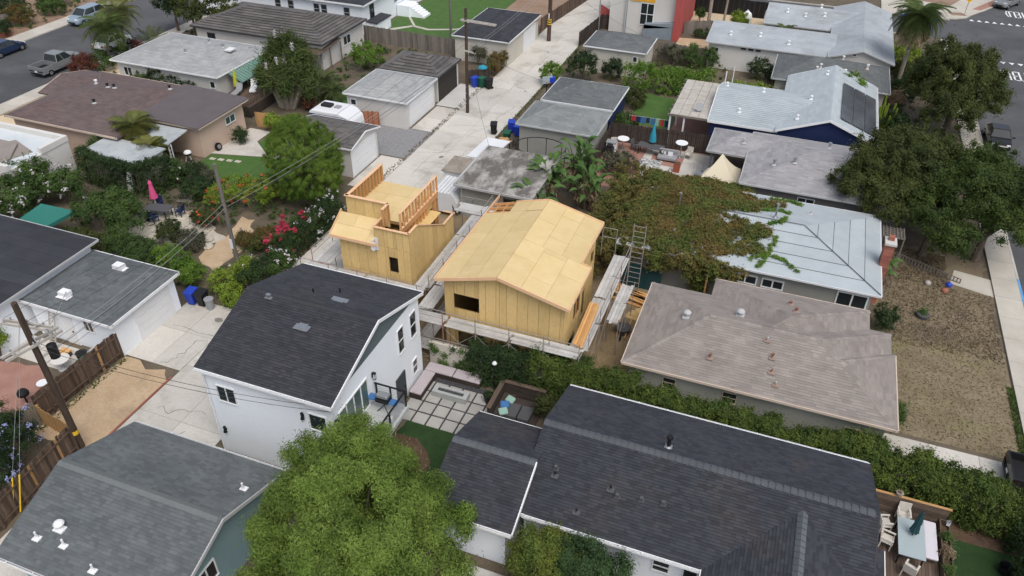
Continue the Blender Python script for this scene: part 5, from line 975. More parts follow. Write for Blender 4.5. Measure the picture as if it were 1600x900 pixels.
hedge('vine_hedge','tall green vine-covered hedge behind the back lawn',[(-14.8,74.6),(-10.0,75.0),(-6.4,75.0)],1.7,2.7,.5,26,.22,'leaf_bright',bumps=.15,bump_step=1.2,droop=.5); hedge('vine_hedge','low lime vine hedge in front of the dark hipped roof',[(-6.2,74.7),(-1.5,74.6),(5.5,74.0)],1.2,2.2,.42,24,.2,'leaf_lime',bumps=.2,bump_step=1.1)
shrub('vine_mound','bright green vine mound on the navy house roof edge',[(5.4,75.3,3.3,1.7,1.2,1.0)],30,.4,4500,.2,'leaf_bright')
for lab,bl,m in (('leafy green bush at the alley edge by the dark garage',[(-22.6,72.6,1.2,1.2,1.4,1.2)],'leaf_bright'),('dark bluish tree beside the alley bush',[(-20.0,74.6,1.7,1.7,1.6,1.7)],'leaf_dark'),('dark shrub in front of the small cream garage',[(-17.2,76.2,1.2,1.2,1.0,1.1)],'leaf_dark'),('grey-green shrub along the back fence',[(-12.4,83.2,1.0,1.9,.9,1.0)],'leaf_grey'),('citrus shrub by the back fence',[(-8.6,82.8,1.2,1.3,1.0,1.2),(-10.4,83.0,1.3,.9,.9,1.2)],'leaf_mid'),('round dark bush at the end of the back fence',[(-3.4,82.3,1.1,1.2,1.0,1.2),(-1.6,82.0,1.0,1.2,1.0,1.1)],'leaf_dark'),('brownish twiggy shrub on the back lawn edge',[(-13.6,70.4,.9,1.1,1.6,.9)],'leaf_olive'),('light green shrub behind the clothes line',[(-13.0,64.6,.9,1.2,.9,.9)],'leaf_mid'),('grey bush beside the patio',[(-11.6,56.6,1.0,1.7,1.3,1.0)],'leaf_grey'),('round clipped bright green bush behind the wire fence',[(-41.9,69.4,1.5,1.9,1.6,1.6)],'leaf_bright'),('reddish-green round bush beside the alley carts',[(-28.9,73.6,1.2,.9,2.2,1.25)],'leaf_orange'),('climber with drooping stems on the cream garage wall',[(-31.6,74.8,1.4,1.0,.5,.7)],'leaf_grey'),('maroon bush beside the grey pickup',[(-67.4,57.0,1.1,1.6,1.5,1.1)],'leaf_red'),('dark green bush in front of the pale grey hipped roof',[(-56.6,56.0,1.3,2.2,1.2,1.3),(-53.2,55.2,1.1,1.6,1.0,1.1)],'leaf_dark'),('lighter green bush beside the brown roof',[(-58.9,55.6,1.0,1.3,1.0,1.0)],'leaf_mid'),('small green bush by the deck corner',[(-50.8,54.8,.8,.9,.7,.8)],'leaf_lime'),('round dark bush against the pink wall',[(-43.3,49.8,.75,.7,.7,.75)],'leaf_dark'),('lime clipped bush beside the wooden gate',[(-41.9,52.9,.8,1.2,.7,.75)],'leaf_lime'),('red-green shrub at the foot of the yucca',[(-41.8,58.2,.6,.9,.8,.6)],'leaf_red'),('green shrub in front of the yucca',[(-39.9,53.4,.7,1.0,.8,.7)],'leaf_lime'),('dark shrub between the tan house and the yard',[(8.5,42.7,.95,.7,1.0,1.0)],'leaf_dark'),('small shrub at the corner of the tan house',[(8.9,34.4,.8,.5,.8,.8)],'leaf_mid'),('small dark shrub beside the tan eave',[(8.3,37.6,.7,.35,.7,.7)],'leaf_mid'),('grassy olive shrub in the lounge planter',[(-8.2,28.2,.9,.7,.55,.8)],'leaf_olive'),('yellow-green roadside shrub behind the white terrace',[(10.8,90.5,1.8,1.6,2.4,1.6)],'leaf_lime'),('dark shrub under the tall palm',[(10.6,82.4,1.0,1.4,1.6,1.0)],'leaf_dark'),('olive shrub beside the tall palm',[(10.6,86.6,1.2,1.4,1.8,1.1)],'leaf_olive'),('dry shrub at the foot of the palm',[(9.8,80.2,.7,.9,1.2,.7)],'leaf_dead'),('dark green shrub beside the tall cactus',[(9.6,73.6,1.1,1.3,1.6,1.1)],'leaf_dark'),('agave row along the side fence',[(-10.6,93.0,.6,1.3,.6,.6),(-8.9,92.4,.6,.9,.6,.6)],'leaf_dark'),('bushy shrub in the sandy yard',[(-7.4,98.6,1.0,1.2,1.0,1.0)],'leaf_lime'),('sapling in the sandy yard',[(-12.0,98.2,1.2,.5,.5,.6)],'leaf_mid'),('weedy shrub beside the deck steps',[(-46.9,53.9,.6,.8,.6,.6)],'leaf_mid'),('orange-flowered front garden bush across the street',[(-86.4,66.6,1.2,2.0,1.6,1.2)],'leaf_orange'),('dark bush in the garden across the street',[(-85.2,62.4,1.0,1.5,1.6,1.0)],'leaf_dark'),('mid green bush behind the silver car',[(-86.0,71.0,1.1,1.8,1.6,1.1)],'leaf_mid'),('low bush at the top left corner',[(-88.6,63.6,1.1,1.6,1.8,1.1)],'leaf_olive'),('round garden bush near the top left corner',[(-90.0,68.6,1.4,2.0,2.0,1.4)],'leaf_dark'),('small tree-like bush at top of the left garden',[(-88.8,74,1.8,2.4,2.2,1.8)],'leaf_mid')):
    tot=sum(b[3]*b[4] for b in bl); far=bl[0][1]>50; shrub('garden_shrub',lab,bl,int(26+24*tot),.32,int(2600+2200*tot),.16 if far else .12,m)
for lab,b in (('reddish-topped street tree at top left beyond the palms',(-64.6,70.6,3.4,2.6,2.4,1.9)),('dark street tree at top between the slate roof and the street',(-67.8,71.5,3.6,2.0,2.2,1.9)),('rust-coloured tree at the top beside the tile roof',(-62.0,72.8,3.2,1.9,1.8,1.7))):
    tree('street_tree',lab,(b[0],b[1]),[b,(b[0]+1,b[1]-.8,b[2]-.6,b[3]*.6,b[4]*.6,b[5]*.6)],45,.5,7000,.24,'leaf_olive' if 'rust' in lab or 'reddish' in lab else 'leaf_dark',1.6,.16)
# giant yucca
def yucca():
    root=thing('yucca_tree','giant multi-trunked yucca tree with white flower spikes beside the deck','tree',(-44.0,57.8,0)); mb=MB(); heads=[]
    for (dx,dy,h) in ((-.6,.8,6.0),(.3,1.4,6.2),(1.2,.6,5.2),(1.8,-.2,4.4),(-1.4,.2,4.6),(.2,-.6,4.2),(-.8,-.9,3.6),(2.4,.8,3.7),(1.0,-1.2,3.2),(-2.0,-.4,3.4),(1.9,1.6,4.6),(-1.4,1.3,5.2),(.8,2.2,5.4),(2.9,-.2,3.0)):
        b=Vector((-44+dx*.25,57.8+dy*.25,0)); e=Vector((-44+dx,57.8+dy,h)); mb.path([b,b.lerp(e,.4)+Vector((0,0,.4)),e],[.28,.18,.10],7); heads.append(e)
    mb.build('trunk','trunk_pale',root); C=[tuple(h+Vector((0,0,-k*.45))) for h in heads for k in range(3)]
    leaves_mesh('crown',root,C,[(0,0,.4)]*len(C),.85,20000,.75,'leaf_palm',ar=.085,upb=.1,droop=.1)
    for e in(heads[0],heads[2],heads[5],heads[6]): tag(leaves_mesh('flower_spike',root,[tuple(e+Vector((.3,-.5,.5+.16*k))) for k in range(4)],[(0,0,1)]*4,.16,150,.14,'flower_white'),kind='stuff')
yucca()
# palms
palm('fan_of_palm','feathery palm over the parked white car on the left street',(-67.2,60.0,0),(-66.9,60.6,3.9),.16,36,3.2,'leaf_palm',arch=1.1,leaf_l=.8,n=26)
palm('feather_palm','second feathery palm closer to the left street corner',(-68.0,63.4,0),(-67.8,63.6,4.6),.15,28,2.8,'leaf_palm_yellow',arch=1.0,leaf_l=.7,n=24)
palm('cycad_palm','low palm clump with stiff fronds by the left street',(-66.0,65.4,0),(-66.0,65.6,.8),.22,26,2.6,'leaf_palm',arch=.55,lift=1.0)
palm('garden_palm','yellow-green feathery palm in front of the brown roof',(-48.6,43.6,0),(-48.9,44.2,3.0),.12,36,2.3,'leaf_palm_yellow',arch=1.1,leaf_l=.65,n=24); palm('garden_palm','smaller yellow-green palm beside the porch roof',(-46.4,43.0,0),(-46.4,43.0,2.2),.1,28,1.7,'leaf_palm_yellow',arch=1.1,n=22)
palm('garden_palm','lush green palm beside the wire fence',(-41.9,61.4,0),(-41.9,61.4,1.7),.12,24,2.0,'leaf_palm',arch=.9,leaf_l=.4); palm('garden_palm','second lush palm between the yucca and the white garage',(-40.6,60.6,0),(-40.6,60.6,1.1),.12,22,1.8,'leaf_palm',arch=.9,leaf_l=.4)
palm('tall_palm','tall fan palm with straw skirt at top right',(10.2,84.9,0),(10.2,84.4,7.6),.2,44,3.2,'leaf_palm',tm='trunk_pale',skirt=1.6,arch=1.25,leaf_l=.9,n=30)
palm('yard_palm','bare-trunked palm in the sandy yard at top',(-10.7,96.5,0),(-10.9,97.2,9.5),.22,14,2.2,'leaf_palm'); palm('yard_palm','thin palm trunk right of the bare-trunked palm',(-9.2,99.0,0),(-9.0,99.6,9.5),.14,12,2.2,'leaf_palm'); palm('yard_palm','small palm beside the white terrace roof',(-1.8,90.9,0),(-1.8,90.9,2.6),.14,18,1.6,'leaf_palm',arch=1.0)
# bird of paradise clumps
pm=[paddle_mesh('leaf','leaf_banana',1.35,.46,.8),paddle_mesh('leaf','leaf_banana',1.05,.4,.55)]
for lab,(bx,by),n,top in (('giant bird-of-paradise with broad paddle leaves over the mottled roof',(-15.6,50.2),40,2.4),('tall bird-of-paradise clump with ragged brown leaves',(-13.6,52.2),44,3.0),('shorter bird-of-paradise clump at the mottled roof corner',(-15.4,46.8),24,1.7),('bird-of-paradise clump beside the vine-covered roof',(-12.4,50.2),28,1.9)):
    root=thing('bird_of_paradise',lab,'plant',(bx,by,0)); mb=MB()
    for k in range(7):
        a=k*.9; mb.path([(bx+.3*math.cos(a),by+.3*math.sin(a),0),(bx+.6*math.cos(a),by+.6*math.sin(a),top*.6),(bx+.5*math.cos(a)*1.6,by+.5*math.sin(a)*1.6,top)],[.13,.1,.06],7)
    mb.build('stem','trunk',root)
    for k in range(n):
        a=2.399*k; r_=.25+.75*random.random(); z=top*(.35+.75*random.random()); inst(pm[k%2],'leaf',root,(bx+r_*math.cos(a),by+r_*math.sin(a),z),rot=(random.uniform(-.25,.25),random.uniform(-.45,.35),a+random.uniform(-.4,.4)))
    leaves_mesh('dead_leaves',root,[(bx+random.uniform(-.8,.8),by+random.uniform(-.8,.8),top*random.uniform(.3,.9)) for _ in range(12)],[(0,0,0.1)]*12,.5,1600,.42,'leaf_dead',ar=.2,droop=.8)
# cactus by the navy house
cc=thing('column_cactus','tall pale green branching cactus beside the navy house','cactus',(8.5,73.6,0))
for k in range(22):
    a=random.uniform(0,6.28); r_=random.uniform(.1,.95); h=random.uniform(1.6,3.6)*(1-.25*r_); mb=MB(); mb.path([(8.5+.2*math.cos(a),73.6+.2*math.sin(a),0),(8.5+r_*math.cos(a),73.6+r_*math.sin(a),h*.5),(8.5+r_*1.15*math.cos(a),73.6+r_*1.15*math.sin(a),h)],[.12,.13,.08],7); mb.build('stem','leaf_grass' if False else 'leaf_lime',cc)
# vine smothering the left half of the white roll roof
vn=thing('roof_vine','rust and green vine smothering the left half of the white roof','vine',(-5.5,46,0)); C=[];N=[]
def vh(x,y):
    z=mass_h(('h',-8.2,7.75,42.0,51.8,2.8,.95),x,y); return max(z,2.2) if z>0 else 2.3
for k in range(5600):
    x=random.uniform(-10.9,1.6); y=random.uniform(41.0,53.4)
    lim=-.3+1.3*math.sin(y*1.3)+.8*math.sin(y*2.9+1)
    if x>lim: continue
    if x<-9.8+.6*math.sin(y) or (x<-6 and y<42.4+.3*math.sin(3*x)): 
        if random.random()<.5: continue
    z=vh(x,y)+random.uniform(.02,.26)+.08*math.sin(x*1.7+y)+.06*math.sin(y*2.1-x)
    if y<42.0: z=random.uniform(1.9,3.2) if x>-7.5 else random.uniform(.6,2.6)
    if x<-8.6: z=random.uniform(.5,3.0)
    C.append((x,y,z)); N.append((0,-.2,.8))
for k in range(70): C.append((-2.7+random.uniform(-.5,.5),41.8+random.uniform(-.3,.2),random.uniform(.3,3.0))); N.append((0,-1,.3))
leaves_mesh('foliage',vn,C,N,.26,290000,.12,'leaf_vine',cs=.32,flat=.7,ar=.75); mb=MB()
for k in range(12): mb.path([(-9+k*.7,42+random.random()*9,0 if k%3==0 else 2.4),(-8.5+k*.7,44+random.random()*6,3.4)],[.05,.02],5)
mb.build('stem','trunk',vn)
for k,pts in enumerate(([(.0,42.9),(.9,43.6),(1.9,43.4),(2.9,42.6)],[(.6,42.3),(1.0,43.6),(1.3,45.2)],[(0.2,48.4),(1.2,49.0),(1.9,48.7)],[(0.6,51.2),(1.8,51.4),(2.6,51.0)],[(.8,46.4),(1.5,46.9),(1.7,47.6)])):
    CC=[]
    for a,b in zip(pts,pts[1:]):
        for t in np.linspace(0,1,9): CC.append((a[0]+(b[0]-a[0])*t+random.uniform(-.1,.1),a[1]+(b[1]-a[1])*t+random.uniform(-.1,.1),vh(a[0]+(b[0]-a[0])*t,a[1]+(b[1]-a[1])*t)+.12))
    leaves_mesh('runner',vn,CC,[(0,0,1)]*len(CC),.17,1700,.12,'leaf_bright',flat=.6)
# dry grass
tuft_field('alley_weeds','dry weeds along the garden side of the alley',(-29.1,-28.72,30,103),1500,.16,'dry_grass'); tuft_field('alley_weeds','green weeds along the garage side of the alley',(-23.32,-22.9,44,103),1500,.14,'grass_green'); tuft_field('dirt_weeds','sparse tufts along the brown fence on the sandy strip',(-32.5,-32.1,17.8,24),300,.12,'grass_green')
def ground_cover(name,label,n,poly_ok,rect,h,size,m):
    x0,x1,y0,y1=rect; P_=np.stack([rng.uniform(x0,x1,n),rng.uniform(y0,y1,n)],1); ok=np.array([poly_ok(*p) for p in P_]); P_=P_[ok]; C=np.column_stack([P_,rng.uniform(.1,h,len(P_))]); return tag(leaves_mesh(name,None,C,np.tile([0,0,.6],(len(C),1)),.26,len(C)*46,size,m,flat=.6),label,'ground cover',kind='stuff')
noise2=lambda x,y: math.sin(x*1.9+y*.7)+math.sin(y*2.3-x*.6)
def in_garden(x,y):
    if -43.2<x<-35.2 and 34.4<y<38.6-abs(x+40)*.3: return False
    if x>-36 and (x+34.2)**2<1.2 and 33<y<39.6: return False
    return noise2(x,y)>-.5
ground_cover('garden_ground_cover','low mixed green planting filling the left garden beds',900,in_garden,(-47,-30.5,30.5,43.2),.55,.13,'leaf_mid'); ground_cover('garden_ground_cover','low olive planting between the left garden shrubs',520,lambda x,y:in_garden(x,y) and noise2(y,x)>.2,(-47,-30.5,30.5,43.2),.7,.13,'leaf_olive'); ground_cover('yard_ground_cover','low scrub behind the alley garages',420,lambda x,y:noise2(x,y)>.1,(-46,-38,58,76),.5,.17,'leaf_mid'); ground_cover('yard_ground_cover','low scrub between the back fence and the garages',360,lambda x,y:noise2(x,y)>.2,(-22,-1,75.5,84),.5,.17,'leaf_olive'); ground_cover('street_ground_cover','low planting along the front yards of the left street',420,lambda x,y:noise2(x,y)>0,(-66.5,-62,52,76),.6,.18,'leaf_olive'); ground_cover('street_ground_cover','scrubby planting across the left street',520,lambda x,y:noise2(x,y)>0,(-93,-84,54,80),.7,.18,'leaf_mid'); ground_cover('side_ground_cover','low scrub beside the right street below the trees',340,lambda x,y:noise2(x,y)>0,(9.2,15,56,92),.4,.18,'leaf_olive')
tuft_field('dry_grass','short straw-coloured grass over the front lawn of the tan house',(8.6,15.2,33.9,44.2),5000,.06,'dry_grass'); tuft_field('weeds','dead brown weeds over the upper front yard',(8.3,15.2,41.8,48.9),5000,.1,'dead_grass'); tuft_field('weeds','dead brown weeds beneath the broad tree',(8.3,12.7,48.9,53.0),3000,.12,'dead_grass');  tuft_field('edge_grass','green grass strip along the right pavement',(15.05,15.4,33.8,39.8),1800,.1,'grass_green')
# ---------------------------------------------------------------- fences
def fence(label,path,h,m,bw=.14,gap=.012,parts=True,rails=True,name='board_fence',jit=.06,t=.02,cat='fence',odd=None):
    root=thing(name,label,cat,(path[0][0],path[0][1],0)); jm=MB()
    for a,b in zip(path,path[1:]):
        a=Vector((a[0],a[1],0)); b=Vector((b[0],b[1],0)); L=(b-a).length; d=(b-a)/L; rz=math.atan2(d.y,d.x); n=int(L/(bw+gap))
        for k in range(n):
            c=a+d*((k+.5)*L/n); hh=h+random.uniform(-jit,jit*.4)
            if parts:
                mb=MB(); mb.obox((c.x,c.y,hh/2),(L/n-gap,t,hh),rz=rz,rx=random.uniform(-.02,.02),shade=random.random()); mb.build('board',odd if odd and random.random()<.07 else m,root)
            else: jm.obox((c.x,c.y,hh/2),(L/n-gap,t,hh),rz=rz,shade=random.random())
        nr=Vector((-d.y,d.x,0))*.045
        if rails:
            for z in(.35,h-.35): MB().bar(a+nr+Vector((0,0,z)),b+nr+Vector((0,0,z)),.05,.09).build('rail',m,root)
            for k in range(int(L/2.4)+1): c=a+d*min(L,k*2.4)+nr*1.6; MB().box(c.x-.05,c.x+.05,c.y-.05,c.y+.05,0,h-.05).build('post',m,root)
    if not parts: tag(jm.build('boards',m,root),kind='stuff')
    return root
fence('dark brown weathered board fence beside the sandy strip',[(-32.6,24.0),(-32.75,18.4)],1.8,'fence_brown',odd='fence_new'); fence('short newer board fence beside the lilac bush',[(-32.6,18.35),(-29.9,17.9)],1.3,'fence_new'); fence('brown board fence running down past the lower left roof',[(-29.45,17.5),(-28.75,9.5)],1.8,'fence_brown',odd='fence_new')
fence('old grey board fence between the lawn and the tile garage',[(-46.4,77.0),(-35.0,76.6)],1.8,'fence_grey',.2); fence('grey board fence behind the small cream garage',[(-14.3,84.5),(-4.4,84.0)],1.75,'fence_grey',.2); fence('dark board fence behind the patio furniture',[(-13.8,62.2),(-4.3,62.85)],1.75,'fence_dark',.16)
fence('dark fence enclosing the bins of the modern house',[(-23.2,84.6),(-22.6,91.6),(-21.4,91.8)],1.7,'fence_dark',.2); fence('brown fence along the far end of the alley',[(-28.9,88.0),(-27.2,103)],1.6,'fence_brown',.25); fence('black screen fence at the top of the sandy yard',[(-15,103.0),(-3.0,103.3)],2.0,'black_metal',.6); fence('brown fence beside the bare palm trunk',[(-13.0,93.4),(-10.5,95.0),(-5.5,95.2)],1.5,'fence_grey',.25); fence('new wooden side gate beside the pink wall',[(-44.0,53.1),(-42.4,53.4)],1.4,'fence_new',.16); fence('black fence across the top edge beyond the lawn',[(-46,101.5),(-36,101.8)],1.8,'fence_grey',.3)
fence('red wooden gate in a black frame beside the camper',[(-36.4,56.1),(-33.7,57.05)],1.55,'gate_red',.16,name='gate',cat='gate'); fence('dark green mesh construction screen behind the timber house',[(-8.0,41.4),(-5.0,41.55)],1.8,'fabric_teal',.75,name='screen_fence'); fence('dark fence with bins beside the cream garage door',[(-30.6,69.6),(-29.2,70.6),(-28.9,71.5)],1.4,'fence_dark',.2); fence('dark board fence at the end of the yard beside the pale garage',[(-13.6,56.8),(-13.7,61.9)],1.7,'fence_dark',.2)
fence('red brown garden fence by the street top left',[(-84.6,56),(-84.4,63.5)],.8,'brick_red',.3); fence('grey fence at the far left garden corner',[(-90,57),(-86.5,66)],1.6,'fence_grey',.25)
# wire fence by the palms
wf_=thing('wire_fence','thin grey wire fence behind the white garage','fence',(-42,66.5,0))
for k in range(6): MB().tube((-42.5+k*1.1,66.6-k*.35,0),(-42.5+k*1.1,66.6-k*.35,1.3),.025,n=6).build('post','steel',wf_)
for z in(.2,.5,.8,1.1,1.28): MB().bar((-42.5,66.6,z),(-37.0,64.85,z),.012).build('wire','steel',wf_)
# ---------------------------------------------------------------- utility poles and lines
def upole(label,base,top,r,m,bands=0,name='utility_pole'):
    root=thing(name,label,'utility pole',(base[0],base[1],0)); b=Vector((base[0],base[1],0)); t=Vector(top); MB().path([b,b.lerp(t,.5),t],[r,r*.9,r*.75],12).build('shaft',m,root); return root
def arm(root,p,q,w=.1,h=.12,ins=4,m='arm_wood',gap=.0):
    o=MB().bar(p,q,w,h).build('crossarm',m,root); p=Vector(p); q=Vector(q)
    for k in range(ins):
        c=p.lerp(q,(k+.5)/ins); mb=MB(); mb.lathe((c.x,c.y,c.z+.06),[(.03,0),(.05,.04),(.03,.08),(.045,.12),(.02,.15)],8); mb.build('insulator','plastic_grey',o)
pa=upole('tall dark utility pole standing at the alley edge by the garage aprons',(-27.7,63.0),(-27.7,63.1,9.6),.16,'pole_wood'); arm(pa,(-28.2,63.0,8.55),(-24.9,63.0,8.45),ins=3); arm(pa,(-28.2,63.25,8.55),(-24.9,63.25,8.45),ins=0); arm(pa,(-27.8,62.8,5.95),(-26.7,62.8,5.85),ins=1); MB().lathe((-26.8,62.8,5.9),[(.1,0),(.12,.3),(.08,.34)],8).build('junction','plastic_black',pa)
for z in(1.0,1.4,2.0,2.6): MB().bar((-27.7,62.83,z),(-27.7,62.7,z),.05).build('step_bolt','plastic_grey',pa)
pb=upole('thick dark utility pole farther up the alley with yellow bands',(-27.0,85.0),(-27.0,85.2,12.0),.24,'pole_wood')
for z in(1.9,2.15,2.4): MB().lathe((-27.0,85.02,z),[(.25,0),(.25,.1)],12).build('band','yellow_guard',pb)
MB().box(-27.05,-26.95,84.72,84.78,2.6,3.2).build('notice','paper',pb)
upole('thin grey steel pole beside the modern house',(-22.7,90.7),(-22.7,90.8,9),.09,'plastic_grey'); upole('thin grey pole on the green lawn beyond the fence',(-37.7,81.5),(-37.7,81.6,9),.14,'pole_grey'); upole('slim grey pole in front of the modern house window',(-19.0,88.5),(-19.0,88.6,8),.06,'plastic_grey')
pm_=upole('grey weathered utility pole in the left garden with a white tag',(-31.5,33.5),(-31.5,33.5,8.0),.15,'pole_grey'); MB().box(-31.6,-31.4,33.3,33.34,2.0,2.7).build('tag','paper',pm_)
for z in(4.6,5.1): MB().tube((-31.5,33.35,z),(-31.5,33.2,z),.06,.06,8).build('clamp','plastic_black',pm_)
pl=upole('dark utility pole with grey crossarms at lower left',(-29.5,17.8),(-28.65,17.2,9.8),.17,'pole_wood'); arm(pl,(-30.3,17.15,8.3),(-27.9,17.55,8.3),ins=3); arm(pl,(-30.2,17.4,8.3),(-27.8,17.8,8.3),ins=3); arm(pl,(-29.3,16.1,7.4),(-28.7,18.6,7.4),ins=3); arm(pl,(-28.95,16.0,7.4),(-28.35,18.5,7.4),ins=3)
MB().lathe((-28.6,17.9,6.2),[(.1,0),(.22,.05),(.22,.75),(.1,.82)],10).build('transformer','plastic_black',pl); MB().lathe((-29.4,17.72,1.1),[(.185,0),(.185,.25)],12).build('band','yellow_guard',pl)
MB().bar((-28.9,17.4,8.2),(-29.35,17.65,7.3),.05).bar((-28.9,17.4,8.2),(-28.4,17.3,7.3),.05).build('arm_brace','steel',pl)
for k,x in enumerate((-29.15,-29.0)): 
    gy=thing('guy_wire',('yellow plastic guard on a guy wire','second yellow guy guard beside the first')[k]+' by the lower left fence','guy wire',(x,13.9+k*.3,0)); MB().tube((x,13.4+k*.25,.1),(x+.02,14.1+k*.25,1.9),.035,n=8).build('guard','yellow_guard',gy); MB().tube((x+.02,14.1+k*.25,1.9),(-28.8,17.2,8.8),.008,n=5).build('wire','wire_light',gy)
gp=thing('steel_post','thin galvanised post beside the yellow guy guards','post',(-29.25,13.2,0)); MB().tube((-29.25,13.2,0),(-29.25,13.4,1.9),.035,n=8).build('shaft','plastic_grey',gp); MB().lathe((-29.25,13.4,1.9),[(.045,0),(.02,.05)],8).build('cap','plastic_grey',gp)
def cable(label,p,q,sag,r=.012,m='wire',n=18):
    p=Vector(p); q=Vector(q); pts=[p.lerp(q,k/n)-Vector((0,0,sag*4*(k/n)*(1-k/n))) for k in range(n+1)]; mb=MB(); mb.path(pts,r,5); o=mb.build('overhead_cable',m); tag(o,label,'cable','overhead cables'); return o
for k,(z,dx,r,m) in enumerate(((5.25,0,.012,'wire_light'),(5.0,.12,.011,'wire_light'),(4.7,-.1,.013,'wire'),(4.45,.06,.010,'wire'))):
    nm=('uppermost','second','third','lowest')[k]
    cable(nm+' cable between the crossarm pole and the grey garden pole',(-29.2+dx,17.6,6.6-k*.25),(-31.5+dx,33.35,z),.35,r,m); cable(nm+' cable from the grey garden pole over the garden to the alley pole',(-31.5+dx,33.6,z),(-27.7+dx,63,5.9-k*.18),.5,r,m); cable(nm+' cable along the far alley between the two dark poles',(-27.7+dx,63.2,5.9-k*.18),(-27.0+dx,85,6.6-k*.2),.4,r,m)
for k,x in enumerate((-30.0,-28.9,-28.2)): cable(('left','middle','right')[k]+' thin power line crossing toward the alley pole arm',(x,17.3,8.5),(-28+k*1.3,63,8.62),.9,.009,'wire')
for k in range(2): cable(('upper','lower')[k]+' service cable from the crossarm pole to the white house wall',(-28.6,17.5,7.3-k*.35),(-15.9,20.2,5.5-k*.3),.5,.012,'wire')
cable('pale service cable sagging to the grey-green garage roof',(-29.2,17.5,6.9),(-36.0,24.6,3.3),.2,.016,'wire_light'); cable('service cable to the flat garage from the alley pole',(-27.6,63,6.0),(-20.9,51.5,3.0),.4,.01,'wire'); cable('thin cable from alley pole to the dark hipped garage',(-27.6,63,6.4),(-20.2,65,3.2),.3,.01,'wire'); cable('long thin cable from the alley pole toward the modern house',(-27.6,63.2,7.8),(-17.5,91.2,4.6),.6,.01,'wire'); cable('thin cable over the alley to the small cream garage',(-27.0,85,7.0),(-14.6,80,3.4),.4,.01,'wire'); cable('cable from the far pole over the dark garage roof',(-27.0,85,8.0),(-37.7,81.5,7.6),.3,.01,'wire')
# ---------------------------------------------------------------- vehicles (built facing +Y, origin on the ground)
def loft(mb,secs,shade=.5):
    """secs: (y, halfwidth_low, halfwidth_high, zbottom, ztop)"""
    k=len(mb.v); n=8
    for (y,wl,wh,zb,zt) in secs:
        zm=zb+(zt-zb)*.45; mb.v+=[(-wl*.9,y,zb),(-wl,y,zb+(zt-zb)*.2),(-wl,y,zm),(-wh,y,zt-.02),(wh,y,zt-.02),(wl,y,zm),(wl,y,zb+(zt-zb)*.2),(wl*.9,y,zb)]
    for j in range(len(secs)-1):
        for i in range(n): mb.f.append((k+j*n+i,k+(j+1)*n+i,k+(j+1)*n+(i+1)%n,k+j*n+(i+1)%n)[::-1]); mb.sh.append(shade)
    mb.f.append(tuple(range(k,k+n))[::-1]); mb.f.append(tuple(range(k+(len(secs)-1)*n,k+len(secs)*n))); mb.sh+=[shade]*2
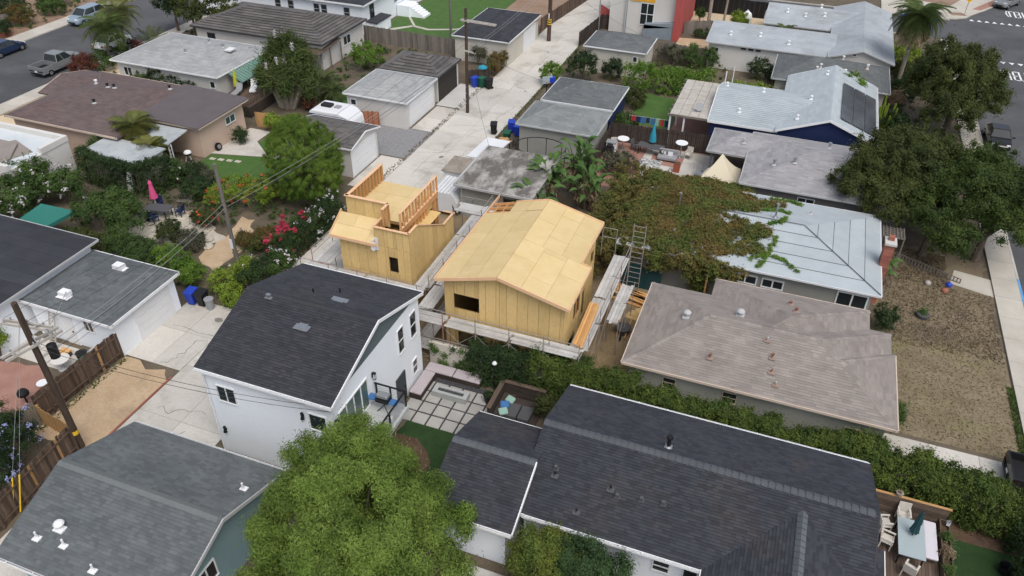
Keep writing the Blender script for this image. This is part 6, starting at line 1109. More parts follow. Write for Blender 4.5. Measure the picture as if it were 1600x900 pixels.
def vehicle(name,label,cat,loc,rz,col,kind='sedan'):
    root=thing(name,label,cat,(0,0,0)); L,W={'sedan':(4.5,.9),'suv':(4.7,.95),'pickup':(5.5,.98),'hatch':(4.2,.88)}[kind]; h=L/2
    b=MB()
    if kind in('sedan','hatch'): loft(b,[(-h,.55*W/.9,.5,.42,.68),(-h+.15,.86,.80,.24,.88),(-h+.9,W,.86,.2,.96),(h-1.5,W,.86,.2,.95),(h-.5,.88,.80,.22,.82),(h-.1,.75,.66,.28,.66),(h,.5,.45,.36,.56)])
    elif kind=='suv': loft(b,[(-h,.7,.66,.42,.9),(-h+.12,.92,.88,.28,1.05),(-h+.9,W,.91,.25,1.12),(h-1.3,W,.91,.25,1.10),(h-.4,.92,.85,.28,.98),(h-.08,.8,.7,.32,.82),(h,.6,.55,.4,.7)])
    else: loft(b,[(-h,.93,.93,.45,.75),(-h+.02,W,.95,.35,.62),(-h+1.95,W,.95,.35,.62)]); 
    if kind=='pickup': loft(b,[(-h+1.9,W,.95,.3,1.08),(h-1.5,W,.93,.3,1.10),(h-.4,.95,.88,.32,1.04),(h-.08,.85,.78,.36,.92),(h,.7,.66,.42,.8)])
    body=b.build('body',col,root,smooth=False); bv=body.modifiers.new('b','BEVEL'); bv.width=.05; bv.segments=2; bv.limit_method='ANGLE'; bv.angle_limit=R(25)
    if kind=='pickup':
        for (x0,x1,y0,y1) in((-W,-W+.09,-h,-h+1.95),(W-.09,W,-h,-h+1.95),(-W+.09,W-.09,-h,-h+.09),(-W+.09,W-.09,-h+1.86,-h+1.95)): MB().box(x0,x1,y0,y1,.6,1.08).build('bed_wall' if y1-y0>.2 else 'tailgate',col,root)
        MB().box(-W+.09,W-.09,-h+.09,-h+1.86,.6,.65).build('bed_liner','plastic_black',root)
    z0,z1,ya,yb,yc,yd={'sedan':(.92,1.42,-h+.75,-h+1.5,.35,1.05),'hatch':(.92,1.45,-h+.25,-h+.8,.4,1.15),'suv':(1.08,1.68,-h+.2,-h+.6,.55,1.25),'pickup':(1.06,1.72,-h+1.95,-h+2.15,.55,1.2)}[kind]
    g=MB(); k=0; wb_=W*.92; wt=W*.74
    g.v=[(-wb_,ya,z0),(wb_,ya,z0),(wb_,yd,z0),(-wb_,yd,z0),(-wt,yb,z1),(wt,yb,z1),(wt,yc,z1),(-wt,yc,z1)]; g.f=[(4,5,6,7),(0,1,5,4),(1,2,6,5),(2,3,7,6),(3,0,4,7)]; g.sh=[.5]*5; gh_=g.build('windows','glass',root)
    r_=MB(); r_.slab([(-wt-.02,yb-.04,z1+.03),(wt+.02,yb-.04,z1+.03),(wt+.02,yc+.04,z1+.03),(-wt-.02,yc+.04,z1+.03)],.06); r_.build('roof',col,root,bevel=.02)
    for s in(-1,1):
        for (p,q) in (((s*wb_,ya,z0),(s*wt,yb,z1)),((s*wb_,yd,z0),(s*wt,yc,z1)),((s*wb_*1.0,(ya+yd)/2-.1,z0),(s*wt,(yb+yc)/2-.1,z1))): MB().bar(p,q,.07,.05).build('pillar',col,root)
        MB().obox((s*(W*.62),h-.16,.66 if kind in('sedan','hatch') else .82),(.34,.12,.14),rz=-s*.25).build('headlight','lamp_clear',root); MB().obox((s*(W*.72),-h+.06,.74 if kind!='suv' else .9),(.26,.1,.16)).build('tail_light','lamp_red',root); MB().obox((s*(W+.1),yd-.15,z0+.08),(.2,.1,.12)).build('mirror',col,root)
        for y in(-h+.9,h-.85):
            t=MB(); t.tube((s*(W-.22),y,.33),(s*(W+.01),y,.33),.33,.33,18); wh_=t.build('wheel','rubber',root); rr=MB(); rr.tube((s*(W-.02),y,.33),(s*(W+.02),y,.33),.2,.18,12); rr.build('rim','rim',wh_)
    MB().obox((0,-h-.005,.62),(.32,.03,.14)).build('plate','plate',root); MB().obox((0,h-.0,.48),(.9,.06,.16)).build('grille','plastic_black',root); MB().obox((0,-h+.02,.42),(1.5,.12,.16)).build('bumper','plastic_black',root)
    root.location=(loc[0],loc[1],.015); root.rotation_euler=(0,0,rz); return root
vehicle('parked_car','dark blue sedan parked across the left street','car',(-79.95,58.6),0,'car_blue','sedan'); vehicle('parked_car','grey SUV parked across the left street behind the palm','car',(-80.1,70.4),math.pi,'car_silverblue','suv'); vehicle('pickup_truck','grey pickup with open bed parked on the near side of the left street','pickup truck',(-71.2,57.3),0,'car_grey','pickup'); vehicle('parked_car','white car behind the palm on the left street','car',(-70.9,64.6),0,'car_white','sedan')
vehicle('parked_car','bright blue car on the cross street behind the tall palm','car',(13.4,110.3),math.pi/2,'car_vivid','sedan'); vehicle('pickup_truck','dark pickup parked at the far corner at top right','pickup truck',(24.4,121.2),R(150),'car_grey','suv'); vehicle('parked_car','dark car with pale windscreen parked on the right street under the tree','car',(18.25,74.7),math.pi,'car_black','sedan'); vehicle('pickup_truck','black pickup with empty bed backed onto the driveway at right edge','pickup truck',(16.75,32.4),-math.pi/2,'car_black','pickup')
cp=thing('camper_trailer','white camper trailer with rooftop unit behind the white garage','camper',(-36.2,54.2,0)); mb=MB()
prof=[(-38.3,.5),(-34.6,.5),(-34.1,1.2),(-34.2,2.0),(-34.7,2.5),(-35.3,2.68),(-37.9,2.68),(-38.25,2.4)]; k=len(mb.v); mb.v=[(x,53.0,z) for x,z in prof]+[(x,55.3,z) for x,z in prof]; n=len(prof); mb.f=[tuple(range(n)),tuple(range(2*n-1,n-1,-1))]+[((i+1)%n,i,n+i,n+(i+1)%n) for i in range(n)]; mb.sh=[.5]*(n+2); bo=mb.build('body','car_white',cp); bv=bo.modifiers.new('b','BEVEL'); bv.width=.14; bv.segments=3; bv.limit_method='ANGLE'
MB().obox((-37.0,54.15,2.78),(.95,.6,.22)).build('roof_unit','plastic_black',cp); MB().obox((-36.0,54.2,2.74),(.5,.5,.1)).build('hatch','plastic_grey',cp); window(cp,'-y',53.0,-37.6,-36.6,1.5,2.1,0,frame='trim_dark'); window(cp,'-y',53.0,-36.0,-34.9,1.4,2.1,0,frame='trim_dark'); MB().box(-38.2,-34.5,52.97,53.0,2.2,2.34).build('stripe','fabric_navy',cp)
for y in(53.15,55.1): MB().tube((-36.4,y-.1,.35),(-36.4,y+.1,.35),.35,.35,14).build('wheel','rubber',cp)
# ---------------------------------------------------------------- wheeled bins
def cart(label,loc,m,rz=0.0,group='wheeled bins',s=1.0):
    root=thing('wheeled_bin',label,'bin',(0,0,0),group); b=MB(); w0,d0,w1,d1,h=.22,.24,.29,.35,.95
    b.v=[(-w0,-d0,.06),(w0,-d0,.06),(w0,d0,.06),(-w0,d0,.06),(-w1,-d1,h),(w1,-d1,h),(w1,d1,h),(-w1,d1,h)]; b.f=[(3,2,1,0),(4,5,6,7),(0,1,5,4),(1,2,6,5),(2,3,7,6),(3,0,4,7)]; b.sh=[.5]*6; b.build('body',m,root,bevel=.03)
    MB().slab([(-.31,-.38,1.0),(.31,-.38,1.0),(.31,.38,1.06),(-.31,.38,1.06)],.05).build('lid',m,root,bevel=.02); MB().tube((-.28,.40,1.0),(.28,.40,1.0),.02,n=6).build('handle',m,root)
    for x in(-.24,.24): MB().tube((x-.04,.26,.11),(x+.04,.26,.11),.11,.11,10).build('wheel','rubber',root)
    root.location=loc; root.rotation_euler=(0,0,rz); root.scale=(s,s,s); return root
cart('blue wheeled bin beside the white left garage',(-32.1,29.6,.02),'plastic_blue',.1); cart('black wheeled bin between the blue bin and the grey can',(-31.4,29.7,.02),'plastic_black',0)
tc=thing('trash_can','grey round trash can at the end of the driveway','bin',(-30.75,29.55,0)); MB().lathe((-30.75,29.55,.02),[(.22,0),(.27,.7),(.3,.72),(.3,.76)],14).build('body','plastic_grey',tc); MB().lathe((-30.75,29.55,.78),[(.24,-.1),(.24,-.06)],14).build('liner','plastic_black',tc)
for lab,l,m,a in (('blue wheeled bin in the row beside the dark garage door',(-29.5,69.0,.03),'plastic_blue',-.4),('green wheeled bin in the middle of the row by the dark garage door',(-28.8,69.2,.03),'plastic_green',-.4),('black wheeled bin at the alley end of the row by the dark garage door',(-28.0,69.1,.03),'plastic_black',-.4),('lone black wheeled bin standing in the alley',(-23.7,59.6,.03),'plastic_black',.3),('blue wheeled bin against the pale grey garage',(-22.4,60.6,.03),'plastic_blue',.2),('second blue wheeled bin against the pale grey garage',(-21.6,60.0,.03),'plastic_blue',.1),('green wheeled bin behind the white panel roof',(-22.0,58.4,.03),'plastic_green',.1),('blue wheeled bin behind the red fin of the modern house',(-20.9,86.6,.01),'plastic_blue',0),('blue wheeled bin in the garden at top left',(-88.4,59.6,.01),'plastic_blue',0)): cart(lab,l,m,a)
wc=thing('wood_crate','open wooden crate of scrap beside the blue alley bins','crate',(-21.9,57.3,0)); MB().box(-22.4,-21.2,56.9,58.0,.02,.1).build('base','fence_grey',wc)
for b_ in((-22.4,-21.2,56.9,56.96),(-22.4,-21.2,57.94,58.0),(-22.4,-22.34,56.9,58.0),(-21.26,-21.2,56.9,58.0)): MB().box(*b_,.1,.7).build('side','fence_grey',wc)
for k in range(7): MB().obox((-21.8+random.uniform(-.4,.4),57.45+random.uniform(-.3,.3),.7+random.uniform(0,.1)),(.7,.1,.06),rz=random.uniform(0,3),shade=random.random()).build('scrap','lumber',wc)
tu=thing('blue_tarp','bright blue tarp bundle on the fence by the cream garage','tarp',(-29.4,70.9,0)); MB().lathe((-29.4,70.9,1.35),[(.5,0),(.45,.12),(.2,.25),(.04,.3)],9).build('cloth','fabric_tealbright',tu); MB().box(-29.8,-29.0,70.85,70.95,1.28,1.36).build('fold','fabric_tealbright',tu)
bb=thing('basketball_hoop','basketball hoop with clear board at the dark garage corner','basketball hoop',(-21.0,66.6,0)); MB().tube((-21.4,66.9,0),(-21.2,66.8,2.7),.05).build('pole','black_metal',bb); MB().obox((-21.1,66.5,2.9),(1.0,.04,.7),rz=R(40)).build('backboard','table_glass',bb); MB().lathe((-20.9,66.2,2.7),[(.23,0),(.25,.02)],12,cap=False).build('rim','fabric_red',bb); MB().obox((-20.75,66.9,2.85),(.5,.4,.5),rz=.4).build('pad','plastic_blue',bb)
# ---------------------------------------------------------------- patio behind the white house
pp=sheet('paver_patio',(-15.6,-10.5,25.5,29.0),0.018,'fire_rock')
for i in range(6):
    for j in range(4):
        x=-15.25+i*.82; y=25.75+j*.82
        MB().box(x-.36,x+.36,y-.36,y+.36,.0,.055+random.uniform(-.006,.006),random.random()).build('paver','paver_grey',pp)
ob=thing('garden_bench','L-shaped outdoor bench with mauve cushions against the white house','bench',(-14.5,29,0))
for b_ in((-15.7,-15.0,27.0,29.6),(-14.99,-12.4,28.95,29.6)): MB().box(*b_,0,.34).build('base','fence_dark',ob)
for b_ in((-15.7,-15.02,27.0,28.88),(-15.7,-14.05,28.92,29.6),(-14.0,-12.4,28.92,29.6)): MB().box(*b_,.345,.46).build('cushion','cushion_mauve',ob,bevel=.04)
fp=thing('fire_table','long concrete fire table with dark rock trough on the pavers','fire pit',(-13.6,27.8,0)); MB().box(-14.6,-12.6,27.5,27.68,.05,.42).box(-14.6,-12.6,27.92,28.1,.05,.42).box(-14.6,-14.35,27.68,27.92,.05,.42).box(-12.85,-12.6,27.68,27.92,.05,.42).build('body','planter_concrete',fp); MB().box(-14.35,-12.85,27.68,27.92,.05,.37).build('trough','fire_rock',fp)
lo=thing('sunken_lounge','dark timber-walled lounge corner with grey seat cushions','bench',(-9.9,28,0))
for b_ in((-11.15,-11.0,27.0,29.2,.85),(-11.0,-8.6,29.05,29.2,.95),):
    for k in range(5): MB().box(b_[0],b_[1],b_[2],b_[3],k*b_[4]/5+.01,(k+1)*b_[4]/5-.01,random.random()).build('board','fence_dark',lo)
MB().box(-11.2,-10.95,26.95,29.25,.86,.91).build('cap_rail','deck_brown',lo); MB().box(-10.95,-8.6,29.0,29.25,.96,1.0).build('cap_rail','deck_brown',lo); MB().box(-10.95,-8.6,26.6,29.0,.02,.1).build('floor','fence_dark',lo); MB().box(-10.9,-10.2,27.2,28.9,.1,.35).build('seat','fence_dark',lo)
for x in(-10.0,-9.3): MB().box(x-.32,x+.32,27.3,28.3,.11,.4).build('cushion','fabric_grey',lo,bevel=.05)
for lab,x,y,m,a in (('blue throw pillow on the sunken lounge seat',-10.5,27.9,'fabric_blue',.3),('pale mint throw pillow behind the blue pillow',-10.35,28.35,'fabric_mint',-.3),('mint striped pillow in front of the blue pillow',-10.4,27.4,'fabric_mint',.6)): p=MB().obox((x,y,.48),(.5,.42,.2),rz=a,rx=.3).build('throw_pillow',m,bevel=.08); tag(p,lab,'pillow')
gl=thing('garden_lamp','slim dark lamp post with white head in front of the dark hedge','lamp',(-11.6,29.2,0)); MB().tube((-11.6,29.2,0),(-11.6,29.2,1.9),.025,n=8).build('post','black_metal',gl); MB().lathe((-11.6,29.2,1.88),[(.1,0),(.14,.08),(.08,.18),(.02,.22)],10).build('head','trim_white',gl)
tp=thing('tripod_stand','green tripod stand with a red top in front of the hedge','stand',(-11.1,29.55,0))
for a in(0,2.1,4.2): MB().tube((-11.1+.35*math.cos(a),29.5+.2*math.sin(a),0),(-11.1,29.5,1.05),.025,n=6).build('leg','fabric_green',tp)
MB().lathe((-11.1,29.5,1.03),[(.06,0),(.1,.06),(.05,.16)],10).build('top','fabric_red',tp)
pt=thing('plant_pot','dark round pot at the edge of the pavers','pot',(-11.55,28.2,0)); MB().lathe((-11.55,28.2,.03),[(.2,0),(.28,.5),(.3,.52)],14).build('pot','plastic_black',pt); leaves_mesh('foliage',pt,[(-11.55,28.2,.6)],[(0,0,1)],.25,260,.12,'leaf_dark')
wp=thing('white_urn','white urn on the lawn corner beside the side wing','pot',(-11.7,25.5,0)); MB().lathe((-11.7,25.5,.01),[(.14,0),(.22,.3),(.18,.55),(.2,.6)],12).build('pot','plastic_grey',wp); MB().lathe((-11.7,25.5,.58),[(.17,0),(.15,.03)],12).build('soil','mulch',wp)
gr=thing('barbecue_grill','silver gas grill with blue side shelves on the balcony','grill',(-15.0,23.3,2.735)); 
for sx in(-.3,.3):
    MB().bar((-15.0+sx,23.1,2.74),(-15.0-sx,23.5,3.4),.03).build('leg','black_metal',gr); MB().box(-15.0+sx*1.9-.22,-15.0+sx*1.9+.22,23.1,23.5,3.42,3.46).build('side_shelf','fabric_blue',gr)
MB().box(-15.32,-14.68,23.05,23.55,3.4,3.62).build('firebox','black_metal',gr); MB().slab([(-15.32,23.1,3.82),(-14.68,23.1,3.82),(-14.68,23.5,3.82),(-15.32,23.5,3.82)],.19).build('lid','steel',gr,bevel=.06)
pt2=thing('gas_bottle','white gas bottle on the balcony floor','gas bottle',(-14.4,22.75,2.735)); MB().lathe((-14.4,22.75,2.74),[(.12,0),(.15,.06),(.15,.28),(.08,.36)],12).build('tank','trim_white',pt2); MB().lathe((-14.4,22.75,3.1),[(.07,0),(.07,.06)],8).build('collar','trim_grey',pt2)
ac=thing('air_conditioner','grey outdoor air conditioner unit beside the citrus bush','air conditioner',(-6.5,17.7,0)); MB().box(-6.95,-6.05,17.3,18.1,0,.8).build('casing','plastic_grey',ac,bevel=.04); MB().lathe((-6.5,17.7,.8),[(.34,0),(.34,.03)],16).build('fan_opening','plastic_black',ac)
for k in range(5): MB().bar((-6.5-.33*math.cos(k*.63),17.7-.33*math.sin(k*.63),.84),(-6.5+.33*math.cos(k*.63),17.7+.33*math.sin(k*.63),.84),.012).build('grille','steel',ac)
sheet('side_path',(-8.9,-6.2,10,18.6),.012,'new_concrete'); MB
rb=thing('low_red_wall','low dark red garden wall beside the white wing','wall',(-8,17.2,0)); MB().box(-9.2,-6.9,16.9,17.05,0,.35).build('wall','brick_red',rb); MB().box(-9.25,-6.85,16.86,17.09,.352,.39).build('coping','brick_red',rb)
# ---------------------------------------------------------------- deck at lower right
dk2=thing('timber_deck','brown plank deck beside the charcoal-roofed house','deck',(9.3,24,0))
for k in range(19): x=7.95+k*.142; MB().box(x+.005,x+.137,17,27.95,.2,.3,random.random()).build('plank','deck_brown',dk2)
sf=thing('slat_fence','low fence of horizontal brown slats behind the deck','fence',(9.4,28.05,0))
for k in range(7): MB().box(7.6,10.95,28.0,28.03,.1+k*.19,.1+k*.19+.165,random.random()).build('slat','deck_brown',sf)
MB().box(7.6,11.0,27.96,28.08,1.43,1.47).build('cap_rail','fence_new',sf)
for x in(7.7,9.2,10.9): MB().box(x-.05,x+.05,28.03,28.13,0,1.42).build('post','deck_brown',sf)
po=thing('flower_pot','small brown pot on the slat fence rail','pot',(8.75,28.02,1.47)); MB().lathe((8.75,28.02,1.47),[(.1,0),(.16,.2),(.17,.22)],12).build('pot','rust_tin',po); leaves_mesh('foliage',po,[(8.75,28.02,1.75)],[(0,0,1)],.13,120,.08,'leaf_dead')
pb_=thing('planter_box','long timber planter box with straw-coloured grasses','planter',(10.87,24,0)); MB().box(10.68,10.73,17,28.0,.2,.75).build('side','deck_brown',pb_); MB().box(11.05,11.1,17,28.0,0,.75).build('side','deck_brown',pb_); MB().box(10.73,11.05,17,27.95,0,.62).build('soil','mulch',pb_); MB().box(10.68,11.1,27.95,28.0,.2,.76).build('end','deck_brown',pb_)
for k in range(11): y=18+k*.9; tag(leaves_mesh('grass_clump',pb_,[(10.89,y,.85)],[(0,0,1)],.3,420,.22,'leaf_dead' if k%2 else 'leaf_mid',ar=.15),kind='stuff')
ll=thing('patio_lantern','silver lantern on the corner of the planter box','lantern',(11.0,27.75,.76)); MB().box(10.93,11.07,27.68,27.82,.76,.98).build('glass','lamp_clear',ll); MB().lathe((11.0,27.75,.98),[(.12,0),(.03,.12)],4).build('cap','steel',ll)
tb=thing('dining_table','glass-topped outdoor dining table on the deck','table',(9.35,26.15,.3)); MB().box(8.8,9.9,25.1,27.2,1.0,1.04).build('table_top','table_glass',tb); MB().box(8.82,9.88,25.12,27.18,.95,.998).build('frame','fabric_navy',tb)
for x in(8.88,9.82):
    for y in(25.2,27.1): MB().box(x-.03,x+.03,y-.03,y+.03,.3,.95).build('leg','black_metal',tb)
bn=thing('deck_bench','bench with white cushion between the dining table and the planter','bench',(10.25,26.6,.3)); MB().box(9.98,10.52,25.6,27.7,.62,.74).build('cushion','cushion_white',bn,bevel=.04); MB().box(10.0,10.5,25.62,27.68,.55,.62).build('seat','deck_brown',bn)
for y in(25.8,27.5): MB().box(10.02,10.48,y-.05,y+.05,.3,.55).build('leg','deck_brown',bn)
um=thing('closed_umbrella','closed dark teal umbrella through the dining table','umbrella',(9.4,26.3,.3)); MB().tube((9.4,26.3,.3),(9.4,26.4,2.55),.025,n=8).build('pole','black_metal',um)
mb=MB()
for j in range(6):
    for i in range(12): pass
prof=[(.17,1.25),(.15,1.4),(.11,1.75),(.13,1.85),(.09,2.2),(.05,2.5),(.02,2.58)]; k0=0
for (r_,z) in prof:
    for i in range(16): t=2*math.pi*i/16; q=r_*(1+.28*(i%2)); mb.v.append((9.4+q*math.cos(t),26.35+.02*z+q*math.sin(t),z))
for j in range(len(prof)-1):
    for i in range(16): mb.f.append((j*16+i,j*16+(i+1)%16,(j+1)*16+(i+1)%16,(j+1)*16+i)); mb.sh.append(.5)
mb.build('canopy','fabric_teal',um)
def chair(label,x,y,rz,m='wicker',z0=.3,arms=True,group='deck chairs'):
    root=thing('patio_chair',label,'chair',(0,0,0),group); MB().box(-.27,.27,-.26,.26,.38,.44).build('seat',m,root,bevel=.02); b=MB(); b.obox((0,.29,.68),(.54,.05,.58),rx=-.18); b.build('backrest',m,root,bevel=.02)
    for sx in(-.24,.24):
        for sy in(-.22,.22): MB().box(sx-.025,sx+.025,sy-.025,sy+.025,0,.38).build('leg',m,root)
        if arms: MB().box(sx-.04,sx+.04,-.25,.28,.62,.66).build('armrest',m,root); MB().box(sx-.02,sx+.02,-.24,-.2,.44,.62).build('arm_post',m,root)
    root.location=(x,y,z0); root.rotation_euler=(0,0,rz); return root
chair('pale chair at the far end of the deck table',9.15,27.6,0.05); chair('pale chair at the left side of the deck table',8.45,26.0,1.35); chair('second pale chair on the left, pushed back toward the roof',8.35,26.9,1.9); chair('pale chair at the near end of the deck table',9.35,24.7,2.75)
bk=thing('black_bucket','black bucket on the small lawn at lower right','bucket',(13.4,26.6,0)); MB().lathe((13.4,26.6,.01),[(.22,0),(.3,.42),(.32,.44)],16,cap=False).lathe((13.4,26.6,.02),[(.21,0),(.21,.02)],16).build('body','plastic_black',bk); MB().tube((13.08,26.6,.44),(13.12,26.6,.38),.02,n=6).build('handle','plastic_black',bk)
# ---------------------------------------------------------------- yard at right
st=thing('front_steps','low slatted grey railing leading up to the vine house door','railing',(11.3,50.5,0)); MB().bar((9.3,51.4,.55),(13.4,49.8,.35),.05).build('rail','fence_grey',st); MB().bar((9.3,51.4,.1),(13.4,49.8,.05),.05).build('rail','fence_grey',st)
for k in range(22): t=k/21; x=9.3+4.1*t; y=51.4-1.6*t; MB().box(x-.04,x+.04,y-.015,y+.015,.03,.55-.2*t).build('baluster','fence_grey',st)
pg2=thing('slat_screen','grey slatted pergola corner under the dark tree','pergola',(8.8,50.6,0))
for k in range(6): MB().box(7.95,9.4,50.0+k*.25,50.08+k*.25,2.35,2.42).build('slat','fence_grey',pg2)
for k in range(7): MB().box(8.0+k*.22,8.05+k*.22,49.95,51.45,2.425,2.47).build('cross_slat','fence_grey',pg2)
for p in((8.0,50.05),(9.35,50.05)): MB().box(p[0]-.04,p[0]+.04,p[1]-.04,p[1]+.04,0,2.35).build('post','fence_grey',pg2)
tp_=thing('tyre_planter','dark round planter with green weeds in the dead yard','pot',(10.9,45.0,0)); MB().lathe((10.9,45.0,0),[(.35,0),(.4,.25),(.36,.3)],14).build('pot','fabric_grey',tp_); leaves_mesh('foliage',tp_,[(10.9,45.0,.4)],[(0,0,1)],.35,420,.13,'leaf_mid')
for k,(x,y) in enumerate(((9.6,43.6),(10.5,43.4),(11.1,43.5),(12.1,42.9))): s_=thing('wooden_stake',('first','second','third','fourth')[k]+' short wooden stake counted from the left in the dry yard','stake',(x,y,0)); MB().bar((x,y,0),(x+.05,y,.45),.05).build('stake','fence_grey',s_); MB().obox((x+.05,y,.46),(.07,.07,.03)).build('top','fence_grey',s_)
banana=[(8.2,47.6),(8.6,48.2)]
for k,(x,y) in enumerate(banana):
    root=thing('banana_plant',('bright green broad-leaved plant at the brick chimney','second broad-leaved plant behind the brick chimney')[k],'plant',(x,y,0)); MB().path([(x,y,0),(x,y,.9)],[.08,.05],7).build('stem','leaf_banana',root)
    for j in range(6): inst(pm[1],'leaf',root,(x,y,.5+.1*j),rot=(0,random.uniform(-.1,.4),j*1.05+k))
for k,(x,y,a,m) in enumerate(((12.7,49.2,.4,'plastic_blue'),(11.4,48.9,.2,'rock'),(12.4,48.4,.6,'brick_red'))): o=MB().lathe((x,y,0),[(.16,0),(.22,.1),(.2,.22),(.08,.3)],7,random.random()).build('yard_object',m); tag(o,('small blue tub in the weedy yard','pale stone in the weedy yard','reddish brick lump in the weedy yard')[k],'clutter')
po2=thing('pipe_post','orange pipe post with white cap between the tan and vine houses','post',(-2.2,41.3,0)); MB().tube((-2.2,41.3,0),(-2.2,41.3,2.2),.06,n=8).build('post','lumber',po2); MB().lathe((-2.2,41.3,2.2),[(.07,0),(.07,.08)],8).build('cap','trim_white',po2)
# ---------------------------------------------------------------- left garden furniture
tt=thing('garden_table','grey rectangular table under the closed pink umbrella','table',(-41.3,37.5,0)); MB().obox((-41.3,37.4,.72),(1.9,1.0,.05),rz=R(12)).build('table_top','fabric_grey',tt)
for sx in(-.8,.8):
    for sy in(-.35,.35): MB().box(-41.3+sx-.03,-41.3+sx+.03,37.4+sy-.03,37.4+sy+.03,0,.7).build('leg','black_metal',tt)
pu=thing('closed_umbrella','closed pink umbrella at the garden table','umbrella',(-42.0,37.9,0)); MB().tube((-42.0,37.9,0),(-42.0,37.9,2.5),.03,n=8).build('pole','trim_white',pu); MB().lathe((-42.0,37.9,1.15),[(.3,0),(.26,.25),(.16,.85),(.14,1.0),(.15,1.2),(.05,1.4)],10).build('canopy','fabric_pink',pu)
for k,(x,y,a) in enumerate(((-42.1,38.2,.2),(-40.0,38.0,-1.4),(-42.2,36.6,2.6),(-41.1,36.5,3.1))): chair(('navy chair behind the pink umbrella','navy chair at the right end of the garden table','navy chair at the left front of the garden table','navy chair in front of the garden table')[k],x,y,a,'fabric_navy',0,True,'navy garden chairs')
sb=thing('surfboard','white surfboard leaning against the clipped hedge','surfboard',(-45.2,38.6,0)); mb=MB(); pts=[]
for k in range(13): t=k/12; w=.28*math.sin(math.pi*(.08+.9*t))**.6; pts.append((t*2.2,w))
L_=[(-45.2+w,38.7,z+.02) for z,w in pts]+[(-45.2-w,38.7,z+.02) for z,w in pts[::-1]]; mb.v=[(x,y+.22*z,z*.95) for x,y,z in L_]+[(x,y+.05+.22*z,z*.95) for x,y,z in L_]; n=len(L_); mb.f=[tuple(range(n)),tuple(range(2*n-1,n-1,-1))]+[((i+1)%n,i,n+i,n+(i+1)%n) for i in range(n)]; mb.sh=[.5]*(n+2); mb.build('board','stucco_offwhite',sb); MB().obox((-45.2,38.72,.25),(.02,.16,.2)).build('fin','plastic_black',sb)
cn=thing('garden_canopy','green fabric canopy tent behind the black roof','canopy',(-46,32,0)); ap=(-46.2,32.3,2.75); cs=[(-47.3,30.8,1.9),(-44.9,30.9,1.9),(-44.7,33.4,1.9),(-47.2,33.3,1.9)]; mb=MB()
for a,b in zip(cs,cs[1:]+cs[:1]): mb.poly([a,b,ap]); mb.poly([(a[0],a[1],a[2]-.25),(b[0],b[1],b[2]-.25),b,a])
mb.build('fabric','fabric_green',cn)
for c in cs: MB().tube((c[0],c[1],0),c,.03,n=6).build('leg','steel',cn)
bm_=thing('metal_bench','pale metal garden bench behind the stone patio','bench',(-40.6,39.3,0))
for k in range(5): MB().bar((-41.2,39.0+k*.1,.42),(-40.0,39.2+k*.1,.42),.05,.02).build('slat','fence_grey',bm_)
for k in range(4): MB().bar((-41.2,39.5,.5+k*.12),(-40.0,39.7,.5+k*.12),.05,.02).build('back_slat','fence_grey',bm_)
for x in(-41.1,-40.1): MB().bar((x,39.1,0),(x,39.1,.42),.04).bar((x,39.5,0),(x,39.55,.9),.04).build('leg','fence_grey',bm_)
for i in range(46):
    x=random.uniform(-42.6,-35.8); y=random.uniform(34.7,38.3)
    if y>38.6-abs(x+40)*.35: continue
    r_=random.uniform(.22,.45); mb=MB(); mb.slab([(x+r_*random.uniform(.75,1.1)*math.cos(t*1.05),y+r_*random.uniform(.75,1.1)*math.sin(t*1.05),.05) for t in range(6)],.05,random.random()); mb.build('flagstone','stone',bpy.data.objects['stone_patio_bed'])
for i,(x,y) in enumerate(((-36.4,34.9),(-36.9,35.6),(-37.6,36.2),(-36.0,36.0),(-35.4,35.2))): o=MB().lathe((x,y,0),[(.35,0),(.42,.1),(.3,.24),(.1,.3)],9,random.random()).build('boulder','stone'); tag(o,('pale boulder nearest the silvery shrub','pale boulder left of the silvery shrub','pale boulder closest to the garden table','pale boulder at the path bend','pale boulder at the path edge')[i],'boulder')
dr=thing('tree_ring','low brick tree ring with a bare sapling trunk','planter',(-33.6,36.6,0)); MB().lathe((-33.6,36.6,0),[(.8,0),(.8,.1),(.7,.1),(.7,0)],18,cap=False).build('ring','rock',dr); MB().path([(-33.6,36.6,0),(-33.5,36.7,1.2)],[.07,.04],6).build('sapling','trunk_pale',dr)
for k in range(4): mb=MB().box(-43.9+k*.75,-43.4+k*.75,46.2+k*.12,46.55+k*.12,0,.035,random.random()); mb.build('stepping_stone','sidewalk',bpy.data.objects['garden_lawn'])
wh2=thing('spare_wheel','car wheel leaning against the pink wall','wheel',(-44.05,47.9,0)); MB().tube((-44.25,47.9,.33),(-44.05,47.9,.36),.33,.33,18).build('tyre','rubber',wh2); MB().tube((-44.06,47.9,.36),(-44.02,47.9,.365),.2,.18,12).build('rim','rim',wh2)
kb=thing('kettle_grill','round white and red kettle grill on the porch corner','grill',(-45.0,45.2,0)); MB().lathe((-45.0,45.2,.6),[(.1,0),(.3,.12),(.32,.25)],14).build('bowl','black_metal',kb); MB().lathe((-45.0,45.2,.86),[(.32,0),(.26,.14),(.08,.22)],14).build('lid','trim_white',kb)
for a in(0,2.1,4.2): MB().tube((-45+.15*math.cos(a),45.2+.15*math.sin(a),.65),(-45+.33*math.cos(a),45.2+.33*math.sin(a),0),.02,n=6).build('leg','trim_white',kb)
chair('brown wooden chair under the brown house porch',-46.6,44.8,.3,'deck_brown',0,True,'porch chairs')
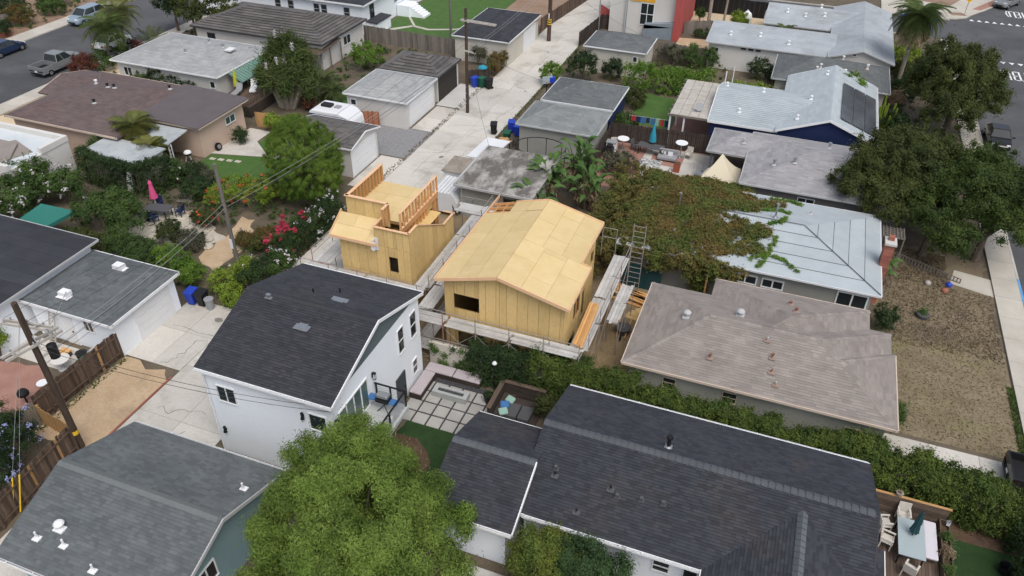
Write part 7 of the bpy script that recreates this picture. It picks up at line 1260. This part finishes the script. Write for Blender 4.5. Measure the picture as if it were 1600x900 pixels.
# deck of the grey hip house
gd_=thing('raised_deck','raised dark timber deck with balusters beside the yucca','deck',(-47.8,56.6,0))
for k in range(16): x=-49.4+k*.24; MB().box(x+.01,x+.23,54.4,59.0,1.0,1.08,random.random()).build('plank','deck_brown',gd_)
MB().bar((-49.3,54.35,2.0),(-45.6,54.35,2.0),.08).build('rail','deck_brown',gd_); MB().bar((-45.6,54.35,2.0),(-45.6,58.8,2.0),.08).build('rail','deck_brown',gd_); MB().box(-49.4,-45.5,54.38,54.42,.1,1.0).box(-45.6,-45.56,54.42,59,.1,1.0).build('skirt','fence_dark',gd_)
for k in range(20): MB().box(-49.25+k*.19,-49.21+k*.19,54.33,54.37,1.08,1.96).build('baluster','deck_brown',gd_)
for k in range(20): MB().box(-45.62,-45.58,54.5+k*.22,54.54+k*.22,1.08,1.96).build('baluster','deck_brown',gd_)
yu=thing('closed_umbrella','closed yellow-green umbrella on the raised deck','umbrella',(-48.9,57.2,1.08)); MB().tube((-48.9,57.2,1.08),(-48.9,57.2,3.3),.03,n=8).build('pole','trim_white',yu); MB().lathe((-48.9,57.2,1.6),[(.28,0),(.22,.5),(.14,1.1),(.04,1.6)],10).build('canopy','fabric_lime',yu)
for k,(x,y,a) in enumerate(((-47.3,57.6,.5),(-48.2,56.2,.2))):
    lg_=thing('sun_lounger',('white cushioned lounger at the back of the raised deck','grey folding lounger at the front of the raised deck')[k],'lounger',(0,0,0),'deck loungers'); MB().box(-.3,.3,-.9,.5,.3,.42).build('seat',('trim_white','plastic_grey')[k],lg_); b=MB(); b.obox((0,.75,.62),(.6,.1,.7),rx=-.6); b.build('backrest',('trim_white','plastic_grey')[k],lg_)
    for sx in(-.25,.25):
        for sy in(-.7,.4): MB().box(sx-.02,sx+.02,sy-.02,sy+.02,0,.3).build('leg','steel',lg_)
    lg_.location=(x,y,1.08); lg_.rotation_euler=(0,0,a)
# clutter beside the left garage
for lab,x,y,fn in (('white round table in the side yard behind the brown fence',-34.9,22.0,lambda r:(MB().lathe((-34.9,22.0,.68),[(.5,0),(.5,.04)],18).build('top','stucco_offwhite',r),MB().lathe((-34.9,22.0,0),[(.3,0),(.05,.06),(.05,.68)],10).build('stand','trim_grey',r))),('green storage box beside the brown fence',-33.7,22.7,lambda r:(MB().box(-34.1,-33.2,22.3,23.0,0,.5).build('box','plastic_green',r,bevel=.03),MB().box(-34.13,-33.17,22.27,23.03,.5,.56).build('lid','plastic_green',r))),('grey bag heap under the garage window',-33.8,23.5,lambda r:(MB().lathe((-33.8,23.55,0),[(.45,0),(.5,.2),(.3,.42),(.08,.5)],9).build('bag','plastic_grey',r),MB().lathe((-34.3,23.6,0),[(.3,0),(.34,.16),(.12,.34)],8).build('second_bag','trim_grey',r))),('black round bin beside the green box',-34.35,22.9,lambda r:(MB().lathe((-34.4,22.95,0),[(.25,0),(.3,.55),(.32,.58)],12).build('tub','plastic_black',r),MB().lathe((-34.4,22.95,.58),[(.33,0),(.1,.06)],12).build('lid','plastic_black',r))),('dark dome grill on the brick patio',-34.6,19.2,lambda r:(MB().lathe((-34.6,19.2,.45),[(.1,0),(.3,.15),(.3,.3),(.2,.45),(.03,.5)],12).build('bowl','black_metal',r),MB().tube((-34.6,19.2,0),(-34.6,19.2,.5),.05).build('stand','black_metal',r))),('small white table on the brick patio',-34.4,20.4,lambda r:(MB().lathe((-34.5,20.3,.5),[(.3,0),(.3,.03)],14).build('top','trim_white',r),MB().lathe((-34.5,20.3,0),[(.2,0),(.03,.05),(.03,.5)],8).build('stand','trim_white',r))),('tan cushion seat beside the white side-yard table',-35.6,22.8,lambda r:(MB().box(-35.9,-35.3,22.5,23.1,.3,.42).build('cushion','lumber',r,bevel=.04),MB().box(-35.87,-35.33,22.53,23.07,0,.3).build('base','fence_dark',r)))):
    r_=thing('yard_item',lab,'clutter',(x,y,0)); fn(r_)
ld=thing('folding_frame','leaning pale ladder and poles against the white left garage','ladder',(-37,23.5,0))
for k in range(2): MB().bar((-36.9+k*.4,23.0,0),(-37.0+k*.4,23.85,2.2),.06).build('rail','arm_wood',ld)
for k in range(6): MB().bar((-36.9-.015*k,23.1+.13*k,.3+.34*k),(-36.5-.015*k,23.1+.13*k,.3+.34*k),.04).build('rung','arm_wood',ld)
# ---------------------------------------------------------------- back patio with furniture
pg=thing('pergola','weathered grey slatted pergola on the navy house','pergola',(-7.5,67.5,0))
for k in range(9): MB().box(-9.25,-5.85,63.5+k*1.05,63.62+k*1.05,2.6,2.76).build('beam','fence_grey',pg)
for i in range(4):
    for j in range(7): MB().box(-9.05+i*.8,-8.28+i*.8,63.55+j*1.2,64.72+j*1.2,2.765,2.80,random.random()).build('roof_panel','arm_wood',pg)
for p in((-9.0,63.7),(-9.0,67.6),(-9.0,71.6),(-7.8,63.7)): MB().box(p[0]-.07,p[0]+.07,p[1]-.07,p[1]+.07,0,2.6).build('post','trim_white',pg)
sheet('pergola_floor',(-9.2,-5.9,63.3,72),.014,'brick_patio')
sd=thing('satellite_dish','grey satellite dish on the pergola roof','satellite dish',(-6.9,65.0,2.8)); MB().tube((-6.9,65.0,2.8),(-6.9,65.0,3.1),.03,n=6).build('mast','steel',sd); d=MB(); d.lathe((0,0,0),[(.03,0),(.25,.05),(.38,.14)],14); o=d.build('dish','plastic_grey',sd,origin=(0,0,0)); o.location=(0,-.05,.35); o.rotation_euler=(R(55),0,R(30))
cl=thing('clothesline','washing line strung along the back lawn','clothesline',(-11.4,64.0,0)); MB().tube((-12.6,63.9,1.9),(-9.0,64.2,1.85),.008,n=5).build('line','trim_white',cl)
for x in(-12.6,-9.0): MB().tube((x,64,0),(x,64,1.95),.03,n=6).build('post','steel',cl)
for k,(m,w,h,lab) in enumerate((('fabric_red',.4,.5,'red shirt at the left end of the washing line'),('fabric_navy',.4,.55,'dark navy shirt next to the red one on the line'),('fabric_blue',.45,.6,'blue towel on the washing line'),('fabric_navy',.3,.5,'narrow navy garment in the middle of the line'),('fabric_blue',.35,.6,'second blue garment on the washing line'),('fabric_mint',.3,.65,'pale garment on the washing line'),('fabric_red',.28,.6,'dark red garment right of the pale one'),('fabric_navy',.35,.62,'navy garment at the right end of the line'))):
    x=-12.2+k*.42; mb=MB(); 
    for j in range(4): mb.slab([(x-w/2+w*j/4,64.0+.03*(j%2),1.88),(x-w/2+w*(j+1)/4,64.0+.03*((j+1)%2),1.88),(x-w/2+w*(j+1)/4,64.03+.03*((j+1)%2),1.88),(x-w/2+w*j/4,64.03+.03*(j%2),1.88)],h)
    tag(mb.build('hung_garment',m),lab,'laundry','washing on the line')
dtb=thing('patio_table','long dark patio table in front of the dark fence','table',(-9.9,61.0,0)); MB().obox((-9.9,61.0,.72),(2.2,1.0,.05),rz=R(-6)).build('table_top','fabric_grey',dtb)
for sx in(-.95,.95):
    for sy in(-.4,.4): MB().box(-9.93+sx,-9.87+sx,60.97+sy,61.03+sy,0,.7).build('leg','black_metal',dtb)
bu=thing('closed_umbrella','closed turquoise umbrella behind the long patio table','umbrella',(-9.9,61.5,0)); MB().tube((-9.9,61.5,0),(-9.9,61.5,2.5),.03,n=8).build('pole','black_metal',bu); MB().lathe((-9.9,61.5,.95),[(.32,0),(.26,.5),(.14,1.1),(.04,1.6)],10).build('canopy','fabric_tealbright',bu)
for k,(x,y,h) in enumerate(((-12.3,60.9,1.0),(-7.4,61.3,1.3))): r_=thing('round_bar_table',('white round bar table near the pale garage','white round bar table behind the sofa')[k],'table',(x,y,0)); MB().lathe((x,y,h),[(.5,0),(.52,.03),(.5,.06)],18).build('top','trim_white',r_); MB().tube((x,y,0),(x,y,h),.04,n=8).build('stem','steel',r_); MB().lathe((x,y,0),[(.3,0),(.04,.08)],12).build('foot','steel',r_)
so=thing('outdoor_sofa','pale grey outdoor sofa with striped pillows on the patio','sofa',(-8.3,60.3,0)); MB().box(-9.1,-7.5,59.9,60.7,.15,.42).build('seat','plastic_grey',so,bevel=.05); MB().box(-9.1,-7.5,60.7,60.9,.15,.8).build('backrest','plastic_grey',so,bevel=.05); MB().obox((-8.7,60.5,.55),(.4,.15,.35),rx=-.4).build('pillow','rug',so); MB().obox((-8.1,60.5,.55),(.4,.15,.35),rx=-.4).build('pillow','cushion_white',so)
rg=MB().box(-10.4,-8.6,58.6,60.0,.018,.03).build('patio_rug','rug'); tag(rg,'black and white patterned rug on the patio','rug')
rp=thing('red_planter','tall dark red planter on the patio','planter',(-7.2,58.6,0)); MB().box(-7.45,-6.95,58.35,58.85,0,.75).build('pot','terracotta',rp); MB().box(-7.42,-6.98,58.38,58.82,.75,.8).build('soil','mulch',rp)
chair('pale chair behind the sofa against the dark fence',-6.7,61.3,-.2,'wicker',0,True,'patio chairs'); chair('pale chair beside the first bar table',-13.0,60.7,.4,'wicker',0,True,'patio chairs'); chair('dark chair at the left end of the long patio table',-11.3,61.2,1.2,'fabric_grey',0,True,'patio chairs'); chair('dark chair in front of the metal rack',-5.2,58.2,.4,'plastic_grey',0,True,'patio chairs')
cv=thing('covered_grill','black covered grill beside the pale garage','grill',(-13.0,59.2,0)); MB().box(-13.4,-12.7,58.8,59.5,0,.9).build('cover','plastic_black',cv,bevel=.1); MB().obox((-13.05,59.15,1.0),(.5,.5,.3)).build('hood','plastic_black',cv,bevel=.1)
cb=thing('white_cabinet','white outdoor cabinet beside the covered grill','cabinet',(-13.1,60.1,0)); MB().box(-13.5,-12.7,59.8,60.4,0,.95).build('body','trim_white',cb); MB().box(-13.55,-12.65,59.75,60.45,.95,1.0).build('top','plastic_grey',cb)
rk=thing('metal_rack','thin metal plant rack beside the canvas tent','rack',(-4.9,57.0,0))
for x in(-5.5,-5.0,-4.5): MB().bar((x,56.8,0),(x,56.8,1.0),.03).bar((x,57.3,0),(x,57.3,1.0),.03).build('upright','steel',rk)
for z in(.4,.95): MB().box(-5.55,-4.45,56.75,57.35,z,z+.03).build('shelf','steel',rk)
tn=thing('canvas_tent','cream canvas shade sail peaked beside the grey house','shade sail',(-3.4,56.5,0)); ap=Vector((-3.7,57.6,2.75)); cs=[Vector((-5.2,54.6,1.5)),Vector((-2.0,54.9,1.45)),Vector((-2.1,57.6,1.7)),Vector((-4.6,56.9,1.6))]; mb=MB()
for a,b in zip(cs,cs[1:]+cs[:1]):
    for i in range(6):
        t0,t1=i/6,(i+1)/6; f=lambda p,t:p.lerp(ap,t)-Vector((0,0,.9*t*(1-t)*1.0))
        mb.poly([f(a,t0),f(b,t0),f(b,t1),f(a,t1)])
mb.build('canvas','fabric_canvas',tn,smooth=True); MB().tube((-3.7,57.6,0),(-3.7,57.6,2.75),.03,n=6).build('mast','steel',tn)
# trampoline net ring behind the flat garage
tr=thing('trampoline','round black trampoline net between the pale garage and the mottled roof','trampoline',(-17.6,54.4,0))
mb=MB()
for k in range(20): a=k*2*math.pi/20; b=(k+1)*2*math.pi/20; mb.tube((-17.6+2.1*math.cos(a),54.3+1.6*math.sin(a),2.3),(-17.6+2.1*math.cos(b),54.3+1.6*math.sin(b),2.3),.035,n=6)
mb.build('ring','black_metal',tr); MB().lathe((-17.6,54.3,.6),[(1.6,0),(1.6,.05)],20).build('mat','fabric_grey',tr)
for k in range(8): a=k*math.pi/4; MB().tube((-17.6+2.0*math.cos(a),54.3+1.5*math.sin(a),0),(-17.6+2.1*math.cos(a),54.3+1.6*math.sin(a),2.3),.03,n=6).build('leg','black_metal',tr)
# street sign and small things at top right
sg=thing('warning_sign','yellow diamond warning sign on the far street corner','sign',(18.85,114.3,0)); MB().tube((18.85,114.3,.13),(18.85,114.3,2.3),.035,n=8).build('post','rust_tin',sg); MB().obox((18.85,114.24,2.1),(.62,.03,.62),ry=R(45)).build('panel','sign_yellow',sg)
wt=thing('white_tank','white dome tank in the sandy yard','tank',(-6.6,99.4,0)); MB().lathe((-6.6,99.4,0),[(.6,0),(.65,1.0),(.5,1.5),(.15,1.8)],14).build('tank','trim_white',wt); MB().lathe((-6.6,99.4,1.8),[(.12,0),(.1,.1)],8).build('cap','trim_white',wt)
ws=house('small_white_shed','small white shed with grey roof in the sandy yard',[('gx',-4.4,-.6,95.6,99.0,2.2,.5)],'stucco_offwhite','metal_grey',oh=.2,exposure=.6,width=2,caps=None,fascia=.08,cat='shed')
